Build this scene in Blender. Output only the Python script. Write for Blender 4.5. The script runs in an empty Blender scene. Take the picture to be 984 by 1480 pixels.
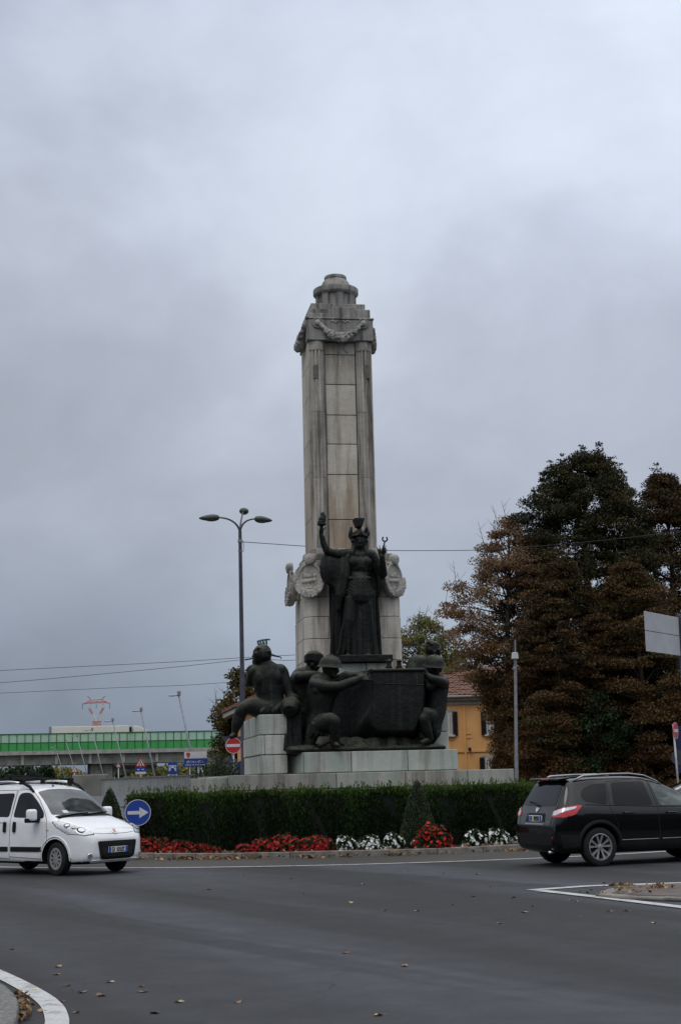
import bpy, bmesh, math, random
import numpy as np
from mathutils import Vector, Matrix, Euler
from mathutils.bvhtree import BVHTree
from mathutils.geometry import delaunay_2d_cdt

random.seed(7)
RNG = np.random.default_rng(11)
R = math.radians
PI = math.pi
SC = bpy.context.scene
COL = SC.collection

# ------------------------------------------------------------------ camera numbers
F = 2200.0
TH = math.atan(387 / 2200.0)
ROLL = R(1.4)
CAM = Vector((0, 0, 1.65))
FW = Vector((0, math.cos(TH), math.sin(TH)))
UP = Vector((0, -math.sin(TH), math.cos(TH)))
RT = Vector((1, 0, 0))

def ray(px, py):
    u, v = px - 492, 740 - py
    c, s = math.cos(ROLL), math.sin(ROLL)
    return FW * F + RT * (u * c + v * s) + UP * (-u * s + v * c)

def at(px, py, Y):
    d = ray(px, py)
    return CAM + d * (Y / d.y)

def ground(px, py, z=0.0):
    d = ray(px, py)
    return CAM + d * ((z - CAM.z) / d.z)

PSI = R(9)
MON = Vector((-0.06, 43.0, 0))
MONM = Matrix.Translation(MON) @ Matrix.Rotation(PSI, 4, 'Z')

def J(px, py, ly):
    """point of the monument's own frame that lies on its plane y = ly"""
    n = Vector((-math.sin(PSI), math.cos(PSI), 0))
    t = Vector((math.cos(PSI), math.sin(PSI), 0))
    d = ray(px, py)
    k = (ly - (CAM - MON).dot(n)) / d.dot(n)
    p = CAM + d * k - MON
    return Vector((p.dot(t), ly, p.z))

# ------------------------------------------------------------------ bookkeeping
WM = {}

def tag(o, label=None, cat=None, group=None, kind=None):
    if label: o['label'] = label
    if cat: o['category'] = cat
    if group: o['group'] = group
    if kind: o['kind'] = kind
    return o

def empty(name, loc, rz=0.0, label=None, cat=None, group=None):
    o = bpy.data.objects.new(name, None)
    o.empty_display_size = 0.2
    COL.objects.link(o)
    o.location = loc
    o.rotation_euler = (0, 0, rz)
    WM[o] = Matrix.Translation(Vector(loc)) @ Matrix.Rotation(rz, 4, 'Z')
    return tag(o, label, cat, group)

def wm(o):
    return WM.get(o, Matrix.Identity(4))

def link_mesh(name, me, mats, parent=None, space=None, smooth=False, origin=None):
    """space: matrix that takes the mesh's coordinates to the world (default: the parent's own space)"""
    o = bpy.data.objects.new(name, me)
    COL.objects.link(o)
    if not isinstance(mats, (list, tuple)): mats = [mats]
    if not me.materials:
        for m in mats: me.materials.append(m)
    if parent is not None:
        o.parent = parent
        if space is not None:
            me.transform(wm(parent).inverted() @ space)
        WM[o] = wm(parent)
    else:
        if space is not None: me.transform(space)
        if origin is None and len(me.vertices):
            n = len(me.vertices)
            a = np.empty(n * 3, np.float32); me.vertices.foreach_get('co', a)
            a = a.reshape(-1, 3)
            lo, hi = a.min(0), a.max(0)
            origin = Vector(((lo[0] + hi[0]) / 2, (lo[1] + hi[1]) / 2, lo[2]))
        if origin is not None:
            me.transform(Matrix.Translation(-Vector(origin)))
            o.location = origin
            WM[o] = Matrix.Translation(Vector(origin))
    if smooth is not False:
        me.polygons.foreach_set('use_smooth', [True] * len(me.polygons))
        if smooth is not True:
            try: me.set_sharp_from_angle(angle=R(smooth))
            except Exception: pass
    me.update()
    return o

def dup(root, loc, rz=0.0, label=None, group=None, scale=None):
    r = root.copy(); COL.objects.link(r)
    r.location = loc; r.rotation_euler = (0, 0, rz)
    if scale: r.scale = (scale,) * 3 if not isinstance(scale, tuple) else scale
    if label: r['label'] = label
    if group: r['group'] = group
    WM[r] = Matrix.Translation(Vector(loc)) @ Matrix.Rotation(rz, 4, 'Z')
    for ch in list(root.children):
        c = ch.copy(); COL.objects.link(c); c.parent = r
        for g in list(ch.children):
            d = g.copy(); COL.objects.link(d); d.parent = c
    return r

# ------------------------------------------------------------------ mesh builder
class MB:
    def __init__(s): s.v = []; s.f = []; s.m = []
    def add(s, vs, fs, mi=0):
        b = len(s.v); s.v += [tuple(x) for x in vs]
        s.f += [tuple(b + i for i in f) for f in fs]; s.m += [mi] * len(fs)
        return s
    def box(s, c, d, rz=0.0, mi=0, M=None):
        x, y, z = d[0] / 2, d[1] / 2, d[2] / 2
        vs = [Vector(p) for p in ((-x,-y,-z),(x,-y,-z),(x,y,-z),(-x,y,-z),(-x,-y,z),(x,-y,z),(x,y,z),(-x,y,z))]
        if M is None: M = Matrix.Rotation(rz, 4, 'Z')
        return s.add([Vector(c) + (M @ v) for v in vs], [(0,3,2,1),(4,5,6,7),(0,1,5,4),(1,2,6,5),(2,3,7,6),(3,0,4,7)], mi)
    def bb(s, x0, x1, y0, y1, z0, z1, mi=0):
        return s.box(((x0+x1)/2,(y0+y1)/2,(z0+z1)/2), (x1-x0,y1-y0,z1-z0), mi=mi)
    def cyl(s, p0, p1, r0, r1=None, n=12, caps=True, mi=0):
        p0, p1 = Vector(p0), Vector(p1); r1 = r0 if r1 is None else r1
        d = (p1 - p0)
        if d.length < 1e-7: return s
        q = d.to_track_quat('Z', 'Y').to_matrix()
        vs = []
        for p, r in ((p0, r0), (p1, r1)):
            for i in range(n):
                a = 2 * PI * i / n
                vs.append(p + q @ Vector((math.cos(a) * r, math.sin(a) * r, 0)))
        fs = [(i, (i+1) % n, n + (i+1) % n, n + i) for i in range(n)]
        if caps: fs += [tuple(range(n-1, -1, -1)), tuple(range(n, 2*n))]
        return s.add(vs, fs, mi)
    def tube(s, pts, r, n=8, mi=0, caps=True):
        pts = [Vector(p) for p in pts]; N = len(pts)
        rs = r if isinstance(r, (list, tuple)) else [r] * N
        vs = []; up = None
        for i, p in enumerate(pts):
            t = (pts[min(i+1, N-1)] - pts[max(i-1, 0)]).normalized()
            if up is None:
                up = t.orthogonal().normalized()
            up = (up - t * up.dot(t)).normalized()
            b = t.cross(up)
            for k in range(n):
                a = 2 * PI * k / n
                vs.append(p + (up * math.cos(a) + b * math.sin(a)) * rs[i])
        fs = []
        for i in range(N - 1):
            for k in range(n):
                fs.append((i*n+k, i*n+(k+1) % n, (i+1)*n+(k+1) % n, (i+1)*n+k))
        if caps: fs += [tuple(range(n-1, -1, -1)), tuple((N-1)*n + k for k in range(n))]
        return s.add(vs, fs, mi)
    def lathe(s, prof, c=(0,0,0), n=24, axis='Z', mi=0, M=None, fr=None, a0=0.0, a1=2*PI, caps=True):
        """prof: list of (r, h)"""
        closed = abs(a1 - a0 - 2*PI) < 1e-6
        m = n if closed else n + 1
        vs = []
        for r, h in prof:
            for i in range(m):
                a = a0 + (a1 - a0) * i / n
                rr = r if fr is None else fr(r, h, a)
                v = Vector((math.cos(a) * rr, math.sin(a) * rr, h))
                if axis == 'Y': v = Vector((v.x, v.z, v.y))
                elif axis == 'X': v = Vector((v.z, v.x, v.y))
                if M is not None: v = M @ v
                vs.append(Vector(c) + v)
        fs = []
        for j in range(len(prof) - 1):
            for i in range(n):
                k = (i + 1) % m
                fs.append((j*m+i, j*m+k, (j+1)*m+k, (j+1)*m+i))
        if closed and caps:
            if prof[0][0] > 1e-4: fs.append(tuple(range(m-1, -1, -1)))
            if prof[-1][0] > 1e-4: fs.append(tuple((len(prof)-1)*m + i for i in range(m)))
        return s.add(vs, fs, mi)
    def ell(s, c, r, M=None, n=14, k=9, mi=0):
        if not isinstance(r, (list, tuple)): r = (r, r, r)
        vs = [];
        for j in range(1, k):
            t = PI * j / k
            for i in range(n):
                a = 2 * PI * i / n
                v = Vector((math.sin(t)*math.cos(a)*r[0], math.sin(t)*math.sin(a)*r[1], math.cos(t)*r[2]))
                vs.append(Vector(c) + (M @ v if M is not None else v))
        tp, bt = Vector((0,0,r[2])), Vector((0,0,-r[2]))
        vs += [Vector(c) + (M @ tp if M is not None else tp), Vector(c) + (M @ bt if M is not None else bt)]
        T, B = len(vs)-2, len(vs)-1
        fs = []
        for j in range(k-2):
            for i in range(n):
                fs.append((j*n+i, (j+1)*n+i, (j+1)*n+(i+1)%n, j*n+(i+1)%n))
        for i in range(n):
            fs.append((T, i, (i+1)%n)); fs.append((B, (k-2)*n+(i+1)%n, (k-2)*n+i))
        return s.add(vs, fs, mi)
    def cap(s, p0, p1, r0, r1=None, n=12, mi=0):
        r1 = r0 if r1 is None else r1
        s.cyl(p0, p1, r0, r1, n, mi=mi); s.ell(p0, r0, n=n, k=8, mi=mi); s.ell(p1, r1, n=n, k=8, mi=mi)
        return s
    def chain(s, pts, rs, n=12):
        for i in range(len(pts) - 1): s.cap(pts[i], pts[i+1], rs[i], rs[i+1], n)
        return s
    def loft(s, pts, rad, n=18, k=5, ref=(1, 0, 0)):
        """smooth closed body along pts; rad = (across, deep) per point"""
        P = [Vector(p) for p in pts]; Rr = [r if isinstance(r, (tuple, list)) else (r, r) for r in rad]
        P = [P[0]*2-P[1]] + P + [P[-1]*2-P[-2]]; Rr = [Rr[0]] + Rr + [Rr[-1]]
        Q, S = [], []
        for i in range(1, len(P)-2):
            for j in range(k + (1 if i == len(P)-3 else 0)):
                t = j/k; h = lambda a, b, c, d: .5*((2*b) + (c-a)*t + (2*a-5*b+4*c-d)*t*t + (3*b-a-3*c+d)*t**3)
                Q.append(h(*P[i-1:i+3])); S.append([h(*[Rr[m][e] for m in range(i-1, i+3)]) for e in (0, 1)])
        N_ = len(Q); vs = []
        for i, p in enumerate(Q):
            t = (Q[min(i+1, N_-1)] - Q[max(i-1, 0)]).normalized()
            a = Vector(ref); a = (a - t*a.dot(t)).normalized(); b = t.cross(a)
            for m in range(n):
                th = 2*PI*m/n; vs.append(p + a*math.cos(th)*S[i][0] + b*math.sin(th)*S[i][1])
        fs = [(i*n+m, i*n+(m+1) % n, (i+1)*n+(m+1) % n, (i+1)*n+m) for i in range(N_-1) for m in range(n)]
        fs += [tuple(range(n-1, -1, -1)), tuple((N_-1)*n + m for m in range(n))]
        return s.add(vs, fs)
    def prism(s, poly, h0, h1, M=None, mi=0):
        """poly in xy, extruded in z, then M"""
        n = len(poly)
        vs = [Vector((x, y, h0)) for x, y in poly] + [Vector((x, y, h1)) for x, y in poly]
        if M is not None: vs = [M @ v for v in vs]
        ar = sum(poly[i][0]*poly[(i+1)%n][1]-poly[(i+1)%n][0]*poly[i][1] for i in range(n))
        if ar < 0:
            vs = vs[:n][::-1] + vs[n:][::-1]
        fs = [tuple(range(n-1, -1, -1)), tuple(range(n, 2*n))] + [(i, (i+1)%n, n+(i+1)%n, n+i) for i in range(n)]
        return s.add(vs, fs, mi)
    def quad(s, a, b, c, d, mi=0): return s.add([a, b, c, d], [(0,1,2,3)], mi)
    def mesh(s, name='m'):
        me = bpy.data.meshes.new(name)
        me.from_pydata([tuple(x) for x in s.v], [], s.f)
        if any(s.m): me.polygons.foreach_set('material_index', s.m)
        me.update()
        return me
    def build(s, name, mat, parent=None, space=None, smooth=False, bevel=0.0, seg=2, origin=None, recalc=False):
        me = s.mesh(name)
        if bevel or recalc:
            bm = bmesh.new(); bm.from_mesh(me)
            if recalc: bmesh.ops.recalc_face_normals(bm, faces=bm.faces)
            if bevel:
                es = [e for e in bm.edges if len(e.link_faces) == 2 and e.calc_face_angle(0) > R(30)]
                bmesh.ops.bevel(bm, geom=es, offset=bevel, segments=seg, affect='EDGES', clamp_overlap=True, profile=0.5)
            bm.to_mesh(me); bm.free()
        return link_mesh(name, me, mat, parent, space, smooth, origin)
    def sculpt(s, name, mat, parent=None, space=None, voxel=0.024, it=4, origin=None, disp=None):
        """melt the overlapping shapes together into one continuous surface"""
        me = s.mesh(name)
        o = bpy.data.objects.new('tmp', me); COL.objects.link(o)
        rm = o.modifiers.new('r', 'REMESH'); rm.mode = 'VOXEL'; rm.voxel_size = voxel; rm.adaptivity = 0.0
        if it:
            sm = o.modifiers.new('s', 'SMOOTH'); sm.iterations = it; sm.factor = 0.5
        dg = bpy.context.evaluated_depsgraph_get()
        nm = bpy.data.meshes.new_from_object(o.evaluated_get(dg))
        bpy.data.objects.remove(o); bpy.data.meshes.remove(me)
        nm.materials.clear()
        if disp is not None:
            n = len(nm.vertices)
            co = np.empty(n*3, np.float32); no = np.empty(n*3, np.float32)
            nm.vertices.foreach_get('co', co); nm.vertices.foreach_get('normal', no)
            co = co.reshape(-1,3); no = no.reshape(-1,3)
            co = co + no * disp(co)[:, None]
            nm.vertices.foreach_set('co', co.astype(np.float32).ravel()); nm.update()
        nm.name = name
        return link_mesh(name, nm, mat, parent, space, True, origin)

def smoothstep(a, b, x):
    t = max(0.0, min(1.0, (x - a) / (b - a))); return t * t * (3 - 2 * t)

def lerp_tab(tab, x):
    """monotone-ish interpolation in a table of (x, v)"""
    if x <= tab[0][0]: return tab[0][1]
    for i in range(len(tab) - 1):
        x0, v0 = tab[i]; x1, v1 = tab[i+1]
        if x <= x1:
            return v0 + (v1 - v0) * (x - x0) / (x1 - x0)
    return tab[-1][1]

def pchip(tab, x):
    xs = [t[0] for t in tab]; n = len(tab)
    if x <= xs[0]: return tab[0][1]
    if x >= xs[-1]: return tab[-1][1]
    d = [(tab[i+1][1]-tab[i][1])/(xs[i+1]-xs[i]) for i in range(n-1)]
    def sl(i):
        if i == 0: return d[0]
        if i == n-1: return d[-1]
        if d[i-1]*d[i] <= 0: return 0.0
        return 2*d[i-1]*d[i]/(d[i-1]+d[i])
    for i in range(n-1):
        if x <= xs[i+1]:
            h = xs[i+1]-xs[i]; t = (x-xs[i])/h
            return ((1+2*t)*(1-t)**2*tab[i][1] + t*(1-t)**2*h*sl(i) + t*t*(3-2*t)*tab[i+1][1] + t*t*(t-1)*h*sl(i+1))

# ------------------------------------------------------------------ leaves in bulk
def leaf_mesh(name, C, U, V, L, W, col):
    """one rhombic face per leaf: centre C, long axis U, short axis V; col per leaf"""
    n = len(C)
    L = np.asarray(L)[:, None]; W = np.asarray(W)[:, None]
    P = np.empty((n, 4, 3), np.float32)
    P[:, 0] = C - U*L/2; P[:, 1] = C + V*W/2 - U*L*0.08; P[:, 2] = C + U*L/2; P[:, 3] = C - V*W/2 - U*L*0.08
    me = bpy.data.meshes.new(name)
    me.vertices.add(n*4); me.vertices.foreach_set('co', P.ravel())
    me.loops.add(n*4); me.loops.foreach_set('vertex_index', np.arange(n*4, dtype=np.int32))
    me.polygons.add(n); me.polygons.foreach_set('loop_start', np.arange(0, n*4, 4, dtype=np.int32))
    a = me.attributes.new('Col', 'FLOAT_COLOR', 'POINT')
    c4 = np.ones((n, 4, 4), np.float32); c4[:, :, :3] = np.asarray(col)[:, None, :]
    a.data.foreach_set('color', c4.ravel())
    me.update(calc_edges=True)
    return me

def unit(a):
    return a / np.maximum(np.linalg.norm(a, axis=1, keepdims=True), 1e-6)

def rand_dirs(n): return unit(RNG.normal(size=(n, 3)))

def frames(n, nrm):
    """random in-plane axes for planes of normal nrm"""
    a = rand_dirs(n)
    u = unit(np.cross(nrm, a)); v = np.cross(nrm, u)
    return u, v
# ------------------------------------------------------------------ materials
def new_mat(name):
    m = bpy.data.materials.new(name); m.use_nodes = True
    nt = m.node_tree; nt.nodes.clear()
    out = nt.nodes.new('ShaderNodeOutputMaterial')
    b = nt.nodes.new('ShaderNodeBsdfPrincipled')
    nt.links.new(b.outputs[0], out.inputs[0])
    return m, nt, b, out

def N(nt, typ, **kw):
    n = nt.nodes.new(typ)
    for k, v in kw.items():
        if k.startswith('i_'):
            n.inputs[k[2:].replace('_', ' ')].default_value = v
        else: setattr(n, k, v)
    return n

def coords(nt, scale=(1,1,1), kind='Object'):
    tc = N(nt, 'ShaderNodeTexCoord'); mp = N(nt, 'ShaderNodeMapping')
    mp.inputs['Scale'].default_value = scale
    nt.links.new(tc.outputs[kind], mp.inputs[0])
    return mp.outputs[0]

def noise(nt, vec, scale, detail=4, rough=0.55, dist=0.0):
    n = N(nt, 'ShaderNodeTexNoise'); n.inputs['Scale'].default_value = scale
    n.inputs['Detail'].default_value = detail; n.inputs['Roughness'].default_value = rough
    n.inputs['Distortion'].default_value = dist
    if vec is not None: nt.links.new(vec, n.inputs['Vector'])
    return n.outputs['Fac']

def ramp(nt, fac, stops, interp='LINEAR'):
    r = N(nt, 'ShaderNodeValToRGB'); cr = r.color_ramp; cr.interpolation = interp
    while len(cr.elements) < len(stops): cr.elements.new(0.5)
    for e, (p, c) in zip(cr.elements, stops):
        e.position = p; e.color = (c if len(c) == 4 else (*c, 1)) if isinstance(c, (tuple, list)) else (c, c, c, 1)
    nt.links.new(fac, r.inputs[0])
    return r.outputs[0]

def mix(nt, fac, a, b, mode='MIX'):
    m = N(nt, 'ShaderNodeMix', data_type='RGBA', blend_type=mode)
    for sock, val in ((m.inputs[0], fac), (m.inputs[6], a), (m.inputs[7], b)):
        if isinstance(val, (int, float)): sock.default_value = val
        elif isinstance(val, (tuple, list)): sock.default_value = (*val, 1) if len(val) == 3 else val
        else: nt.links.new(val, sock)
    return m.outputs[2]

def math_n(nt, op, a, b=None):
    m = N(nt, 'ShaderNodeMath', operation=op)
    for sock, val in ((m.inputs[0], a), (m.inputs[1], b)):
        if val is None: continue
        if isinstance(val, (int, float)): sock.default_value = val
        else: nt.links.new(val, sock)
    return m.outputs[0]

def bump(nt, b, h, strength=0.3, dist=0.02):
    n = N(nt, 'ShaderNodeBump'); n.inputs['Strength'].default_value = strength
    n.inputs['Distance'].default_value = dist
    nt.links.new(h, n.inputs['Height']); nt.links.new(n.outputs[0], b.inputs['Normal'])

MT = {}
def simple(name, col, rough=0.6, metal=0.0, vary=0.25, scale=6.0, spec=0.4, bmp=0.0, coat=0.0, kind='Object'):
    m, nt, b, o = new_mat(name)
    v = coords(nt, kind=kind)
    f = noise(nt, v, scale, 5)
    lo = tuple(c * (1 - vary) for c in col); hi = tuple(min(1, c * (1 + vary)) for c in col)
    nt.links.new(ramp(nt, f, [(0.3, lo), (0.7, hi)]), b.inputs['Base Color'])
    b.inputs['Roughness'].default_value = rough; b.inputs['Metallic'].default_value = metal
    b.inputs['Specular IOR Level'].default_value = spec
    b.inputs['Coat Weight'].default_value = coat
    if coat: b.inputs['Coat Roughness'].default_value = 0.03
    if bmp: bump(nt, b, noise(nt, v, scale * 8, 4), bmp)
    MT[name] = m
    return m

def stone(name, c0, c1, stain, stain_amt=0.5, green=None, low=None, kind='Object'):
    """weathered travertine: clouded body, dark vertical run-off streaks, fine pitting"""
    m, nt, b, o = new_mat(name)
    v = coords(nt, kind=kind)
    body = ramp(nt, noise(nt, v, 1.1, 6, 0.62), [(0.3, c0), (0.7, c1)])
    vs = coords(nt, (2.6, 2.6, 0.22), kind)
    st = ramp(nt, noise(nt, vs, 1.6, 6, 0.68), [(0.46, 0.0), (0.64, 1.0)])
    st2 = math_n(nt, 'MULTIPLY', st, stain_amt)
    c = mix(nt, st2, body, stain)
    vg = coords(nt, (1, 1, 5.0), kind)
    grain = ramp(nt, noise(nt, vg, 5.0, 5, 0.7), [(0.3, 0.86), (0.7, 1.1)])
    c = mix(nt, 1.0, c, grain, 'MULTIPLY')
    if green:
        g = ramp(nt, noise(nt, coords(nt, (1.2, 1.2, 0.35), kind), 1.3, 4), [(0.42, 0.0), (0.62, 1.0)])
        c = mix(nt, math_n(nt, 'MULTIPLY', g, 0.75), c, green)
    if low:
        # brown rain stain, strongest in a band of heights
        z0, z1, colr = low
        tc = N(nt, 'ShaderNodeTexCoord'); sx = N(nt, 'ShaderNodeSeparateXYZ')
        nt.links.new(tc.outputs[kind], sx.inputs[0])
        mr = N(nt, 'ShaderNodeMapRange'); mr.inputs['From Min'].default_value = z1; mr.inputs['From Max'].default_value = z0
        nt.links.new(sx.outputs['Z'], mr.inputs['Value'])
        g = math_n(nt, 'MULTIPLY', mr.outputs[0], ramp(nt, noise(nt, coords(nt, (2, 2, 0.5), kind), 1.4, 5), [(0.3, 0.1), (0.7, 1.0)]))
        c = mix(nt, g, c, colr)
    ge = N(nt, 'ShaderNodeNewGeometry')
    c = mix(nt, 1.0, c, ramp(nt, ge.outputs['Random Per Island'], [(0.0, .78), (0.5, 1.0), (1.0, 1.10)]), 'MULTIPLY')
    nt.links.new(c, b.inputs['Base Color'])
    b.inputs['Roughness'].default_value = 0.85; b.inputs['Specular IOR Level'].default_value = 0.25
    bump(nt, b, noise(nt, v, 26, 6, 0.7), 0.35, 0.02)
    MT[name] = m
    return m

def leafmat(name, trans=0.25, rough=0.6, tint=1.0):
    m, nt, b, o = new_mat(name)
    a = N(nt, 'ShaderNodeAttribute', attribute_name='Col')
    c = a.outputs['Color']
    if tint != 1.0: c = mix(nt, 1.0, c, (tint, tint, tint), 'MULTIPLY')
    nt.links.new(c, b.inputs['Base Color'])
    b.inputs['Roughness'].default_value = rough; b.inputs['Specular IOR Level'].default_value = 0.2
    if trans:
        t = N(nt, 'ShaderNodeBsdfTranslucent'); nt.links.new(c, t.inputs[0])
        mx = N(nt, 'ShaderNodeMixShader'); mx.inputs[0].default_value = trans
        nt.links.new(b.outputs[0], mx.inputs[1]); nt.links.new(t.outputs[0], mx.inputs[2])
        nt.links.new(mx.outputs[0], o.inputs[0])
    MT[name] = m
    return m

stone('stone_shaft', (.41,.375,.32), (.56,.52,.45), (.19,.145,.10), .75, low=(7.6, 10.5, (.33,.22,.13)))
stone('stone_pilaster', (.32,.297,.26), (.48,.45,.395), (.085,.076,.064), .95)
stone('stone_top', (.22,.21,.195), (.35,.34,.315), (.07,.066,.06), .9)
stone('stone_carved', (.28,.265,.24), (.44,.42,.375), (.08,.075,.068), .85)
stone('stone_pedestal', (.40,.37,.325), (.55,.515,.455), (.15,.115,.085), .8)
stone('stone_plinth', (.34,.35,.32), (.50,.50,.46), (.15,.14,.11), .75, green=(.30,.36,.32))
stone('stone_step', (.31,.297,.265), (.44,.42,.375), (.13,.12,.10), .7, green=(.27,.30,.26))
simple('stone_joint', (.07,.062,.052), .95)
simple('grey_plate', (.12,.11,.10), .7)

def bronze():
    m, nt, b, o = new_mat('bronze')
    v = coords(nt)
    base = ramp(nt, noise(nt, v, 3.2, 6, .68), [(0.3, (.003,.0033,.003)), (0.55, (.006,.0066,.0055)), (0.8, (.016,.019,.016))])
    run = ramp(nt, noise(nt, coords(nt, (8, 8, .6)), 1.5, 6, .65), [(0.55, 0.0), (0.72, 1.0)])
    c = mix(nt, math_n(nt, 'MULTIPLY', run, .6), base, (.036,.048,.040))
    # rain-washed upward faces weather paler
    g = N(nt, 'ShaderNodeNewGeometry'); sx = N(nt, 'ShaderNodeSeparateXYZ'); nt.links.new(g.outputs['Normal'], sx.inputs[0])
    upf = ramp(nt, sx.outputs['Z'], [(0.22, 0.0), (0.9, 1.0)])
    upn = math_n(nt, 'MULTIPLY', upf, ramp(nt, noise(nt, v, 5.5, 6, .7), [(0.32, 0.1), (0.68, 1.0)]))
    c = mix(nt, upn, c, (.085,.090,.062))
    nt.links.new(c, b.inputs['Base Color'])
    b.inputs['Metallic'].default_value = 0.0; b.inputs['Roughness'].default_value = 0.48
    b.inputs['Specular IOR Level'].default_value = 0.2
    bump(nt, b, noise(nt, v, 9, 8, .72), .7, .05)
    MT['bronze'] = m
bronze()

def asphalt(name, c0, c1, streak=True):
    m, nt, b, o = new_mat(name)
    v = coords(nt)
    big = ramp(nt, noise(nt, coords(nt, (.22, .16, 1)), 1.0, 5, .55, .8), [(0.3, c0), (0.72, c1)])
    g = ramp(nt, noise(nt, v, 48, 4, .85), [(0.28, .42), (0.5, 1.0), (0.72, 1.7)])
    c = mix(nt, 1.0, big, g, 'MULTIPLY')
    if streak:
        # tyre-polished lanes that follow the traffic across the mouth of the junction
        def lane(rot, sc, det, lo, hi, dist):
            tc = N(nt, 'ShaderNodeTexCoord'); mp = N(nt, 'ShaderNodeMapping'); mp.vector_type = 'TEXTURE'; mp.inputs['Rotation'].default_value = (0, 0, R(-rot))
            mp.inputs['Scale'].default_value = (1/sc[0], 1/sc[1], 1)
            nt.links.new(tc.outputs['Object'], mp.inputs[0])
            return ramp(nt, noise(nt, mp.outputs[0], 1.0, det, .5, dist), [(lo, 0.0), (hi, 1.0)])
        s = lane(64, (.022, .30, 1), 3, .46, .60, .35)
        c = mix(nt, math_n(nt, 'MULTIPLY', s, .8), c, (.058,.062,.072))
        k = lane(58, (.03, .9, 1), 2, .58, .66, .3)
        c = mix(nt, math_n(nt, 'MULTIPLY', k, .5), c, (.010,.010,.011))
        mul = ramp(nt, noise(nt, v, 1.7, 7, .72), [(0.33, .74), (0.67, 1.2)])
        c = mix(nt, 1.0, c, mul, 'MULTIPLY')
        seam = lane(40, (.03, .22, 1), 0, .5, .502, .8)
        seam2 = lane(40, (.03, .22, 1), 0, .504, .506, .8)
        d_ = math_n(nt, 'SUBTRACT', seam, seam2)
        # hairline cracks, only in some areas
        vc = N(nt, 'ShaderNodeTexVoronoi'); vc.feature = 'DISTANCE_TO_EDGE'; vc.inputs['Scale'].default_value = .55
        wv = N(nt, 'ShaderNodeVectorMath', operation='ADD'); nz_ = N(nt, 'ShaderNodeTexNoise'); nz_.inputs['Scale'].default_value = 2.2
        nt.links.new(v, nz_.inputs['Vector']); nt.links.new(v, wv.inputs[0]); nt.links.new(nz_.outputs['Color'], wv.inputs[1]); nt.links.new(wv.outputs[0], vc.inputs['Vector'])
        ck = math_n(nt, 'MULTIPLY', ramp(nt, vc.outputs['Distance'], [(0.0, 1.0), (.012, 0.0)]), ramp(nt, noise(nt, v, .3, 3), [(.5, 0.0), (.6, .8)]))
        c = mix(nt, ck, c, (.008,.008,.008))
        oil = math_n(nt, 'MULTIPLY', ramp(nt, noise(nt, v, 3.1, 3, .5), [(.66, 0.0), (.74, 1.0)]), .45)
        c = mix(nt, oil, c, (.012,.012,.012))
        c = mix(nt, math_n(nt, 'MULTIPLY', d_, .5), c, (.009,.009,.009))
    nt.links.new(c, b.inputs['Base Color'])
    b.inputs['Roughness'].default_value = 0.78; b.inputs['Specular IOR Level'].default_value = 0.35
    bump(nt, b, noise(nt, v, 70, 3, .8), .45, .015)
    MT[name] = m
asphalt('asphalt', (.017,.017,.0175), (.026,.0262,.0275))
asphalt('gutter_asphalt', (.038,.034,.030), (.062,.056,.049), False)

def worn_paint(name, col):
    m, nt, b, o = new_mat(name)
    v = coords(nt)
    w = ramp(nt, noise(nt, v, 5, 8, .75), [(0.36, 0.0), (0.5, 1.0)])
    w2 = ramp(nt, noise(nt, v, 45, 3, .8), [(0.25, .72), (0.7, 1.05)])
    c = mix(nt, w, tuple(x*.45 for x in col), col)
    c = mix(nt, 1.0, c, w2, 'MULTIPLY')
    nt.links.new(c, b.inputs['Base Color']); b.inputs['Roughness'].default_value = .7
    MT[name] = m
worn_paint('road_paint', (.50,.50,.49))
simple('granite', (.15,.148,.142), .85, vary=.55, scale=24, bmp=.4)
simple('kerb_stone', (.18,.168,.148), .9, vary=.45, scale=5, bmp=.4)
simple('soil', (.06,.045,.03), .95, vary=.4, scale=8)
simple('verge', (.045,.06,.028), .95, vary=.5, scale=2.5)

def cobble():
    m, nt, b, o = new_mat('cobble')
    br = N(nt, 'ShaderNodeTexBrick'); nt.links.new(coords(nt), br.inputs['Vector'])
    br.inputs['Scale'].default_value = 5.5; br.inputs['Color1'].default_value = (.10,.076,.062,1); br.inputs['Color2'].default_value = (.14,.112,.096,1)
    br.inputs['Mortar'].default_value = (.07,.06,.05,1); br.inputs['Mortar Size'].default_value = .03
    c = mix(nt, 1.0, br.outputs[0], ramp(nt, noise(nt, coords(nt), 3, 5), [(0.3, .7), (0.7, 1.25)]), 'MULTIPLY')
    nt.links.new(c, b.inputs['Base Color']); b.inputs['Roughness'].default_value = .85
    bump(nt, b, br.outputs['Fac'], .4, -.01)
    MT['cobble'] = m
cobble()

def carpaint(name, col, rough=.3, coat=1.0, flake=.08):
    m, nt, b, o = new_mat(name)
    v = coords(nt)
    d = ramp(nt, noise(nt, v, 2.5, 5), [(0.3, tuple(c*(1-flake) for c in col)), (0.7, tuple(min(1, c*(1+flake)) for c in col))])
    nt.links.new(d, b.inputs['Base Color']); b.inputs['Roughness'].default_value = rough
    b.inputs['Coat Weight'].default_value = coat; b.inputs['Coat Roughness'].default_value = .04
    MT[name] = m
carpaint('white_paint', (.76,.76,.765), .4, .9)
carpaint('black_paint', (.0015,.0015,.002), .2, .8)
MT['black_paint'].node_tree.nodes['Principled BSDF'].inputs['Specular IOR Level'].default_value = .15
carpaint('silver_paint', (.42,.44,.46), .35, 1.0)
simple('black_plastic', (.008,.008,.0085), .6, vary=.25, spec=.2)
simple('grille_black', (.006,.006,.006), .55, vary=.2)
simple('seam_black', (.012,.012,.013), .8, vary=.1)
simple('tyre_rubber', (.009,.009,.009), .85, vary=.3)
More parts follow.
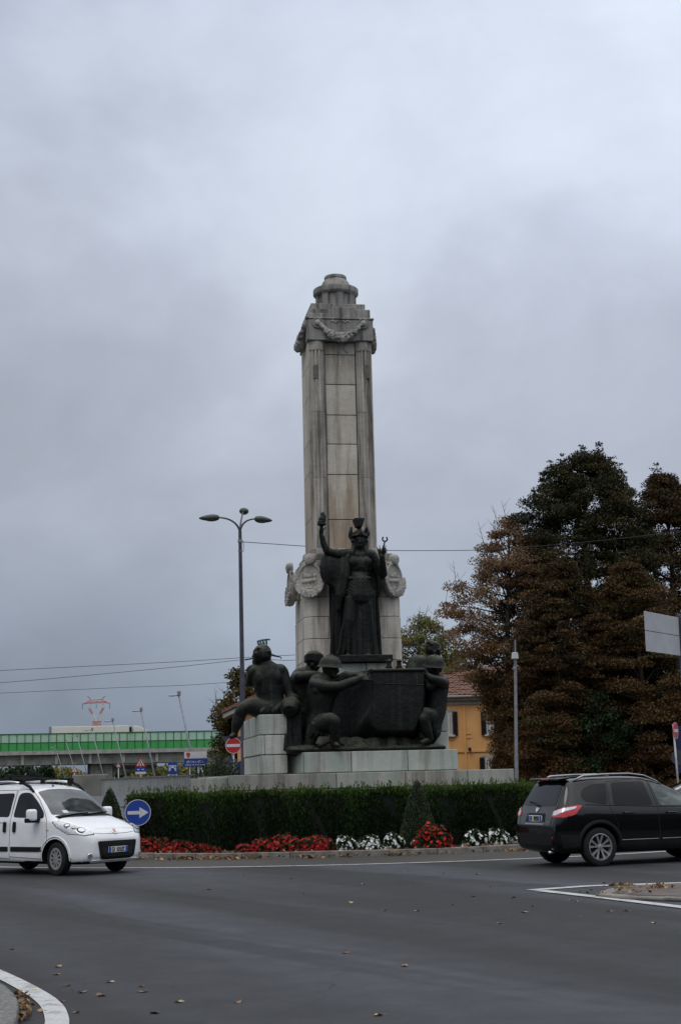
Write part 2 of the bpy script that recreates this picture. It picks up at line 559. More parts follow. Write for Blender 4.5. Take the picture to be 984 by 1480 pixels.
simple('wheel_grey', (.30,.30,.30), .4, .3, vary=.12)
simple('alloy', (.34,.34,.35), .33, .6, vary=.1)
simple('chrome', (.62,.63,.64), .18, .9, vary=.05)
simple('tail_red', (.50,.012,.014), .15, vary=.2, coat=1.0, scale=14)
simple('lamp_clear', (.62,.63,.65), .12, .2, vary=.25, coat=1.0, scale=22)
simple('lamp_amber', (.50,.42,.33), .2, .3, vary=.3, coat=1.0, scale=30)
simple('plate_white', (.62,.63,.60), .5, vary=.05)
simple('plate_blue', (.02,.06,.35), .5, vary=.05)
simple('ink_black', (.015,.015,.018), .6, vary=.05)
simple('sticker', (.55,.60,.62), .5, vary=.2, scale=30)

def carglass(name, col, rough=.03, clouds=None):
    m, nt, b, o = new_mat(name)
    v = coords(nt)
    c = ramp(nt, noise(nt, v, 2.2, 3), [(0.35, tuple(x*.7 for x in col)), (0.7, tuple(x*1.3 for x in col))])
    nt.links.new(c, b.inputs['Base Color']); b.inputs['Roughness'].default_value = rough
    b.inputs['IOR'].default_value = 1.5; b.inputs['Specular IOR Level'].default_value = .5
    MT[name] = m
carglass('dark_glass', (.004,.005,.0055))
MT['dark_glass'].node_tree.nodes['Principled BSDF'].inputs['Specular IOR Level'].default_value = .3
carglass('privacy_glass', (.002,.0025,.003))
MT['privacy_glass'].node_tree.nodes['Principled BSDF'].inputs['Specular IOR Level'].default_value = .3

def clearglass():
    m, nt, b, o = new_mat('clear_glass')
    nt.nodes.remove(b)
    g = N(nt, 'ShaderNodeBsdfGlossy'); g.inputs['Roughness'].default_value = .02; g.inputs[0].default_value = (.95,1,1,1)
    t = N(nt, 'ShaderNodeBsdfTransparent'); t.inputs[0].default_value = (.62,.72,.70,1)
    fr = N(nt, 'ShaderNodeFresnel'); fr.inputs[0].default_value = 1.55
    k = math_n(nt, 'MULTIPLY_ADD', fr.outputs[0], 1.1)
    k.node.inputs[2].default_value = .03
    mx = N(nt, 'ShaderNodeMixShader'); nt.links.new(k, mx.inputs[0])
    nt.links.new(t.outputs[0], mx.inputs[1]); nt.links.new(g.outputs[0], mx.inputs[2])
    nt.links.new(mx.outputs[0], o.inputs[0])
    MT['clear_glass'] = m
clearglass()

simple('steel_grey', (.23,.235,.255), .5, .3, vary=.2)
simple('pole_dark', (.055,.055,.075), .5, .2, vary=.25)
simple('lamp_dark', (.06,.068,.064), .5, .2, vary=.25)
simple('galvanised', (.36,.37,.38), .5, .4, vary=.2)
simple('cable_black', (.02,.02,.022), .6, vary=.1)
simple('sign_red', (.40,.018,.022), .4, vary=.12)
simple('sign_white', (.52,.53,.55), .45, vary=.1)
simple('fence_grey', (.17,.175,.18), .6, .2, vary=.3)
simple('sign_blue', (.012,.045,.27), .4, vary=.12)
simple('sign_back', (.40,.40,.42), .55, .1, vary=.12, scale=2)
simple('sign_back_dark', (.035,.042,.055), .6, vary=.2)
simple('pylon_red_hazed', (.50,.26,.27), .6, vary=.15)  # red paled, distance haze put into the colour
simple('pylon_white', (.55,.55,.56), .6, vary=.1)
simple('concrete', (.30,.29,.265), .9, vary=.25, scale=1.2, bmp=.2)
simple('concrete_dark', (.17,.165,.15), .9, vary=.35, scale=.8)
simple('barrier_green', (.048,.29,.075), .55, vary=.15, scale=.8)
simple('barrier_frame', (.012,.085,.03), .55, vary=.15)
def barrier_pane():
    m, nt, b, o = new_mat('barrier_pane')
    c = ramp(nt, noise(nt, coords(nt), .5, 4), [(0.3, (.40,.56,.43)), (0.7, (.48,.64,.50))])
    nt.links.new(c, b.inputs['Base Color']); b.inputs['Roughness'].default_value = .35
    t = N(nt, 'ShaderNodeBsdfTransparent'); t.inputs[0].default_value = (.78,.93,.82,1)
    mx = N(nt, 'ShaderNodeMixShader'); mx.inputs[0].default_value = .45
    nt.links.new(b.outputs[0], mx.inputs[1]); nt.links.new(t.outputs[0], mx.inputs[2]); nt.links.new(mx.outputs[0], o.inputs[0])
    MT['barrier_pane'] = m
barrier_pane()
simple('truck_white', (.60,.58,.52), .5, vary=.06, scale=.4)
def stucco():
    m, nt, b, o = new_mat('orange_stucco')
    v = coords(nt)
    c = ramp(nt, noise(nt, v, .9, 6, .65), [(0.3, (.66,.34,.125)), (0.7, (.76,.42,.17))])
    w = ramp(nt, noise(nt, coords(nt, (1.5, 1.5, .25)), 1.6, 5), [(0.55, 0.0), (0.8, .35)])
    c = mix(nt, w, c, (.30,.14,.06))
    nt.links.new(c, b.inputs['Base Color']); b.inputs['Roughness'].default_value = .95
    MT['orange_stucco'] = m
stucco()
simple('cornice_grey', (.34,.32,.29), .9, vary=.2)
simple('shutter_dark', (.022,.018,.018), .7, vary=.25)
simple('window_white', (.50,.49,.48), .6, vary=.1)
simple('house_glass', (.03,.035,.04), .08, vary=.3, spec=.6)
def rooftile():
    m, nt, b, o = new_mat('roof_tile')
    v = coords(nt)
    c = ramp(nt, noise(nt, v, 9, 3, .8), [(0.3, (.085,.043,.030)), (0.5, (.165,.083,.056)), (0.7, (.235,.135,.095))])
    nt.links.new(c, b.inputs['Base Color']); b.inputs['Roughness'].default_value = .9
    MT['roof_tile'] = m
rooftile()
simple('bark', (.055,.042,.032), .9, vary=.4, scale=10, bmp=.5)
leafmat('leaf', .22)
leafmat('leaf_dense', .12)
leafmat('petal', .2, .5)
leafmat('dead_leaf', .1, .8)
# ------------------------------------------------------------------ camera, sky, sun
cd = bpy.data.cameras.new('camera'); cam = bpy.data.objects.new('camera', cd); COL.objects.link(cam)
cd.sensor_fit = 'VERTICAL'; cd.sensor_height = 36.0; cd.lens = 36.0 * F / 1480.0
cd.clip_start = 0.1; cd.clip_end = 6000
cam.location = CAM
_q = Matrix((RT, UP, -FW)).transposed()
cam.rotation_euler = (_q @ Matrix.Rotation(-ROLL, 3, 'Z')).to_euler()
SC.camera = cam
SC.view_settings.view_transform = 'Standard'; SC.view_settings.look = 'None'; SC.view_settings.exposure = 0
SC.cycles.max_bounces = 6; SC.cycles.transparent_max_bounces = 12
SC.cycles.use_denoising = True

SKY_LOC = (3.1, .2, .7)
w = bpy.data.worlds.new('World'); SC.world = w; w.use_nodes = True
nt = w.node_tree; nt.nodes.clear()
out = N(nt, 'ShaderNodeOutputWorld')
SUN_EL, SUN_AZ = R(52), R(-28)
sky = N(nt, 'ShaderNodeTexSky'); sky.sky_type = 'NISHITA'; sky.sun_disc = False
sky.sun_elevation = SUN_EL; sky.sun_rotation = PI + SUN_AZ; sky.air_density = 1.2; sky.dust_density = 3.0
bg1 = N(nt, 'ShaderNodeBackground'); bg1.inputs[1].default_value = .08; nt.links.new(sky.outputs[0], bg1.inputs[0])
tc = N(nt, 'ShaderNodeTexCoord'); sx = N(nt, 'ShaderNodeSeparateXYZ'); nt.links.new(tc.outputs['Generated'], sx.inputs[0])
# overcast deck: dull at the horizon, brightening towards the zenith
grad = ramp(nt, sx.outputs['Z'], [(0.0, (.235,.29,.38)), (0.04, (.285,.345,.44)), (0.10, (.41,.475,.58)), (0.17, (.58,.64,.745)), (0.27, (.64,.70,.81)), (0.48, (.68,.755,.90)), (0.72, (1.22,1.27,1.36)), (1.0, (1.75,1.78,1.84))])
mp = N(nt, 'ShaderNodeMapping'); mp.inputs['Scale'].default_value = (1.0, 1.0, 1.5); mp.inputs['Location'].default_value = SKY_LOC
nt.links.new(tc.outputs['Generated'], mp.inputs[0])
cl = noise(nt, mp.outputs[0], 2.4, 6, .50, .25)
cl2 = noise(nt, mp.outputs[0], 6.5, 5, .55, .35)
m1 = ramp(nt, cl, [(0.35, (.76,.755,.775)), (0.44, (.86,.855,.87)), (0.50, (1.0,.995,.99)), (0.58, (1.06,1.055,1.04)), (0.68, (1.11,1.10,1.07))])
m2 = ramp(nt, cl2, [(0.36, .93), (0.64, 1.06)])
c = mix(nt, 1.0, grad, m1, 'MULTIPLY'); c = mix(nt, 1.0, c, m2, 'MULTIPLY')
# the left of the sky is the duller side
lr = N(nt, 'ShaderNodeMapRange'); lr.inputs['From Min'].default_value = -.24; lr.inputs['From Max'].default_value = .14
lr.inputs['To Min'].default_value = .86; lr.inputs['To Max'].default_value = 1.04
nt.links.new(sx.outputs['X'], lr.inputs['Value'])
cmb = N(nt, 'ShaderNodeCombineColor')
for i in range(3): nt.links.new(lr.outputs[0], cmb.inputs[i])
c = mix(nt, 1.0, c, cmb.outputs[0], 'MULTIPLY')
bg2 = N(nt, 'ShaderNodeBackground'); bg2.inputs[1].default_value = 1.0; nt.links.new(c, bg2.inputs[0])
ms = N(nt, 'ShaderNodeMixShader'); ms.inputs[0].default_value = .93
nt.links.new(bg1.outputs[0], ms.inputs[1]); nt.links.new(bg2.outputs[0], ms.inputs[2]); nt.links.new(ms.outputs[0], out.inputs[0])

sd = bpy.data.lights.new('sun', 'SUN'); sd.energy = 0.6; sd.angle = R(25); sd.color = (1.0, .96, .90)
so = bpy.data.objects.new('sun', sd); COL.objects.link(so)
so.rotation_euler = (PI/2 - SUN_EL, 0, -SUN_AZ * -1)
so.location = (0, 0, 60)

# ------------------------------------------------------------------ ground and road
RC = Vector((-0.2, 42.8, 0))                       # centre of the roundabout

def sheet(name, pts, z, mat, kind='structure', thick=0.0):
    mb = MB()
    if thick: mb.prism([(p[0], p[1]) for p in pts], z - thick, z)
    else: mb.add([(p[0], p[1], z) for p in pts], [tuple(range(len(pts)))])
    o = mb.build(name, MT[mat], recalc=True, origin=(0, 0, 0))
    return tag(o, kind=kind)

mb = MB(); mb.quad((-3000, -200, -.02), (3000, -200, -.02), (3000, 5000, -.02), (-3000, 5000, -.02))
tag(mb.build('ground', MT['verge'], origin=(0, 0, 0)), kind='structure')
mb = MB(); mb.quad((-90, -30, 0), (90, -30, 0), (90, 66, 0), (-90, 66, 0))
tag(mb.build('road', MT['asphalt'], origin=(0, 0, 0)), kind='structure')
# unseen dark bank, added behind the camera to darken reflections in the car paint
mb = MB(); nb_ = 90; hr_ = random.Random(21); prev = None
for i in range(nb_ + 1):
    a = R(-200 + 220*i/nb_); h = 7.5 + 2.2*math.sin(i*.9) + 1.5*math.sin(i*2.3) + hr_.uniform(-1, 1)
    row = [(38*math.cos(a)*k, 2 + 36*math.sin(a)*k, z) for k, z in ((1, -.02), (1.06, h*.45), (1.16, h*.85), (1.35, h), (1.9, h*.8))]
    if prev:
        for k in range(4): mb.quad(prev[k], row[k], row[k+1], prev[k+1])
    prev = row
simple('unseen_bank_green', (.018,.022,.012), .95, vary=.6, scale=.7)
tag(mb.build('unseen_bank', MT['unseen_bank_green'], origin=(0, 0, 0), smooth=True), kind='structure')

def ring(name, r0, r1, z, mat, a0=0, a1=2*PI, n=160, h=0.0, kind='structure', cx=RC):
    mb = MB()
    for i in range(n):
        A, B = a0 + (a1-a0)*i/n, a0 + (a1-a0)*(i+1)/n
        p = lambda r, a, zz: (cx.x + r*math.sin(a), cx.y - r*math.cos(a), zz)
        mb.quad(p(r0, A, z), p(r1, A, z), p(r1, B, z), p(r0, B, z))
        if h:
            mb.quad(p(r1, A, z), p(r1, A, z-h), p(r1, B, z-h), p(r1, B, z)); mb.quad(p(r0, A, z-h), p(r0, A, z), p(r0, B, z), p(r0, B, z-h))
    return tag(mb.build(name, MT[mat], recalc=False, origin=(0, 0, 0)), kind=kind)

ring('gutter_strip', 9.05, 12.0, 0.004, 'gutter_asphalt')
ring('edge_line', 12.05, 12.22, 0.008, 'road_paint')
KR = 8.95
mb = MB()
nk = 52
for i in range(nk):                                 # kerb of separate granite lengths
    a, b2 = 2*PI*i/nk + .0009, 2*PI*(i+1)/nk - .0009
    vs = []
    for r in (KR - .16, KR):
        for aa in (a, (a+b2)/2, b2):
            for z in (-.01, .13 + .006*math.sin(i*5.1)):
                vs.append((RC.x + r*math.sin(aa), RC.y - r*math.cos(aa), z))
    q = lambda r, k, z: r*6 + k*2 + z
    fs = []
    for k in range(2):
        fs += [(q(1,k,0), q(1,k+1,0), q(1,k+1,1), q(1,k,1)), (q(0,k,0), q(0,k,1), q(0,k+1,1), q(0,k+1,0)), (q(0,k,1), q(1,k,1), q(1,k+1,1), q(0,k+1,1))]
    fs += [(q(0,0,0), q(1,0,0), q(1,0,1), q(0,0,1)), (q(0,2,0), q(0,2,1), q(1,2,1), q(1,2,0))]
    mb.add(vs, fs)
tag(mb.build('kerb', MT['kerb_stone'], bevel=.012, recalc=True, origin=(0, 0, 0)), kind='structure')
mb = MB(); n = 120
mb.add([(RC.x + (KR-.15)*math.sin(2*PI*i/n), RC.y - (KR-.15)*math.cos(2*PI*i/n), .10) for i in range(n)], [tuple(range(n))])
tag(mb.build('flowerbed_soil', MT['soil'], recalc=True, origin=(0, 0, 0)), kind='structure')

# splitter island on the right, with its two white edge lines
G = lambda px, py: ground(px, py)
def strip(name, pts, wd, z=.006, mat='road_paint'):
    mb = MB(); n = len(pts)
    pts = [Vector((p[0], p[1], 0)) for p in pts]
    ws = wd if isinstance(wd, (list, tuple)) else [wd]*n
    L = []
    for i, p in enumerate(pts):
        t = (pts[min(i+1, n-1)] - pts[max(i-1, 0)]).normalized(); s = Vector((-t.y, t.x, 0))
        L.append((p + s*ws[i]/2, p - s*ws[i]/2))
    for i in range(n-1):
        mb.quad(*[Vector((q.x, q.y, z)) for q in (L[i][0], L[i][1], L[i+1][1], L[i+1][0])])
    return tag(mb.build(name, MT[mat], recalc=True, origin=(0, 0, 0)), kind='structure')

tip = G(766, 1287)
up = [tip, G(850, 1281), G(984, 1276.5), G(1150, 1270), G(1400, 1262)]
lo = [G(780, 1288), G(860, 1297), G(984, 1312), G(1150, 1334), G(1400, 1372)]
strip('island_line_far', up, .22, .008)
strip('island_line_near', lo, .20, .012)
isl = [G(860, 1296.5), G(876, 1290), G(905, 1284.5), G(984, 1280.5), G(1150, 1274), G(1380, 1267), G(1380, 1352), G(1150, 1322), G(984, 1303.5), G(900, 1301)]
mb = MB(); mb.prism([(p.x, p.y) for p in isl], 0, .05)
o = mb.build('island_kerb', MT['kerb_stone'], bevel=.02, recalc=True, origin=(0, 0, 0)); tag(o, kind='structure')
cx = sum((p for p in isl), Vector()) / len(isl)
inn = []
for i, p in enumerate(isl):
    d = (cx - p); inn.append(p + d.normalized()*.22)
mb = MB(); mb.add([(p.x, p.y, .056) for p in inn], [tuple(range(len(inn)))])
tag(mb.build('island_paving', MT['cobble'], recalc=True, origin=(0, 0, 0)), kind='structure')

# kerb corner and curved line at the photographer's left
def smooth_pts(pts, k=6):
    P = [Vector((p[0], p[1], 0)) for p in pts]; P = [2*P[0]-P[1]] + P + [2*P[-1]-P[-2]]
    out = []
    for i in range(1, len(P)-2):
        for j in range(k):
            t = j/k
            a, b, c, d = P[i-1], P[i], P[i+1], P[i+2]
            out.append(.5*((2*b) + (c-a)*t + (2*a-5*b+4*c-d)*t*t + (3*b-a-3*c+d)*t**3))
    out.append(P[-2])
    return out
ln = smooth_pts([G(-160, 1345), G(-60, 1384), G(0, 1409), G(45, 1432), G(72, 1451), G(82, 1470), G(80, 1490), G(55, 1540), G(0, 1600)])
strip('corner_line', ln, .17, .008)
K_ = lambda px, py: ground(px, py, .12)
kc = smooth_pts([K_(-260, 1362), K_(-120, 1390), K_(-40, 1407), K_(0, 1419), K_(16, 1429), K_(26, 1442), K_(27, 1456), K_(14, 1490), K_(-40, 1550)], 5)
mb = MB(); mb.prism([(p.x, p.y) for p in kc] + [(-9, 8), (-9, 13)], 0, .12)
tag(mb.build('corner_kerb', MT['granite'], bevel=.025, seg=3, recalc=True, origin=(0, 0, 0)), kind='structure')
# ------------------------------------------------------------------ the stone monument (own frame: x right, -y to the front)
mon = empty('monument', MON, PSI, 'tall pale stone memorial pillar with fluted corners and domed top on a stepped base', 'monument')
XC = 0.0

def ashlar(mb, x0, x1, y0, y1, rows, cuts, gap=.016, side_cuts=None, jit=.004):
    """courses of separate blocks around a rectangle; rows: z levels; cuts: x joints of each course (front and back)"""
    rr = random.Random(len(rows)*31 + int(x1*100))
    for i in range(len(rows) - 1):
        z0, z1 = rows[i] + gap/2, rows[i+1] - gap/2
        xs = [x0] + list(cuts[i % len(cuts)]) + [x1]
        ym = (y0 + y1)/2 + rr.uniform(-.3, .3)
        for k in range(len(xs) - 1):
            a = xs[k] + (gap/2 if k else 0); b = xs[k+1] - (gap/2 if k < len(xs)-2 else 0)
            j = rr.uniform(-jit, jit)
            mb.bb(a, b, y0 + j, ym - gap/2, z0, z1)
            mb.bb(a, b, ym + gap/2, y1 - j, z0, z1)

# plinth: wide low step and the tier on it
t1x0, t1x1 = J(335, 1120, -4.4).x, J(742, 1111, -4.4).x
mb = MB(); ashlar(mb, t1x0, t1x1, -4.4, 4.2, [0.0, .55, 1.1, 1.44, 1.83], [[-.2, 1.9, 3.0], [.6, 2.4], [-1.5, .3, 2.2, 3.3], [-.9, .85, 2.45]])
mb.bb(t1x0 - .55, t1x0 - .008, -3.2, 3.6, 1.1, 1.78); mb.bb(t1x0 - .55, t1x0 - .008, -3.25, 3.6, 0, 1.09)
mb.build('step', MT['stone_step'], mon, bevel=.014)
mb = MB(); mb.bb(t1x0+.03, t1x1-.03, -4.37, 4.17, 0, 1.80)
mb.bb(-1.62, 2.27, -3.97, 3.0, 1.8, 2.33)
mb.build('joint_core', MT['stone_joint'], mon)
mb = MB(); ashlar(mb, -1.65, 2.30, -4.0, 3.2, [1.832, 2.36], [[-.45, 1.0]])
# splayed left shoulder of the tier
p0, p1 = J(411, 1118, -2.6), J(440, 1116, -4.0)
mb.prism([(-1.66, -3.98), (-1.66, -1.2), (-2.02, -1.2), (-2.02, -2.75)], 1.832, 2.358)
mb.build('tier', MT['stone_plinth'], mon, bevel=.014)

# side blocks that carry the seated figures
def block(x0, x1, y0, y1, zs):
    mb = MB()
    for i in range(len(zs)-1):
        s = .02 if i % 2 else 0
        ym = y0 + (y1-y0)*(.45 if i % 2 else .6)
        xm = x0 + (x1-x0)*(.18 if i % 2 else 1.2)
        z0, z1 = zs[i]+.009, zs[i+1]-.009
        for (a, b) in (((x0-s, xm-.004), (xm+.004, x1)) if xm < x1 else ((x0-s, x1),)):
            mb.bb(a, b, y0, ym-.004, z0, z1); mb.bb(a, b, ym+.004, y1, z0, z1)
    mb.build('side_block', MT['stone_plinth'], mon, bevel=.02)
    mb = MB(); mb.bb(x0+.04, x1-.04, y0+.05, y1-.05, zs[0], zs[-1]-.05); mb.build('joint_core', MT['stone_joint'], mon)
zs = [1.832, J(395, 1091, -3.6).z, J(395, 1062, -3.6).z, J(395, 1032, -3.6).z]
BZ = zs[-1]
bx0, bx1 = J(375, 1060, -3.6).x, J(415, 1060, -3.6).x
block(bx0, bx1, -3.6, .7, zs)
rx1 = J(648, 1060, -3.2).x
block(rx1 - .75, rx1, -3.2, -1.5, [1.832, 2.36, J(648, 1057, -3.2).z, J(648, 1027, -3.2).z])
# stone under the statue
mb = MB(); x0, x1 = J(489, 960, -2.25).x, J(562, 960, -2.25).x
ashlar(mb, x0, x1, -2.25, -1.2, [2.362, 3.1, 3.9, 4.72], [[.3]])
mb.build('statue_plinth', MT['stone_plinth'], mon, bevel=.012)

# pedestal
PX0, PX1, PY0, PY1 = -1.20, 1.44, -1.4, .75
mb = MB()
zr = [2.362, 3.0, 3.62, 4.25, 4.85, 5.45, 6.05, 6.6, 7.12, 7.62]
for i in range(len(zr)-1):
    z0, z1 = zr[i]+.007, zr[i+1]-.007
    tp = .07*(1 - i/8)
    c = .16
    def ring_poly(e):
        return [(PX0-e+c, PY0-e), (PX1+e-c, PY0-e), (PX1+e, PY0-e+c), (PX1+e, PY1+e-c), (PX1+e-c, PY1+e), (PX0-e+c, PY1+e), (PX0-e, PY1+e-c), (PX0-e, PY0-e+c)]
    if i % 2 == 0:
        mb.prism(ring_poly(tp), z0, z1)
    else:
        # two stones to the course
        P = ring_poly(tp); xm = -.55 if i % 4 == 1 else .75
        mb.prism([P[0], (xm-.006, P[0][1]), (xm-.006, P[4][1]), P[5], P[6], P[7]], z0, z1)
        mb.prism([(xm+.004, P[0][1]), P[1], P[2], P[3], P[4], (xm+.004, P[4][1])], z0, z1)
mb.build('pedestal', MT['stone_pedestal'], mon, bevel=.012)
mb = MB(); mb.bb(PX0+.14, PX1-.14, PY0+.04, PY1-.04, 2.3, 7.6); mb.bb(PX0+.04, PX1-.04, PY0+.2, PY1-.2, 2.3, 7.59)
mb.build('joint_core', MT['stone_joint'], mon)
mb = MB(); mb.bb(-1.08, 1.28, -1.32, .66, 7.624, 7.82); mb.bb(-.98, 1.16, -1.2, .62, 7.824, 7.98)
mb.bb(-1.19, -.86, -1.36, -1.0, 7.63, 7.80)
mb.build('pedestal_cap', MT['stone_carved'], mon, bevel=.02)

# shaft: a solid core, recessed front panels, a half-round fluted pilaster on each side
SX0, SX1, SY0, SY1 = -.88, .93, -.9, .55
SB, ST = 7.98, 14.02
mb = MB(); mb.bb(SX0+.03, SX1-.03, SY0+.16, SY1-.01, SB-.2, ST)
mb.build('joint_core', MT['stone_joint'], mon)
# left and right flanks in long stones
mb = MB()
zf = [SB-.02, 8.9, 10.2, 11.1, 12.4, 13.3, ST]
for i in range(len(zf)-1):
    for a, b in ((SX0-.02, SX0+.10), (SX1-.10, SX1+.02)):
        mb.bb(a, b, SY0+.10, SY1+.02, zf[i]+.005, zf[i+1]-.005)
    mb.bb(SX0+.11, SX1-.11, SY1-.1, SY1+.01, zf[i]+.005, zf[i+1]-.005)
mb.build('flank', MT['stone_shaft'], mon, bevel=.01)
# front panel stones with their joints where the photo shows them
zj = [SB-.02] + [J(497, p, -.78).z for p in (751, 686, 642, 600, 556, 513)] + [ST]
mb = MB()
rr = random.Random(3)
for i in range(len(zj)-1):
    d = rr.uniform(-.006, .006)
    mb.bb(-.40, .46, -.78+d, -.5, zj[i]+.010, zj[i+1]-.010)
mb.build('front_panel', MT['stone_shaft'], mon, bevel=.012)
# fluted pilasters
def pilaster(cx, r, zs):
    mb = MB()
    def fr(rad, h, a):
        k = (a - PI) / PI            # 0..1 round the front half
        return rad * (1 - .15*max(0, math.sin(k*PI*13))**.6)
    for i in range(len(zs)-1):
        z0, z1 = zs[i]+.005, zs[i+1]-.005
        mb.lathe([(r, z0), (r, z1)], (cx, -.72, 0), 54, fr=fr, a0=PI, a1=2*PI)
        mb.bb(cx-r*.985, cx+r*.985, -.72, -.55, z0, z1)
    mb.lathe([(r*1.03, ST-.27), (r*1.05, ST-.25), (r*1.05, ST-.02), (r*1.03, ST)], (cx, -.72, 0), 30, a0=PI, a1=2*PI)
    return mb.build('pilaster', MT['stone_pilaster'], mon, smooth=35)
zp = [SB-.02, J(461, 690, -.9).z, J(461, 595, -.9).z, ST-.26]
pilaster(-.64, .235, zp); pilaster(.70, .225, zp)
for px in (456.5, 531):
    mb = MB(); p = J(px, 537, -.95); mb.bb(p.x-.055, p.x+.055, -.965 if px < 500 else -.962, -.90, p.z-.20, p.z+.20)
    mb.build('plate', MT['grey_plate'], mon, bevel=.006)

# entablature with its swags
EX0, EX1, EY0, EY1 = -.93, .98, -1.0, .70
EZ0, EZ1 = ST, J(490, 461.5, -1.0).z
mb = MB(); mb.bb(EX0, EX1, EY0, EY1, EZ0+.005, EZ1)
mb.bb(EX0-.03, EX1+.03, EY0-.03, EY1+.03, EZ1+.004, EZ1+.05)
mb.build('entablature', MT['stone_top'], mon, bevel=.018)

def swag(M, w, drop, name='garland'):
    """swag of fruit between two bosses; local x across, z up, -y outward"""
    mb = MB(); r = random.Random(5)
    n = 26
    for i in range(n+1):
        t = i/n; x = (t-.5)*w; z = -drop*(1-(2*t-1)**2)
        fat = .05 + .105*(1-(2*t-1)**2)
        mb.ell((x, -fat*.35, z), (fat*.6, fat*.7, fat*.85), n=10, k=7)
        for k in range(7):
            a = r.uniform(0, 2*PI); mb.ell((x + r.uniform(-.02,.02), -fat*.6 - abs(math.cos(a))*fat*.55, z + math.sin(a)*fat*.8), r.uniform(.026, .046), n=8, k=6)
    return mb.sculpt(name, MT['stone_top'], mon, MONM @ M, voxel=.015, it=0)
def boss(M):
    mb = MB()
    mb.lathe([(0,-.10),(.05,-.095),(.085,-.065),(.098,-.03),(.10,-.02),(.125,-.03),(.14,-.045),(.155,-.03),(.16,0),(.16,.02),(0,.02)], (0,0,0), 24, axis='Y', M=M)
    mb.build('boss', MT['stone_top'], mon, smooth=40, recalc=True)
zb = J(495, 467, -1.05).z
FM = Matrix.Translation((.03, -1.0, zb))
for sx_ in (-.66, .66): boss(FM @ Matrix.Translation((sx_, -.01, 0)))
swag(FM @ Matrix.Translation((0, -.01, -.07)), 1.16, .38)
LM = Matrix.Translation((EX0, -.15, zb)) @ Matrix.Rotation(-PI/2, 4, 'Z')
swag(LM @ Matrix.Translation((0, -.02, -.07)) @ Matrix.Scale(1.25, 4, (0,1,0)), 1.1, .42)
for s in (-.62, .62): boss(LM @ Matrix.Translation((s, -.01, 0)))
RMx = Matrix.Translation((EX1, -.15, zb)) @ Matrix.Rotation(PI/2, 4, 'Z')
swag(RMx @ Matrix.Translation((0, -.02, -.07)), 1.1, .42)
# ribbon swirls on the frieze and little wreath reliefs at the head of the panel
for s in (-1, 1):
    mb = MB()
    pts = [(.03 + s*(.04 + .03*k + .012*math.sin(k*2.1)), -1.01, zb + .06 + .03*math.sin(k*1.4)) for k in range(9)]
    mb.tube(pts, [.018]*8 + [.006], 6); mb.build('relief', MT['stone_carved'], mon, smooth=True)
c0 = J(487, 503, -.8); c1 = J(504, 503, -.8)
for c, s in ((c0, -1), (c1, 1)):
    mb = MB()
    for k in range(14):
        a = PI/2 - s*(.3 + k*.19)
        p = Vector((c.x + s*-.02 - .10*math.cos(a)*1.0, -.79, c.z + .13*math.sin(a)))
        mb.ell(p, (.045, .03, .028), Matrix.Rotation(a + PI/2, 3, 'Y'), 8, 6)
    mb.build('relief', MT['stone_carved'], mon, smooth=True)

# stepped crown
mb = MB()
k = EZ1 + .054
mb.bb(-.86, .92, -.92, .66, k, k+.28); mb.bb(-.90, -.30, -.95, .66, k, k+.14); mb.bb(-.2, .5, -.97, -.9, k, k+.33)
mb.bb(-.78, .80, -.80, .60, k+.284, k+.48)
mb.bb(.70, .84, -.5, .6, k+.284, k+.36)
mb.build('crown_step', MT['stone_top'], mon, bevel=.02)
k2 = k + .484
mb = MB()
CXX = .045
mb.lathe([(.52, k2), (.52, k2+.40), (0, k2+.40)], (CXX, -.2, 0), 40)
for i in range(8):
    a = -PI/2 + i*PI/4 + .05
    M = Matrix.Translation((CXX + math.cos(a)*.50, -.2 + math.sin(a)*.50, k2+.20)) @ Matrix.Rotation(a, 4, 'Z')
    mb.box(M.translation, (.16, .22, .40), M=M.to_3x3().to_4x4())
mb.build('drum', MT['stone_top'], mon, smooth=35)
mb = MB()
za = k2 + .38
mb.lathe([(.50, za-.02), (.60, za), (.655, za+.05), (.66, za+.06), (.66, za+.19), (.645, za+.21), (.56, za+.23), (.44, za+.25), (.435, za+.26), (.425, za+.34), (.375, za+.44), (.31, za+.51), (.305, za+.52), (.325, za+.53), (.325, za+.60), (.30, za+.625), (0, za+.63)], (CXX, -.2, 0), 48)
mb.build('dome', MT['stone_top'], mon, smooth=30)

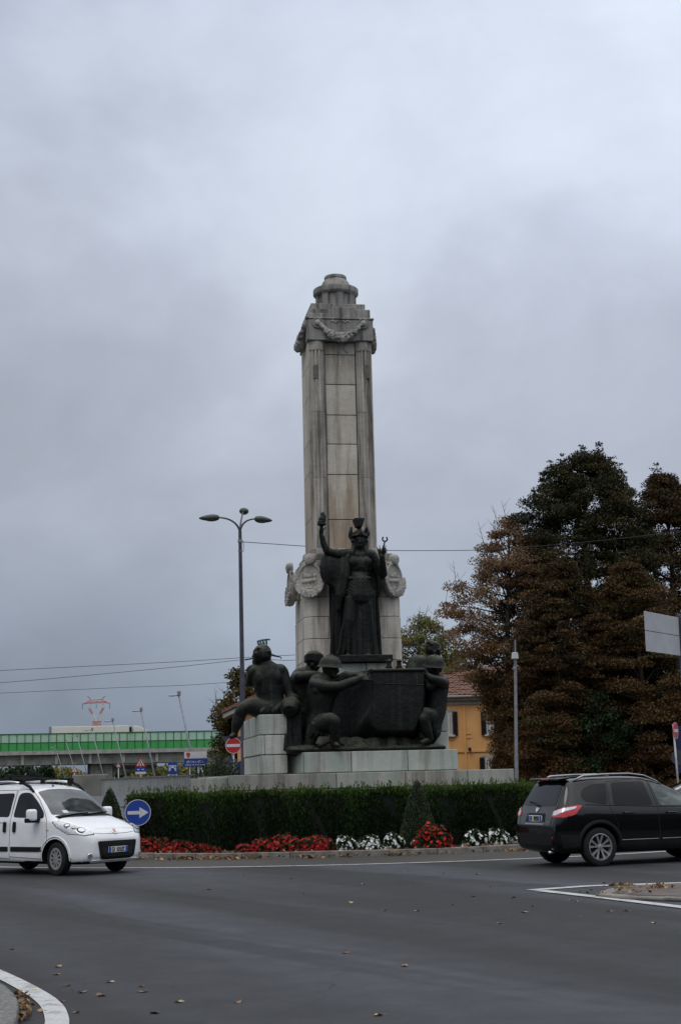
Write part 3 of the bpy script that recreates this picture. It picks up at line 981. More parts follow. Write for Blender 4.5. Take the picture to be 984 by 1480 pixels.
# heraldic cartouches on the shoulders of the pedestal
def cartouche(M, seed):
    r = random.Random(seed)
    mb = MB()
    ov = lambda a, sx, sz: (sx*math.cos(a)*(1 + .06*math.sin(2*a)*0), sz*math.sin(a)*(1 - .10*abs(math.cos(a))**4))
    mb.prism([ov(2*PI*i/40, .345, .41) for i in range(40)], -.06, .10, Matrix.Rotation(PI/2, 4, 'X'))
    mb.tube([(ov(2*PI*i/40, .335, .40)[0], -.105, ov(2*PI*i/40, .335, .40)[1]) for i in range(41)], .036, 8, caps=False)
    # shield charge: low relief of towers and a striding beast, reduced to soft forms
    for k in range(5):
        x = -.16 + .08*k; h = .10 + .05*math.sin(k*2.2 + seed)
        mb.box((x, -.105, .02 + h/2), (.05, .05, h))
    mb.cap((-.18, -.11, -.10), (.14, -.11, -.07), .05, .06, 8)
    for x in (-.16, -.06, .08, .17): mb.cap((x, -.11, -.12), (x + .02, -.11, -.25), .028, .022, 8)
    mb.box((0, -.1, -.28), (.44, .04, .03))
    # scroll at the head
    sp = []
    for i in range(40):
        a = i*.36; rad = .135*(1 - i/46)
        sp.append((.03 + rad*math.cos(a + 2.4), -.14 - .0016*i, .535 + rad*math.sin(a + 2.4)))
    mb.tube(sp, [.052 - .0006*i for i in range(40)], 8)
    mb.cyl((.03, -.02, .535), (.03, -.14, .535), .155, .15, 20)
    mb.cap((.0, -.08, .42), (-.22, -.08, .40), .05, .04); mb.cap((.0, -.08, .42), (.22, -.08, .38), .05, .04)
    # laurel festoon under the oval
    for i in range(30):
        t = i/29; a = PI*1.02 + t*PI*.98
        fat = .05 + .065*math.sin(PI*t)
        c = Vector((.40*math.cos(a), -.10, .46*math.sin(a) + .0))
        mb.ell(c, (fat, fat*1.15, fat), n=10, k=7)
        for q in range(5):
            b = r.uniform(0, 2*PI)
            mb.ell(c + Vector((math.cos(b)*fat*.8, -fat*.9, math.sin(b)*fat*.8)), (r.uniform(.02,.035)), n=7, k=5)
    mb.box((0, .02, -.05), (.5, .2, .7))
    mb.sculpt('cartouche', MT['stone_carved'], mon, MONM @ M, voxel=.0165, it=1)
def cart_at(px, py, ly, yaw, s=1.0, seed=1):
    p = J(px, py, ly)
    cartouche(Matrix.Translation(p) @ Matrix.Rotation(yaw, 4, 'Z') @ Matrix.Scale(s, 4), seed)
cart_at(449, 836, -1.42, R(-24), .98, 1)
cart_at(565, 836, -1.40, R(40), .98, 2)
cart_at(424, 848, -.15, R(-88), .98, 3)
# ------------------------------------------------------------------ bronzes (coordinates of the monument's frame)
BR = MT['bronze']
def statue_root(name, p, label, cat='statue', group=None):
    return empty(name, MONM @ Vector(p), PSI, label, cat, group)

def hand(mb, wrist, direction, normal, size=.34, curl=.25, spread=.14, thumb=1):
    """palm and five fingers; direction to the fingertips, normal out of the back of the hand"""
    d = Vector(direction).normalized(); n = Vector(normal).normalized(); s = d.cross(n).normalized(); n = s.cross(d)
    w = Vector(wrist); L = size
    for k in range(4):
        o = (k - 1.5)*.115*L*1.7
        mb.cap(w + d*L*.05 + s*o*.6, w + d*L*.48 + s*o, .075*L*1.35, .065*L*1.3, 8)
        ln = (.44, .52, .49, .38)[k]*L
        k0 = w + d*L*.5 + s*o
        dd = (d + s*(k-1.5)*spread - n*curl*.3).normalized()
        k1 = k0 + dd*ln*.5; k2 = k1 + (dd - n*curl).normalized()*ln*.5
        mb.chain([k0, k1, k2], [.062*L, .056*L, .044*L], 8)
    t0 = w + d*L*.12 + s*thumb*.20*L; t1 = t0 + (d*.7 + s*thumb*.6 - n*.2).normalized()*L*.26; t2 = t1 + (d + s*thumb*.1 - n*.3).normalized()*L*.22
    mb.chain([t0, t1, t2], [.08*L, .066*L, .05*L], 8)

def folds(freq, amp, seed=0, axis='x'):
    def f(co):
        x, y, z = co[:,0], co[:,1], co[:,2]
        ph = np.sin(z*1.7 + seed)*.9 + z*.35
        return (np.sin((x*1.0 + y*.6)*freq + ph) * amp + np.sin((x - y)*freq*.53 + 1.3*seed + z)*amp*.6)
    return f
def muscle(amp=.010, sc=9.0):
    def f(co):
        x, y, z = co[:,0]*sc, co[:,1]*sc, co[:,2]*sc
        return amp*(np.sin(x + 1.3*np.sin(z*.8))*np.sin(z*1.1 + .5*np.sin(y)) + .5*np.sin(y*1.7 + z*.6)*np.sin(x*1.9))
    return f

# ---- rough bronze ground the group stands on
gmb = MB(); r = random.Random(4)
x0, x1 = J(416, 1080, -3.8).x, J(643, 1080, -3.8).x
ZG = 2.362
gmb.bb(x0+.1, x1, -3.9, -1.3, ZG-.0, ZG+.09)
for i in range(46):
    x = x0 + .15 + (x1-x0-.3)*r.random(); y = r.uniform(-3.75, -2.0)
    k = 1.0 if x < .3 else .6
    gmb.ell((x, y, ZG+.05), (r.uniform(.2,.4), r.uniform(.2,.35), r.uniform(.08,.2)*k), n=10, k=7)
for i in range(16):
    gmb.ell((-.55 + 2.0*i/15, -3.1 + .25*math.sin(i*1.9), ZG+.08), (.32, .5, .26 + .08*math.sin(i*2.3)), n=10, k=7)
o = gmb.sculpt('bronze_ground', BR, None, MONM, voxel=.03, it=3, disp=muscle(.012, 6))
tag(o, 'dark rugged bronze ground slab under the pontoon and its soldiers', 'base')

# ---- goddess statue
root = statue_root('woman_statue', J(517, 950, -1.85), 'dark bronze robed woman with plumed helmet raising a torch before the pillar')
LY = -1.85
p = lambda px, py, ly=LY: J(px, py, ly)
def sx(cx, cy, ly=LY): return J(440 + cx/6.15, 730 + cy/6.15, ly)
zf, zh, zw, zs_ = p(517, 949).z, p(517, 857).z, p(518, 834).z, p(519, 803).z
X = lambda px: p(px, 880).x
mb = MB()
# skirt: folded lathe, hips to hem, leaning slightly with the weight on one leg
def skirt_prof():
    out = []
    for t in [i/16 for i in range(17)]:
        z = zf + (zh+.06 - zf)*t
        out.append((.40 - .02*t - .04*math.sin(t*PI), z))
    return out
def skirt_fr(rad, h, a):
    t = (h - zf)/(zh - zf)
    f = (abs(math.sin(a*8 + .5*math.sin(h*2)))-.5)*.13 + math.sin(a*5 + 1.3 + h)*.04
    el = 1.0 / math.sqrt((math.cos(a)/1.22)**2 + (math.sin(a)/.85)**2)
    return rad*el*(1 + f*(1.25 - .75*t))
cxs = X(519)
mb.lathe(skirt_prof(), (cxs, LY, 0), 90, fr=skirt_fr)
# the bent knee pushing the cloth forward, and trailing hem
mb.chain([p(507, 868, LY-.16), p(505, 897, LY-.22), p(500, 930, LY-.16), p(492, 946, LY-.14)], [.18, .17, .15, .12])
mb.chain([p(529, 865, LY-.12), p(532, 905, LY-.14), p(534, 944, LY-.16)], [.18, .16, .13])
for k in range(9):
    a = p(489 + k*6.6, 945, LY - .28 + .03*math.sin(k*2)); b = p(503 + k*4.0, 862 + (k % 3)*5, LY-.30)
    mb.cap(a, b, .042, .022, 8)
for fx in (502, 531): mb.cap(p(fx, 949, LY-.30), p(fx + 6, 950, LY-.52), .075, .055)
mb.cap(p(545, 950, LY-.2), p(551, 951, LY-.3), .05, .04)
# scaled tunic, cuirass, bust
mb.chain([p(518, 862), p(518.5, 845)], [.42, .37]); mb.ell(p(518, 850, LY), (.42, .31, .28))
for k in range(15):
    a = PI*(1.05 + .9*k/14); mb.ell((cxs + .40*math.cos(a), LY + .30*math.sin(a), zh - .06 + .02*(k % 2)), (.055, .05, .09), n=9, k=7)
mb.ell(p(519, 833, LY), (.32, .25, .24)); mb.ell(p(520, 818, LY-.02), (.36, .25, .30))
for bx in (511.5, 529): mb.ell(p(bx, 813, LY-.15), (.165, .13, .16))
mb.ell(p(520, 804, LY+.02), (.42, .2, .16))
for k in range(11): mb.ell(p(505 + k*3, 835.5, LY-.27 + .006*abs(k-5)), (.035, .03, .045), n=8, k=6)
# neck and head
mb.cap(p(519.5, 803, LY-.02), p(519.5, 790, LY-.05), .125, .105)
mb.ell(p(519.5, 781.5, LY-.07), (.138, .165, .20))
mb.ell(p(519.3, 788.5, LY-.12), (.095, .10, .10)); mb.cap(p(519.4, 779, LY-.235), p(519.3, 784, LY-.255), .018, .032, 8)
mb.ell(p(519.3, 787.8, LY-.215), (.05, .02, .018)); mb.box(p(519.4, 777.6, LY-.20), (.18, .05, .03))
for ex in (516.2, 522.6): mb.ell(p(ex, 779.3, LY-.20), (.03, .022, .018), n=8, k=6)
# hair falling to the shoulders
for s, ex in ((-1, 509), (1, 530)):
    mb.chain([p(519.5 + s*7, 777, LY), p(519.5 + s*8, 790, LY-.02), p(ex, 800, LY-.1), p(ex + s*1, 811, LY-.12)], [.075, .08, .085, .04])
# raised arm with the torch, the other arm bent, palm open
sh = p(503, 801, LY+.02); el = p(473, 797, LY-.10); wr = p(464.5, 774, LY-.18)
mb.chain([sh, p(488, 801.5, LY-.04), el, p(467.5, 786, LY-.14), wr], [.155, .135, .105, .09, .066])
hand(mb, wr, (-.02, -.05, 1), (-.6, .6, .1), .27, 1.4, .04, 1)
sh2 = p(536, 802, LY+.02); el2 = p(554, 830, LY-.12); wr2 = p(551.5, 804, LY-.34)
mb.chain([sh2, p(546, 815, LY-.02), el2, p(553, 817, LY-.24), wr2], [.155, .125, .105, .095, .07])
hand(mb, wr2 + Vector((0,0,.02)), (-.05, -.1, 1), (0, 1, .2), .29, .15, .25, -1)
# short sleeve and falling drapery on that arm
mb.chain([p(538, 808, LY+.05), p(548, 826, LY+.02), p(549, 846, LY+.02), p(546, 862, LY+.05)], [.16, .15, .10, .05])
mb.sculpt('body', BR, root, MONM, voxel=.018, it=1, disp=lambda co: folds(34, .006, 1)(co) + np.where((co[:,2] > zh-.15) & (co[:,2] < zw+.35) & (np.abs(co[:,0]-cxs) < .42), .006*np.sin(co[:,0]*62)*np.sin(co[:,2]*58), 0))
# cape: hung from the lifted arm, bellying out behind it, falling to the base
cape = MB()
cape.ell(p(479.5, 823, LY+.02), (.35, .20, .46)); cape.ell(p(484, 811, LY+.05), (.40, .17, .26))
cape.chain([p(472, 803, LY), p(469, 820, LY), p(474, 838, LY), p(486, 850, LY)], [.10, .12, .12, .10])
cape.chain([p(497, 803, LY+.02), p(494, 830, LY-.1), p(490, 860, LY-.12), p(489, 880, LY-.1)], [.16, .15, .13, .06])
cape.chain([p(501, 806, LY-.06), p(500, 835, LY-.16), p(497, 862, LY-.16)], [.11, .10, .05])
b0, b1 = X(480), X(547)
cape.prism([(b0, LY+.10), (b1, LY+.10), (b1+.02, LY+.34), (b0-.02, LY+.34)], zf-.02, p(517, 806).z)
for k in range(13):
    xx = b0 + (b1-b0)*k/12
    cape.cap((xx, LY+.10, zf), (xx*.9 + cxs*.1, LY+.12, p(517, 812).z), .075, .045, 8)
cape.sculpt('cape', BR, root, MONM, voxel=.024, it=3, disp=folds(22, .012, 2))
# helmet with wings and crest
hm = MB()
hc = p(519.3, 775, LY-.03)
hm.ell(hc + Vector((0, .02, .03)), (.175, .20, .165)); hm.lathe([(.20, -.02), (.215, 0), (.20, .03)], hc + Vector((0, -.02, -.01)), 28)
hm.prism([(-.10, -.06), (0, .11), (.10, -.06)], 0, .04, Matrix.Translation(hc + Vector((0, -.20, .05))) @ Matrix.Rotation(PI/2, 4, 'X'))
for s in (-1, 1):
    for k in range(5):
        a = hc + Vector((s*.17, .0 + .035*k, -.08)); b = hc + Vector((s*(.215 - .010*k), .03 + .05*k, .24 - .03*k))
        hm.chain([a, (a+b)/2 + Vector((s*.05, 0, 0)), b], [.05, .062, .035], 8)
    hm.ell(hc + Vector((s*.185, 0, -.14)), (.06, .07, .06))
hm.cap(hc + Vector((0, 0, .16)), hc + Vector((-.01, .02, .30)), .06, .075)
hm.prism([(-.075, 0), (.075, 0), (.15, .22), (.12, .25), (-.12, .25), (-.15, .22)], -.12, .22, Matrix.Translation(hc + Vector((-.015, .05, .24))) @ Matrix.Rotation(PI/2, 4, 'X'))
hm.sculpt('helmet', BR, root, MONM, voxel=.016, it=2)
# torch
tm = MB()
tb = p(465, 769, LY-.2); tt = p(464.7, 758, LY-.2)
tm.cyl(p(464.3, 779, LY-.2), tt, .030, .055, 12); tm.lathe([(.05, -.02), (.12, .0), (.125, .035), (.10, .05), (.115, .07), (.11, .10), (.0, .10)], tt + Vector((0,0,-.02)), 20)
fl = [p(464.7, 755, LY-.2), p(465.5, 751, LY-.2), p(467, 747, LY-.2), p(466.2, 743, LY-.2), p(467.6, 740, LY-.2)]
tm.chain(fl, [.09, .105, .08, .06, .022]); tm.chain([p(463, 754, LY-.2), p(462.7, 749.5, LY-.2), p(464.5, 745.5, LY-.2)], [.06, .05, .02])
tm.sculpt('torch', BR, root, MONM, voxel=.015, it=1)
# small ring-headed staff in the open hand
rm_ = MB()
c = p(556, 779, LY-.36)
rm_.tube([c + Vector((.066*math.cos(a), 0, .066*math.sin(a))) for a in [R(125 + 290*i/24) for i in range(25)]], .021, 8)
rm_.tube([c + Vector((-.005, 0, -.066)), p(554.5, 790, LY-.36), p(552.5, 802, LY-.37)], .02, 8)
rm_.build('staff', BR, root, MONM, smooth=True)
pl = MB(); a, b = X(484.5), X(560)
pl.bb(a, b, LY-.58, LY+.42, p(517, 957, LY-.5).z, zf + .005)
pl.build('base_plate', BR, root, MONM, bevel=.02)

# ---- the pontoon
boat = statue_root('pontoon', J(560, 1070, -2.8), 'dark bronze pontoon boat with square bow on the rugged base', 'boat')
mb = MB()
Y0, Y1 = -3.95, -1.9
TL, TR, BRt, BL = J(537, 969, Y0), J(612.5, 968, Y0), J(604, 1057, Y0), J(530, 1062, Y0)
secs = []
for i in range(9):
    t = i/8; y = Y0 + (Y1-Y0)*t
    wl = -1.0*smoothstep(0, 1, t); wr_ = .35*smoothstep(0, 1, t)
    zt = TL.z - .06*math.sin(t*PI/2); zb = BRt.z - .40*smoothstep(0, .45, t)
    h = zt - zb
    row = [(TL.x+wl, y, zt), (TR.x+wr_, y, zt), (TR.x-.01+wr_*.97, y, zt-.30*h), (TR.x-.05+wr_*.9, y, zt-.6*h)]
    for k in range(1, 5):                 # rounded right bilge
        a = PI/2*k/5; row.append((BRt.x-.22+wr_*.6 + .22*math.cos(a), y, zb+.28 - .28*math.sin(a)))
    for k in range(1, 6):                 # and the long curved left one
        a = PI/2*k/5; row.append((BL.x+.46+wl*.5 - .42*math.sin(a)*(1+.35*t), y, zb+.46 - .46*math.cos(a)))
    row += [(TL.x+.03+wl*.9, y, zt-.5*h), (TL.x+.01+wl*.97, y, zt-.22*h)]
    secs.append(row)
vs = [v for s_ in secs for v in s_]; m = len(secs[0])
fs = [(i*m+k, i*m+(k+1) % m, (i+1)*m+(k+1) % m, (i+1)*m+k) for i in range(8) for k in range(m)]
fs += [tuple(range(m)), tuple(8*m + k for k in range(m-1, -1, -1))]
mb.add(vs, fs)
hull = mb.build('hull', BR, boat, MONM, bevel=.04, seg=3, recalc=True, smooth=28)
mb = MB()   # gunwale and rubbing strakes
def along(k0, off, rr_):
    mb.tube([Vector(secs[i][k0]) + Vector(off) for i in range(9)], rr_, 8)
along(0, (0,0,0), .05); along(1, (0,0,0), .05); along(m-2, (.012,0,0), .016)
f = Vector((0, -.006, 0))
P8 = [Vector(v) + f for v in secs[0]]
mb.tube([P8[0], P8[1]], .045, 8); mb.tube([P8[m-1] + Vector((0, 0, .02)), P8[2] + Vector((0, 0, .08))], .011, 8)
mb.build('strake', BR, boat, MONM, smooth=40)
for px in (562, 576.5):
    q = MB(); b_ = J(px, 969, -3.2); t_ = J(px, 956, -3.2)
    q.cyl(b_ + Vector((0,0,-.1)), t_, .085, .055, 12); q.ell(t_, (.075, .075, .06)); q.cyl(b_ + Vector((0,0,.06)), b_ + Vector((0,0,.10)), .095, .09, 12)
    q.build('bollard', BR, boat, MONM, smooth=40)

# ---- seated man seen from behind, with his water jar
LY = -2.95
root = statue_root('seated_man_statue', (bx0+.35, LY, BZ), 'bronze bare-backed bearded man seated on the left stone block, chin on hand')
mb = MB()
mb.ell(p(379, 945.5, LY), (.25, .27, .27)); mb.ell(p(380, 951, LY+.03), (.20, .2, .2))
mb.ell(p(371.5, 956, LY+.12), (.14, .16, .15)); mb.cap(p(369, 945, LY+.12), p(366.5, 949, LY+.18), .05, .06)   # beard, nose turned away
for k in range(14):
    a = k*.47; mb.ell(p(379 + 10*math.cos(a), 943 + 7*math.sin(a), LY - .13 + .06*math.cos(k*1.7)), (.07, .06, .05), n=9, k=7)
mb.ell(p(380.5, 948.5, LY-.225), (.04, .045, .07), n=9, k=7)
mb.cap(p(380.5, 951, LY), p(384.5, 964, LY), .165, .185)
mb.loft([p(394, 1031, LY), p(393, 1021, LY), p(391, 1008, LY), p(388.5, 992, LY), p(386.5, 977, LY), p(386, 967, LY-.0), p(384, 958, LY)], [(.38, .32), (.37, .31), (.345, .27), (.39, .28), (.42, .28), (.37, .24), (.18, .18)])
for s, q in ((-1, 376), (1, 399)): mb.ell(p(q, 981, LY-.12), (.17, .16, .24), Matrix.Rotation(s*.25, 3, 'Y'))
mb.ell(p(404, 969, LY), (.20, .2, .18)); mb.ell(p(369.5, 971, LY), (.155, .18, .17))
mb.loft([p(401, 966, LY), p(408, 972, LY), p(413, 987, LY-.05), p(418, 1001, LY-.10), p(422, 1012, LY-.2), p(424, 1020, LY-.28)], [.14, .165, .15, .125, .105, .075])
hand(mb, p(425, 1018, LY-.28), (.3, -.3, -.8), (0, -.8, -.3), .30, .6, .1)
mb.chain([p(367, 972, LY+.02), p(361.5, 986, LY+.2), p(362, 974, LY+.3)], [.16, .13, .09])
mb.chain([p(365, 966, LY+.08), p(359, 968, LY+.06)], [.10, .07])
mb.ell(p(365, 965, LY+.06), (.13, .13, .085))
# thigh, shin and foot of the leg that hangs over the corner of the block
mb.loft([p(390, 1024, LY-.05), p(376, 1023, LY), p(362, 1022, LY+.05), p(352, 1025, LY+.05), p(347, 1034, LY+.1), p(343, 1045, LY+.1), p(340, 1055, LY+.1), p(339, 1062, LY+.1)], [.29, .27, .225, .18, .165, .15, .105, .085], ref=(0,1,0))
mb.chain([p(340, 1062, LY+.1), p(334, 1065, LY-.02)], [.085, .06])
mb.chain([p(398, 1024, LY+.25), p(385, 1021, LY+.6)], [.24, .2])
# drapery over the seat
for k in range(8):
    mb.chain([p(378 + k*4.6, 1029.5, LY-.30 + .02*(k % 2)), p(385 + k*4.3, 1022 - (k % 3), LY-.28)], [.055, .04], 8)
mb.chain([p(400, 1027, LY-.30), p(410, 1018, LY-.3), p(416, 1012, LY-.2)], [.09, .08, .06])
mb.sculpt('body', BR, root, MONM, voxel=.02, it=7, disp=muscle(.008, 8))
# jar and the spilling water
jar = statue_root('water_jar', J(424, 1050, -3.4), 'bronze tipped jar spilling a column of water beside the left block', 'jar')
mb = MB()
jc = J(422.5, 1014, -3.25)
Mj = Matrix.Translation(jc) @ Matrix.Rotation(R(-62), 4, 'X') @ Matrix.Rotation(R(14), 4, 'Y')
mb.lathe([(0, -.62), (.16, -.60), (.26, -.42), (.27, -.28), (.20, -.12), (.155, -.05), (.15, 0), (.185, .05), (.205, .075), (.18, .085), (.135, .06), (.12, 0), (.12, -.2), (0, -.2)], (0,0,0), 32, M=Mj @ Matrix.Rotation(PI, 4, 'X') @ Matrix.Rotation(PI, 4, 'X'))
mb.build('jar_body', BR, jar, MONM, smooth=40, recalc=True)
mb = MB()
for k in range(7):
    x = -.14 + .045*k
    mb.chain([jc + Vector((x*.5, -.12, -.03)), jc + Vector((x, -.26 - .03*math.sin(k*1.7), -.22)), J(423, 1050, -3.5) + Vector((x*1.25, -.03*math.sin(k), 0)), J(421.5, 1083, -3.5) + Vector((x*1.5, 0, 0))], [.06, .085, .085, .11], 8)
mb.bb(J(417, 1050, -3.3).x, J(429, 1050, -3.3).x, -3.45, -2.8, ZG, J(423, 1020, -3.3).z)
mb.sculpt('water', BR, jar, MONM, voxel=.022, it=2, disp=folds(40, .008, 3))

# ---- soldier heads share one maker
def head(mb, c, yaw, pitch=0.0, s=.245, helmet=True, hair=False):
    M = Matrix.Rotation(yaw, 3, 'Z') @ Matrix.Rotation(pitch, 3, 'X')
    q = lambda x, y, z: Vector(c) + M @ Vector((x*s, y*s, z*s))
    mb.ell(q(0, .05, .05), (s*.74, s*.92, s*.98), M)
    mb.ell(q(0, -.28, -.48), (s*.52, s*.55, s*.50), M)
    mb.cap(q(0, -.86, .02), q(0, -1.0, -.26), s*.08, s*.15, 8)
    mb.cap(q(-.3, -.80, .14), q(.3, -.80, .14), s*.13, s*.13, 8)
    for x in (-.55, .55): mb.ell(q(x, -.50, -.22), (s*.2, s*.2, s*.26), M)
    mb.cap(q(-.2, -.80, -.52), q(.2, -.80, -.52), s*.07, s*.07, 8); mb.ell(q(0, -.68, -.80), (s*.24, s*.2, s*.18), M)
    for x in (-.76, .76): mb.ell(q(x, .05, -.08), (s*.10, s*.18, s*.28), M)
    if hair:
        for k in range(16):
            a = k*2.39; t = .35 + .55*(k/16)
            mb.ell(q(.72*math.sin(a)*t, .15 + .75*math.cos(a)*t, .95*math.sqrt(max(0, 1-t*t*.8))), (s*.24, s*.24, s*.18), M, 9, 7)
def helmet(c, yaw, pitch, s, root):
    M = (Matrix.Translation(Vector(c)) @ (Matrix.Rotation(yaw, 4, 'Z') @ Matrix.Rotation(pitch, 4, 'X')))
    mb = MB()
    def fr(rad, h, a): return rad*(1 + .16*abs(math.sin(a))**1.5)
    mb.lathe([(s*1.20, s*.10), (s*1.24, s*.12), (s*1.10, s*.30), (s*1.02, s*.55), (s*.92, s*.86), (s*.68, s*1.16), (s*.36, s*1.32), (0, s*1.37)], (0,0,0), 36, fr=fr, M=M)
    mb.lathe([(s*1.20, s*.10), (s*1.05, s*.16), (s*.98, s*.5), (0, s*.8)], (0,0,0), 36, fr=fr, M=M)
    mb.tube([M @ Vector((0, -s*(1.05*math.cos(t)), s*(.35 + 1.06*math.sin(t)))) for t in [PI*i/14 for i in range(15)]], s*.06, 6)
    mb.build('helmet', BR, root, MONM, smooth=40)

# ---- kneeling helmeted soldier, left of the boat, arms along the gunwale
LY = -3.62
root = statue_root('kneeling_soldier_statue', J(470, 1078, LY), 'bronze helmeted soldier kneeling left of the pontoon with arms stretched along it')
mb = MB()
hc = p(477, 966, LY-.05)
head(mb, hc, R(38), R(4), .25)
mb.cap(p(476, 974, LY+.03), p(470, 986, LY+.06), .15, .22)
mb.loft([p(461, 1056, LY+.12), p(461, 1046, LY+.12), p(462, 1031, LY+.1), p(464, 1012, LY+.07), p(467, 996, LY+.05), p(470, 986, LY+.05), p(474, 979, LY+.05)], [(.32, .3), (.35, .31), (.31, .27), (.36, .29), (.42, .30), (.38, .25), (.2, .2)])
for q in (461, 474): mb.ell(p(q, 998, LY-.16), (.17, .09, .12))
mb.ell(p(456, 990, LY-.0), (.20, .2, .19))
# near arm
mb.chain([p(456, 990, LY-.05), p(474, 993.5, LY-.30), p(490, 992, LY-.38), p(511, 985, LY-.38), p(522, 979.5, LY-.36)], [.17, .155, .135, .115, .08])
hand(mb, p(521, 980, LY-.37), (1, -.02, .22), (.05, -.8, .6), .36, .15, .07, 1)
# far arm over the edge
mb.chain([p(487, 985, LY+.12), p(500, 977, LY+.1), p(515, 975, LY+.05)], [.15, .125, .09])
hand(mb, p(515, 975, LY+.02), (1, -.1, .0), (0, -.4, .9), .32, .3, .08, 1)
# front leg planted, knee up; rear leg kneeling
mb.loft([p(462, 1050, LY+.0), p(470, 1046, LY-.22), p(478, 1042, LY-.40), p(483, 1045, LY-.46), p(484.5, 1056, LY-.42), p(483.5, 1066, LY-.38), p(483, 1075, LY-.36)], [.28, .25, .21, .175, .16, .125, .10], ref=(0,1,0))
mb.chain([p(482, 1076, LY-.34), p(488, 1078, LY-.52)], [.09, .065])
mb.chain([p(456, 1047, LY+.1), p(451, 1062, LY-.02), p(448, 1076, LY-.05), p(438, 1081, LY+.3)], [.24, .18, .14, .10])
# kilted cloth and cast rocks under the knee
for k in range(9): mb.chain([p(452 + 3.2*k, 1047, LY-.20), p(449 + 3.9*k, 1064 - (k % 2)*4, LY-.22 - .012*k)], [.06, .035], 8)
mb.chain([p(462, 1078, LY-.3), p(478, 1070, LY-.35), p(496, 1076, LY-.3)], [.06, .055, .05])
mb.sculpt('body', BR, root, MONM, voxel=.0195, it=4, disp=muscle(.009, 8))
helmet(hc, R(38), R(6), .25, root)

# ---- standing man behind him, forearm across
LY = -2.72
root = statue_root('standing_man_statue', J(440, 1075, LY), 'bronze man in soft cap bracing upright between the left block and the helmeted soldier')
mb = MB()
hc = p(453.5, 957, LY)
head(mb, hc, R(30), R(18), .24)
mb.ell(hc + Vector((0, .03, .12)), (.245, .27, .19)); 
for k in range(6): mb.tube([hc + Vector((.235*math.cos(a), .03 + .26*math.sin(a), .02 + .035*k + .02*math.sin(a*2 + k))) for a in [2*PI*i/18 for i in range(19)]], .022, 6)
mb.cap(p(450, 966, LY+.05), p(441, 977, LY+.08), .15, .2)
mb.loft([p(437, 1040, LY+.05), p(437, 1026, LY+.05), p(438, 1008, LY+.05), p(439, 990, LY+.05), p(441, 978, LY+.05), p(446, 970, LY+.05)], [(.32, .28), (.31, .26), (.33, .27), (.39, .29), (.36, .24), (.2, .2)])
mb.chain([p(428, 979, LY-.05), p(433, 978.5, LY-.32), p(455, 977, LY-.42), p(468, 976, LY-.36)], [.165, .15, .135, .09])
hand(mb, p(467, 976, LY-.36), (1, .2, .05), (0, -.6, .8), .30, .5, .05)
mb.chain([p(434, 1032, LY), p(434, 1052, LY-.1), p(434, 1076, LY-.05)], [.26, .19, .14])
mb.chain([p(444, 1034, LY+.1), p(452, 1055, LY), p(447, 1077, LY)], [.25, .18, .13])
mb.chain([p(424, 990, LY), p(426, 1020, LY+.02), p(428, 1072, LY)], [.10, .13, .10])
mb.sculpt('body', BR, root, MONM, voxel=.022, it=2, disp=muscle(.009, 8))

# ---- helmeted soldier at the right of the bow
LY = -3.45
root = statue_root('crouching_soldier_statue', J(625, 1070, LY), 'bronze helmeted soldier hunched at the right end of the pontoon, arms folded over it')
mb = MB()
hc = p(627.5, 964.5, LY-.08)
head(mb, hc, R(8), R(16), .24)
mb.cap(p(628, 975, LY+.05), p(630, 985, LY+.1), .14, .18)
mb.loft([p(623, 1058, LY+.02), p(625, 1046, LY+.04), p(628, 1030, LY+.08), p(630, 1010, LY+.1), p(631, 993, LY+.1), p(630, 983, LY+.08), p(628, 976, LY+.04)], [(.22, .28), (.25, .30), (.28, .30), (.29, .30), (.32, .29), (.27, .24), (.16, .18)])
mb.ell(p(640, 988, LY), (.16, .19, .17))
mb.chain([p(641, 987, LY-.02), p(638, 986, LY-.34), p(624, 981, LY-.42), p(617, 977, LY-.36)], [.155, .13, .115, .085])
hand(mb, p(618, 978, LY-.36), (-.8, .3, .1), (-.2, -.7, .7), .29, .6, .06)
mb.chain([p(617, 986, LY+.05), p(620, 992, LY-.3), p(633, 984, LY-.34)], [.14, .12, .09])
mb.chain([p(625, 1040, LY), p(616, 1033, LY-.34), p(611, 1040, LY-.42), p(617, 1056, LY-.36), p(621, 1068, LY-.3)], [.23, .2, .15, .14, .10])
mb.chain([p(620, 1070, LY-.3), p(610, 1073, LY-.5)], [.085, .06])
mb.chain([p(628, 1046, LY+.1), p(629, 1060, LY-.1), p(622, 1072, LY+.1)], [.2, .15, .1])
mb.sculpt('body', BR, root, MONM, voxel=.02, it=2, disp=muscle(.009, 8))
helmet(hc, R(8), R(12), .24, root)

# ---- bare-headed man behind him
LY = -2.4
root = statue_root('leaning_man_statue', J(612, 1070, LY), 'bronze bare-headed man leaning over the far right side of the pontoon')
mb = MB()
hc = p(625.5, 939, LY)
head(mb, hc, R(52), R(16), .235, hair=True)
mb.cap(p(622, 951, LY+.05), p(613, 963, LY+.1), .16, .24)
mb.loft([p(608, 1026, LY+.1), p(608, 1010, LY+.1), p(607, 990, LY+.1), p(608, 972, LY+.1), p(611, 962, LY+.08), p(618, 954, LY+.05)], [(.34, .3), (.34, .3), (.38, .31), (.45, .33), (.40, .27), (.22, .22)])
mb.chain([p(597, 966, LY), p(590, 984, LY-.2), p(600, 992, LY-.5)], [.19, .15, .11])
mb.chain([p(620, 968, LY), p(634, 985, LY-.1), p(640, 1005, LY-.3)], [.18, .15, .1])
mb.chain([p(604, 1020, LY+.1), p(604, 1046, LY-.1), p(604, 1080, LY)], [.26, .2, .13])
mb.chain([p(616, 1020, LY+.1), p(622, 1046, LY), p(624, 1080, LY+.1)], [.26, .2, .13])
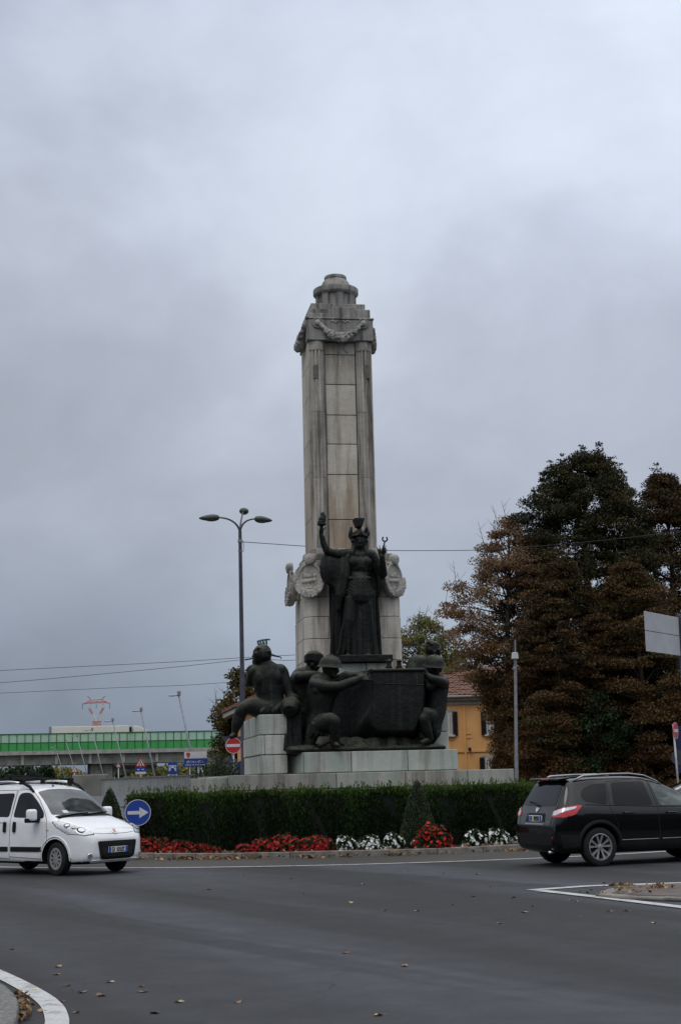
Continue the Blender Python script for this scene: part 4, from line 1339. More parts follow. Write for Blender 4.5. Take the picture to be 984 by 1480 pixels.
mb.sculpt('body', BR, root, MONM, voxel=.024, it=2, disp=muscle(.01, 8))
# ------------------------------------------------------------------ vehicles
class Car:
    """local frame: x forward, y left, z up, origin on the road midway between the axles"""
    def __init__(s, root, tabs, xs, paint, axles, wr, ww, xoff):
        s.root, s.xoff = root, xoff
        T = tabs
        rows = []
        for f in xs:
            zb, zt, w_, wt, be, dr = (pchip(T[k], f) for k in ('zb', 'zt', 'w', 'wr', 'belt', 'drop'))
            ze = zt - dr; be = min(be, ze - .01)
            zl = min(zb + .32, zb + (be - zb)*.55)
            half = [(0, zb), (w_*.6, zb), (w_*.90, zb+.012), (w_*.975, zb+.07), (w_*.998, (zb+zl)/2), (w_, zl), (w_*.995, zl + (be-zl)*.55), (w_*.978, be-.035), (w_*.955, be),
                    (w_*.955 + (wt-w_*.955)*.46, be + (ze-be)*.52), (wt, ze), (wt*.90, ze+(zt-ze)*.62), (wt*.55, zt-(zt-ze)*.10), (0, zt)]
            ring_ = [(y, z) for y, z in half] + [(-y, z) for y, z in half[-2:0:-1]]
            rows.append([s.X(f, y, z) for y, z in ring_])
        m = len(rows[0]); mb = MB()
        mb.v = [tuple(v) for r_ in rows for v in r_]
        for i in range(len(rows)-1):
            for k in range(m):
                mb.f.append((i*m+k, i*m+(k+1) % m, (i+1)*m+(k+1) % m, (i+1)*m+k)); mb.m.append(0)
        for b in (0, (len(rows)-1)*m):
            h = m//2
            for k in range(h):
                q = [b+k, b+k+1, b+(m-k-1) % m, b+(m-k) % m]
                q = list(dict.fromkeys(q))
                mb.f.append(tuple(q)); mb.m.append(0)
        me = mb.mesh('body')
        bm = bmesh.new(); bm.from_mesh(me); bmesh.ops.recalc_face_normals(bm, faces=bm.faces); bm.to_mesh(me); bm.free()
        o = bpy.data.objects.new('tmpbody', me); COL.objects.link(o)
        ss = o.modifiers.new('s', 'SUBSURF'); ss.levels = 2; ss.render_levels = 2
        cut = MB()
        s.archr = wr*1.16
        for ax in axles:
            for sd in (-1, 1):
                cut.cyl((ax, sd*(ww + .0), wr*1.02), (ax, sd*1.4, wr*1.02), s.archr, n=48)
        cme = cut.mesh('cut'); co = bpy.data.objects.new('tmpcut', cme); COL.objects.link(co)
        bo = o.modifiers.new('b', 'BOOLEAN'); bo.object = co; bo.operation = 'DIFFERENCE'; bo.solver = 'EXACT'
        dg = bpy.context.evaluated_depsgraph_get()
        nm = bpy.data.meshes.new_from_object(o.evaluated_get(dg))
        bpy.data.objects.remove(o); bpy.data.objects.remove(co)
        nm.materials.clear(); nm.name = 'body'
        nm.materials.append(MT[paint]); nm.materials.append(MT['black_plastic'])
        for p in nm.polygons:
            c = p.center
            p.material_index = 0
            for ax in axles:
                d = math.hypot(c.x-ax, c.z-wr*1.02)
                if abs(c.y) > ww-.02 and d < s.archr*1.004: p.material_index = 1
            if c.z < .26 and p.normal.z < -.5: p.material_index = 1
        s.body = link_mesh('body', nm, [], root, None, 32)
        dg = bpy.context.evaluated_depsgraph_get()
        s.bvh = BVHTree.FromPolygons([v.co.copy() for v in nm.vertices], [tuple(p.vertices) for p in nm.polygons])
    def X(s, f, y, z): return Vector((s.xoff(f), y, z))
    def hit(s, p, d):
        d = Vector(d).normalized()
        h = s.bvh.ray_cast(Vector(p) - d*4, d)
        return h[0], h[1]
    def decal(s, name, pts, d, mat, off=.004, step=.05, parent=None, rnd=.0, thick=.02):
        d = Vector(d).normalized()
        v = (Vector((0,0,1)) - d*d.z).normalized(); u = v.cross(d)
        P = [Vector(p) for p in pts]
        p2 = [Vector((p.dot(u), p.dot(v))) for p in P]
        if rnd: p2 = round_poly(p2, rnd)
        # subdivide the outline
        out = []
        for i, a in enumerate(p2):
            b = p2[(i+1) % len(p2)]; k = max(1, int((b-a).length/step + .5))
            out += [a + (b-a)*j/k for j in range(k)]
        nb = len(out)
        lo = Vector((min(p.x for p in out), min(p.y for p in out))); hi = Vector((max(p.x for p in out), max(p.y for p in out)))
        extra = []
        nx, ny = int((hi.x-lo.x)/step)+1, int((hi.y-lo.y)/step)+1
        for i in range(nx+1):
            for j in range(ny+1):
                q = Vector((lo.x + (hi.x-lo.x)*i/max(nx,1), lo.y + (hi.y-lo.y)*j/max(ny,1)))
                if inside(out, q) and min((q-e).length for e in out) > step*.45: extra.append(q)
        vs, es, fs, _, _, _ = delaunay_2d_cdt(out + extra, [], [tuple(range(nb))], 1, 1e-6)
        c0 = sum((p for p in P), Vector())/len(P)
        base = d*c0.dot(d)
        co, ok = [], []
        for q in vs:
            o = u*q.x + v*q.y + base
            h, n = s.hit(o, d)
            if h is None: co.append(None); ok.append(None); continue
            if n.dot(d) > 0: n = -n
            co.append(h + n*off); ok.append(n)
        mb = MB(); idx = {}
        def vid(i, inner=False):
            k = (i, inner)
            if k not in idx:
                idx[k] = len(mb.v); mb.v.append(tuple(co[i] - (ok[i]*thick if inner else Vector())))
            return idx[k]
        cnt = {}
        good = []
        for f in fs:
            if any(co[i] is None for i in f): continue
            good.append(f)
            for a, b in zip(f, f[1:] + f[:1]):
                cnt[frozenset((a, b))] = cnt.get(frozenset((a, b)), 0) + 1
        for f in good:
            mb.f.append(tuple(vid(i) for i in f)); mb.m.append(0)
            for a, b in zip(f, f[1:] + f[:1]):
                if cnt[frozenset((a, b))] == 1:
                    mb.f.append((vid(b), vid(a), vid(a, True), vid(b, True))); mb.m.append(0)
        return mb.build(name, MT[mat], parent or s.root, None, 40, recalc=True)
    def seam(s, name, pts, d, mat='seam_black', r=.005, off=0.0, step=.04, mb=None, parent=None):
        P = [Vector(p) for p in pts]; o = []
        for a, b in zip(P, P[1:]):
            k = max(1, int((b-a).length/step))
            for j in range(k + (1 if b is P[-1] else 0)):
                h, n = s.hit(a + (b-a)*j/k, d)
                if h is not None:
                    if n.dot(Vector(d)) > 0: n = -n
                    o.append(h + n*off)
        m2 = mb or MB()
        if len(o) > 1: m2.tube(o, r, 5)
        if mb is None: return m2.build(name, MT[mat], parent or s.root, None, True)

def inside(poly, q):
    c = False; n = len(poly)
    for i in range(n):
        a, b = poly[i], poly[(i+1) % n]
        if (a.y > q.y) != (b.y > q.y) and q.x < (b.x-a.x)*(q.y-a.y)/(b.y-a.y) + a.x: c = not c
    return c

def round_poly(p, r, k=4):
    out = []; n = len(p)
    for i in range(n):
        a, b, c = p[i-1], p[i], p[(i+1) % n]
        ra = min(r, (a-b).length*.45); rc = min(r, (c-b).length*.45)
        s0 = b + (a-b).normalized()*ra; s1 = b + (c-b).normalized()*rc
        for j in range(k+1):
            t = j/k; out.append(s0*(1-t)**2 + b*2*t*(1-t) + s1*t*t)
    return out

def make_wheel(parent, x, y, R_, side, style, steer=0.0):
    """side +1: outer face looks to +y"""
    w = bpy.data.objects.new('wheel', None); COL.objects.link(w); w.parent = parent
    w.location = (x, y, R_); w.rotation_euler = (0, 0, steer + (0 if side > 0 else PI))
    W2 = .105 if R_ > .33 else .09
    rr = R_*.70 if R_ > .33 else R_*.655
    mb = MB()
    mb.lathe([(rr*.97, -W2), (R_*.90, -W2*1.02), (R_*.975, -W2*.85), (R_, -W2*.55), (R_, W2*.55), (R_*.975, W2*.85), (R_*.90, W2*1.02), (rr*1.02, W2*.98), (rr*.99, W2*.82), (rr*.97, -W2)], (0,0,0), 48, axis='Y', caps=False)
    for k in range(40):
        a = 2*PI*k/40
        mb.box((math.cos(a)*R_*.9995, 0, math.sin(a)*R_*.9995), (.012, W2*1.2, .004), M=Matrix.Rotation(-a + PI/2, 4, 'Y'))
    mb.build('tyre', MT['tyre_rubber'], w, None, 40, recalc=True)
    mb = MB()
    mb.lathe([(rr*.985, W2*.80), (rr*1.0, W2*.92), (rr*.93, W2*.95), (rr*.90, W2*.80), (rr*.88, W2*.2), (rr*.9, -W2*.9)], (0,0,0), 48, axis='Y', caps=False)
    if style == 'alloy':
        for k in range(5):
            for dlt in (-.22, .22):
                a = 2*PI*k/5 + .3
                p0 = Vector((math.cos(a+dlt*.35)*rr*.16, W2*.66, math.sin(a+dlt*.35)*rr*.16)); p1 = Vector((math.cos(a+dlt*1.25)*rr*.93, W2*.84, math.sin(a+dlt*1.25)*rr*.93))
                t = (p1-p0); sd_ = Vector((-t.z, 0, t.x)).normalized()
                vs = []
                for q, wd in ((p0, .016), (p0.lerp(p1, .5), .015), (p1, .024)):
                    for yy in (-.03, .0): vs += [q + sd_*wd + Vector((0, yy, 0)), q - sd_*wd + Vector((0, yy, 0))]
                fs = []
                for b in (0, 4): fs += [(b+2, b+3, b+7, b+6), (b, b+4, b+5, b+1), (b, b+2, b+6, b+4), (b+1, b+5, b+7, b+3)]
                fs += [(0, 1, 3, 2), (8, 10, 11, 9)]
                mb.add(vs, fs)
    else:
        for k in range(10):
            a = 2*PI*k/10 + .1
            M = Matrix.Rotation(-a, 4, 'Y')
            c = Vector((math.cos(a)*rr*.62, W2*.80, math.sin(a)*rr*.62))
            mb.box(c, (rr*.66, .02, rr*.17), M=M)
            for dl in (-.5, .5):
                aa = a + dl*PI/10*1.0
            mb.box(Vector((math.cos(a+PI/10)*rr*.86, W2*.80, math.sin(a+PI/10)*rr*.86)), (rr*.18, .018, rr*.46), M=Matrix.Rotation(-(a+PI/10), 4, 'Y'))
        mb.lathe([(rr*.40, W2*.74), (rr*.40, W2*.86), (0, W2*.9)], (0,0,0), 30, axis='Y')
    mb.lathe([(0, W2*.45), (rr*.22, W2*.5), (rr*.21, W2*.74), (rr*.10, W2*.80), (0, W2*.80)], (0,0,0), 24, axis='Y')
    for k in range(5):
        a = 2*PI*k/5; mb.cyl((math.cos(a)*rr*.28, W2*.5, math.sin(a)*rr*.28), (math.cos(a)*rr*.28, W2*.78, math.sin(a)*rr*.28), .012, n=8)
    mb.build('rim', MT['alloy' if style == 'alloy' else 'wheel_grey'], w, None, 35, recalc=True)
    mb = MB(); mb.lathe([(0, -W2*.3), (rr*.95, -W2*.3), (rr*.95, -W2*.2), (rr*.5, W2*.05), (0, W2*.1)], (0,0,0), 30, axis='Y')
    mb.build('brake', MT['seam_black'], w, None, 40, recalc=True)
    return w

def glyph(ch, S):
    """5x7 strokes -> list of filled cells"""
    return [(c, 6 - r_) for r_, row in enumerate(FONT[ch]) for c in range(5) if row >> (4-c) & 1]
FONT = {'E': (31,16,16,30,16,16,31), 'X': (17,17,10,4,10,17,17), '6': (14,16,30,17,17,17,14), '2': (14,17,1,6,8,16,31), 'C': (14,17,16,16,16,17,14), 'B': (30,17,17,30,17,17,30),
        'F': (31,16,16,30,16,16,16), 'Z': (31,1,2,4,8,16,31), '5': (31,16,30,1,1,17,14), '8': (14,17,17,14,17,17,14), '0': (14,17,17,17,17,17,14), 'K': (17,18,20,24,20,18,17), '4': (2,6,10,18,31,2,2), 'G': (14,17,16,23,17,17,14), 'D': (30,17,17,17,17,17,30), '9': (14,17,17,15,1,1,14)}
def plate(car, centre, d, text, w_=.52, h_=.11):
    """number plate: white board with blue ends and black characters"""
    d = Vector(d).normalized(); u = Vector((0,0,1)).cross(d).normalized() * -1; v = Vector((0,0,1))
    h, n = car.hit(centre, d)
    o = h - d*.025
    M = Matrix((( -u.x*-1, -d.x, v.x, o.x), (u.y, -d.y, v.y, o.y), (u.z, -d.z, v.z, o.z), (0,0,0,1)))
    mb = MB(); mb.box((0, -.012, 0), (w_, .02, h_)); mb.v = [tuple(M @ Vector(q)) for q in mb.v]
    pl_ = mb.build('number_plate', MT['plate_white'], car.root, bevel=.003, recalc=True)
    for s_ in (-1, 1):
        mb = MB(); mb.box((s_*(w_/2-.03), .0005, 0), (.052, .01, h_*.95))
        mb.v = [tuple(M @ Vector(q)) for q in mb.v]; mb.build('blue_band', MT['plate_blue'], pl_, None, recalc=True)
    mb = MB(); cw = (w_-.16)/len(text)
    for i, ch in enumerate(text):
        if ch == ' ': continue
        for c, r_ in glyph(ch, 1):
            mb.box((-(w_-.16)/2 + cw*(i+.5) + (c-2)*cw*.155, .001, (r_-3)*h_*.105), (cw*.165, .01, h_*.11))
    mb.v = [tuple(M @ Vector(q)) for q in mb.v]; mb.build('plate_characters', MT['ink_black'], pl_, None, recalc=True)

# ---------------- white van
def build_van():
    gp = ground(86, 1265.5)                                       # contact of the near front wheel
    head_ = R(-37)
    H = Vector((math.cos(head_), math.sin(head_), 0)); Lf = Vector((-H.y, H.x, 0))
    WB, OV, Wt = 2.513, .80, .735
    cpos = gp + Lf*Wt - H*(WB/2)
    root = empty('white_van', (cpos.x, cpos.y, 0), head_, 'white compact van with roof bars driving onto the roundabout', 'van')
    T = dict(
        zb=[(0,.34),(.08,.25),(.25,.20),(.6,.19),(3.3,.21),(3.8,.27),(3.96,.38)],
        zt=[(0,.66),(.04,.735),(.10,.80),(.18,.865),(.35,.945),(.6,1.025),(.84,1.085),(.92,1.125),(1.2,1.335),(1.5,1.545),(1.64,1.618),(1.85,1.675),(2.4,1.725),(3.3,1.71),(3.7,1.66),(3.84,1.5),(3.92,1.05),(3.96,.7)],
        w=[(0,.54),(.04,.64),(.10,.72),(.2,.79),(.4,.838),(.75,.856),(1.0,.858),(3.2,.858),(3.7,.83),(3.9,.79),(3.96,.74)],
        wr=[(0,.46),(.04,.56),(.10,.63),(.2,.68),(.4,.71),(.84,.735),(1.2,.71),(1.5,.675),(2.0,.655),(3.7,.64),(3.86,.66),(3.96,.64)],
        belt=[(0,.60),(.04,.66),(.10,.725),(.2,.80),(.4,.885),(.84,1.0),(1.3,1.045),(2.5,1.075),(3.6,1.09),(3.9,.95),(3.96,.64)],
        drop=[(0,.03),(.2,.05),(.5,.07),(.84,.06),(1.2,.05),(1.6,.055),(2,.07),(3.7,.07),(3.96,.03)])
    xs = [0,.025,.06,.11,.18,.28,.4,.55,.7,.80,.86,.92,1.0,1.1,1.25,1.4,1.55,1.64,1.75,1.9,2.1,2.4,2.7,3.0,3.3,3.55,3.7,3.79,3.86,3.91,3.945,3.96]
    xo = lambda f: WB/2 + OV - f
    car = Car(root, T, xs, 'white_paint', (WB/2, -WB/2), .312, .60, xo)
    X = car.X
    for sd in (-1, 1):
        D = (0, -sd, 0)
        S = lambda pts: [X(f, 0, z) for f, z in pts]
        fw_ = [(1.16,1.06),(2.02,1.085),(1.98,1.53),(1.80,1.555),(1.66,1.535),(1.42,1.365),(1.20,1.17)]
        rw = [(2.14,1.09),(3.0,1.10),(2.98,1.53),(2.12,1.545)]
        qw = [(3.12,1.12),(3.62,1.14),(3.55,1.50),(3.12,1.525)]
        fd = car.decal('side_window', S(fw_), D, 'dark_glass', .005, .06, rnd=.07)
        car.decal('side_window', S(rw), D, 'privacy_glass', .005, .06, rnd=.06)
        car.decal('side_window', S(qw), D, 'privacy_glass', .005, .06, rnd=.06)
        mb = MB()
        car.seam('', S([(1.08,.34),(1.02,.75),(1.06,1.02),(1.22,1.215),(1.42,1.42),(1.66,1.59),(1.84,1.615),(2.05,1.60),(2.08,1.08),(2.08,.34),(1.08,.30)]), D, mb=mb)
        car.seam('', S([(2.08,.30),(2.08,1.60),(3.06,1.605),(3.06,.75),(2.98,.34),(2.08,.30)]), D, mb=mb)
        car.seam('', S([(2.2,.98),(3.75,1.0)]), D, mb=mb, r=.006)
        mb.build('door_gap', MT['seam_black'], root, None, True)
        for f in (1.94, 2.22):                                    # door handles: tall black grips
            car.decal('door_handle', S([(f-.035,.80),(f+.035,.80),(f+.035,1.0),(f-.035,1.0)]), D, 'black_plastic', .03, .03, rnd=.034, thick=.035)
        car.decal('side_strip', S([(1.16,.44),(2.04,.44),(2.04,.53),(1.16,.53)]), D, 'black_plastic', .014, .06, rnd=.015)
        car.decal('side_strip', S([(2.12,.44),(2.98,.44),(2.98,.53),(2.12,.53)]), D, 'black_plastic', .014, .06, rnd=.015)
        # flared wheel arch lips
        for ax in (OV, OV + WB):
            mb = MB()
            pts = [X(ax + .405*math.cos(a), 0, .318 + .405*math.sin(a)) for a in [PI*(-.02 + 1.04*i/24) for i in range(25)]]
            car.seam('', pts, D, mb=mb, r=.02, off=-.004, step=.5)
            mb.build('arch_lip', MT['white_paint'], root, None, True)
        car.decal('side_repeater', S([(.98,.83),(1.05,.83),(1.05,.86),(.98,.86)]), D, 'lamp_amber', .008, .03, rnd=.012)
        # mirror on its stalk
        mc = X(1.30, sd*.99, 1.13)
        mb = MB()
        mb.box(mc, (.16, .19, .22)); o = mb.build('mirror', MT['white_paint'], root, bevel=.05, seg=4, smooth=True)
        mb = MB(); mb.box(mc + Vector((-.03, -sd*.0, -.10)), (.14, .20, .09)); mb.box(mc + Vector((.0, -sd*.12, -.10)), (.12, .16, .08)); mb.build('mirror_foot', MT['black_plastic'], o, bevel=.02)
        # headlamp wrapping from the bonnet edge on to the wing
        d = Vector((-.72, -sd*.62, -.32))
        hl = [X(.90, sd*.815, .985), X(.66, sd*.80, 1.02), X(.36, sd*.71, .945), X(.15, sd*.58, .815), X(.11, sd*.515, .74), X(.20, sd*.68, .715), X(.46, sd*.84, .775), X(.74, sd*.85, .90)]
        car.decal('lamp_seal', [Vector(q)*1.0 + (Vector(q) - sum(hl, Vector())/len(hl))*.06 for q in hl], d, 'black_plastic', .005, .035, rnd=.03)
        lp = car.decal('headlamp', hl, d, 'lamp_clear', .010, .035, rnd=.03)
        for (f, y, z, rad, m) in ((.27, .69, .82, .070, 'seam_black'), (.262, .685, .815, .055, 'chrome'), (.40, .75, .87, .05, 'lamp_amber'), (.54, .79, .915, .052, 'seam_black'), (.535, .788, .91, .040, 'chrome')):
            h, n = car.hit(X(f, sd*y, z), d)
            if h is not None:
                mb = MB(); M = Matrix.Translation(h + n*(.014 if m == 'seam_black' else .018)) @ n.to_track_quat('Z', 'Y').to_matrix().to_4x4()
                mb.lathe([(rad*1.15, -.004), (rad*1.15, .004), (rad, .006), (rad*.5, .003), (0, .002)], (0,0,0), 20, M=M); mb.build('reflector', MT[m], lp, None, 40, recalc=True)
        # fog lamp pocket
        h, n = car.hit(X(.1, sd*.63, .36), (-.9, -sd*.44, 0))
        if h is not None:
            mb = MB(); M = Matrix.Translation(h + n*.006) @ n.to_track_quat('Z', 'Y').to_matrix().to_4x4()
            mb.lathe([(.05, 0), (.045, .006), (.03, .004), (0, .002)], (0,0,0), 18, M=M); mb.build('fog_lamp', MT['chrome'], root, None, 40, recalc=True)
        # roof rail: silver bar on black feet
        zr_ = lambda f: pchip(T['zt'], f) + .045
        pts = [X(1.62, sd*.655, pchip(T['zt'],1.62)-.05), X(1.76, sd*.64, zr_(1.76)-.035), X(1.95, sd*.635, zr_(1.95)), X(2.4, sd*.63, zr_(2.4)), X(3.0, sd*.63, zr_(3.0)), X(3.4, sd*.62, zr_(3.4)), X(3.65, sd*.62, zr_(3.6)-.10)]
        mb = MB(); mb.tube(pts[2:6], .022, 10); rl = mb.build('roof_rail', MT['chrome'], root, None, True)
        for q, w3 in ((pts[:3], [.02, .032, .03]), (pts[5:], [.03, .02])): mb = MB(); mb.tube(q, w3 if len(w3) == len(q) else [.03]*len(q), 10); mb.build('rail_foot', MT['black_plastic'], rl, None, True)
    # carrier bars across the rails
    for f in (1.98, 2.78):
        zz = pchip(T['zt'], f) + .085
        mb = MB(); mb.box(X(f, 0, zz + .025), (.055, 1.38, .035))
        for sd in (-1, 1): mb.box(X(f, sd*.63, zz - .02), (.10, .09, .10))
        mb.build('roof_bar', MT['black_plastic'], root, bevel=.008)
    mb = MB()
    zz = pchip(T['zt'], 2.4) + .15
    mb.box(X(2.38, -.25, zz), (1.1, .06, .04)); mb.box(X(2.1, -.25, zz + .04), (.16, .10, .06)); mb.box(X(2.8, -.25, zz + .02), (.3, .03, .03))
    mb.tube([X(2.0, -.25, zz + .02), X(2.1, -.3, zz + .11), X(2.22, -.24, zz + .10), X(2.3, -.25, zz + .03)], .016, 6)
    mb.build('bike_carrier', MT['black_plastic'], root, bevel=.006)
    h = X(1.80, 0, pchip(T['zt'], 1.8)); mb = MB(); mb.cap(h, h + Vector((-.05, 0, .2)), .006, .003, 6); mb.ell(h, (.03, .02, .02)); mb.build('aerial', MT['black_plastic'], root, None, True)
    # windscreen, wipers, bonnet line
    Dn = (-1, 0, -.12)
    ws = [X(.9, -.735, 1.135), X(.9, -.36, 1.115), X(.9, 0, 1.11), X(.9, .36, 1.115), X(.9, .735, 1.135), X(1.5, .60, 1.565), X(1.6, .3, 1.60), X(1.6, 0, 1.61), X(1.6, -.3, 1.60), X(1.5, -.60, 1.565)]
    car.decal('windscreen', ws, Dn, 'screen_glass', .006, .07, rnd=.04)
    mb = MB()
    car.seam('', [X(.86, -.70, 1.075), X(.9, -.3, 1.115), X(.92, .1, 1.14)], (-.3, 0, -1), mb=mb, r=.014, off=.016)
    car.seam('', [X(.86, -.1, 1.10), X(.9, .3, 1.12), X(.95, .62, 1.16)], (-.3, 0, -1), mb=mb, r=.014, off=.016)
    mb.build('wiper', MT['black_plastic'], root, None, True)
    car.decal('cowl', [X(.84, -.70, 1.06), X(.80, 0, 1.09), X(.84, .70, 1.06), X(.93, .72, 1.14), X(.91, 0, 1.13), X(.93, -.72, 1.14)], (-.3, 0, -1), 'black_plastic', .003, .06)
    mb = MB(); car.seam('', [X(.13, -.56, .765), X(.07, -.3, .752), X(.06, 0, .75), X(.07, .3, .752), X(.13, .56, .765)], (-1, 0, -.35), mb=mb, r=.005); 
    for sd in (-1, 1): car.seam('', [X(.82, sd*.76, 1.03), X(.6, sd*.735, 1.0), X(.36, sd*.70, .93)], (-.35, 0, -1), mb=mb, r=.005)
    mb.build('bonnet_gap', MT['seam_black'], root, None, True)
    # lower grille in its black surround, plate, badge
    g = car.decal('grille', [X(0, -.50, .625), X(0, .50, .625), X(0, .44, .33), X(0, .36, .29), X(0, -.36, .29), X(0, -.44, .33)], (-1, 0, 0), 'black_plastic', .012, .05, rnd=.04)
    gi = car.decal('grille_mesh', [X(0, -.40, .60), X(0, .40, .60), X(0, .36, .33), X(0, -.36, .33)], (-1, 0, 0), 'grille_black', .016, .05, parent=g, rnd=.03)
    for z in (.575, .535, .38, .345):
        mb = MB(); car.seam('', [X(0, -.36, z), X(0, .36, z)], (-1, 0, 0), mb=mb, r=.008, off=.02); mb.build('grille_bar', MT['black_plastic'], g, None, True)
    plate(car, X(0, .0, .46), (-1, 0, 0), 'EX 626ZC', .50, .11)
    h, n = car.hit(X(0, 0, .835), (-1, 0, -.5))
    M = Matrix.Translation(h + n*.004) @ n.to_track_quat('Z', 'Y').to_matrix().to_4x4()
    mb = MB(); mb.lathe([(.062, -.004), (.066, .006), (.055, .010), (.052, .006), (0, .006)], (0,0,0), 28, M=M); bd = mb.build('badge', MT['chrome'], root, None, 40, recalc=True)
    mb = MB(); mb.box(h + n*.011, (.05, .07, .004), M=n.to_track_quat('Z', 'Y').to_matrix().to_4x4()); mb.build('badge_field', MT['tail_red'], bd, None)
    h, n = car.hit(X(.97, -.42, 1.17), (-1, 0, -.12)); 
    mb = MB(); mb.box(h + n*.012, (.13, .09, .004), M=n.to_track_quat('Z', 'Y').to_matrix().to_4x4()); mb.build('windscreen_sticker', MT['sticker'], root, None)
    # lower lip
    car.decal('bumper_lip', [X(0, -.60, .285), X(0, .60, .285), X(0, .60, .245), X(0, -.60, .245)], (-1, 0, 0), 'white_paint', .02, .05, rnd=.015)
    for f, st in ((OV, R(-9)), (OV + WB, 0)):
        for sd in (-1, 1): make_wheel(root, xo(f), sd*Wt, .312, sd, 'cover', st)
    return root
def screenglass():
    m, nt, b, o = new_mat('screen_glass')
    c = ramp(nt, noise(nt, coords(nt, (1, 1.4, 2)), 1.3, 3, .5, .4), [(0.38, (.012,.014,.016)), (0.50, (.035,.042,.046)), (0.62, (.07,.08,.085))])
    nt.links.new(c, b.inputs['Base Color']); b.inputs['Roughness'].default_value = .04; b.inputs['Specular IOR Level'].default_value = .7
    MT['screen_glass'] = m
screenglass()
build_van()

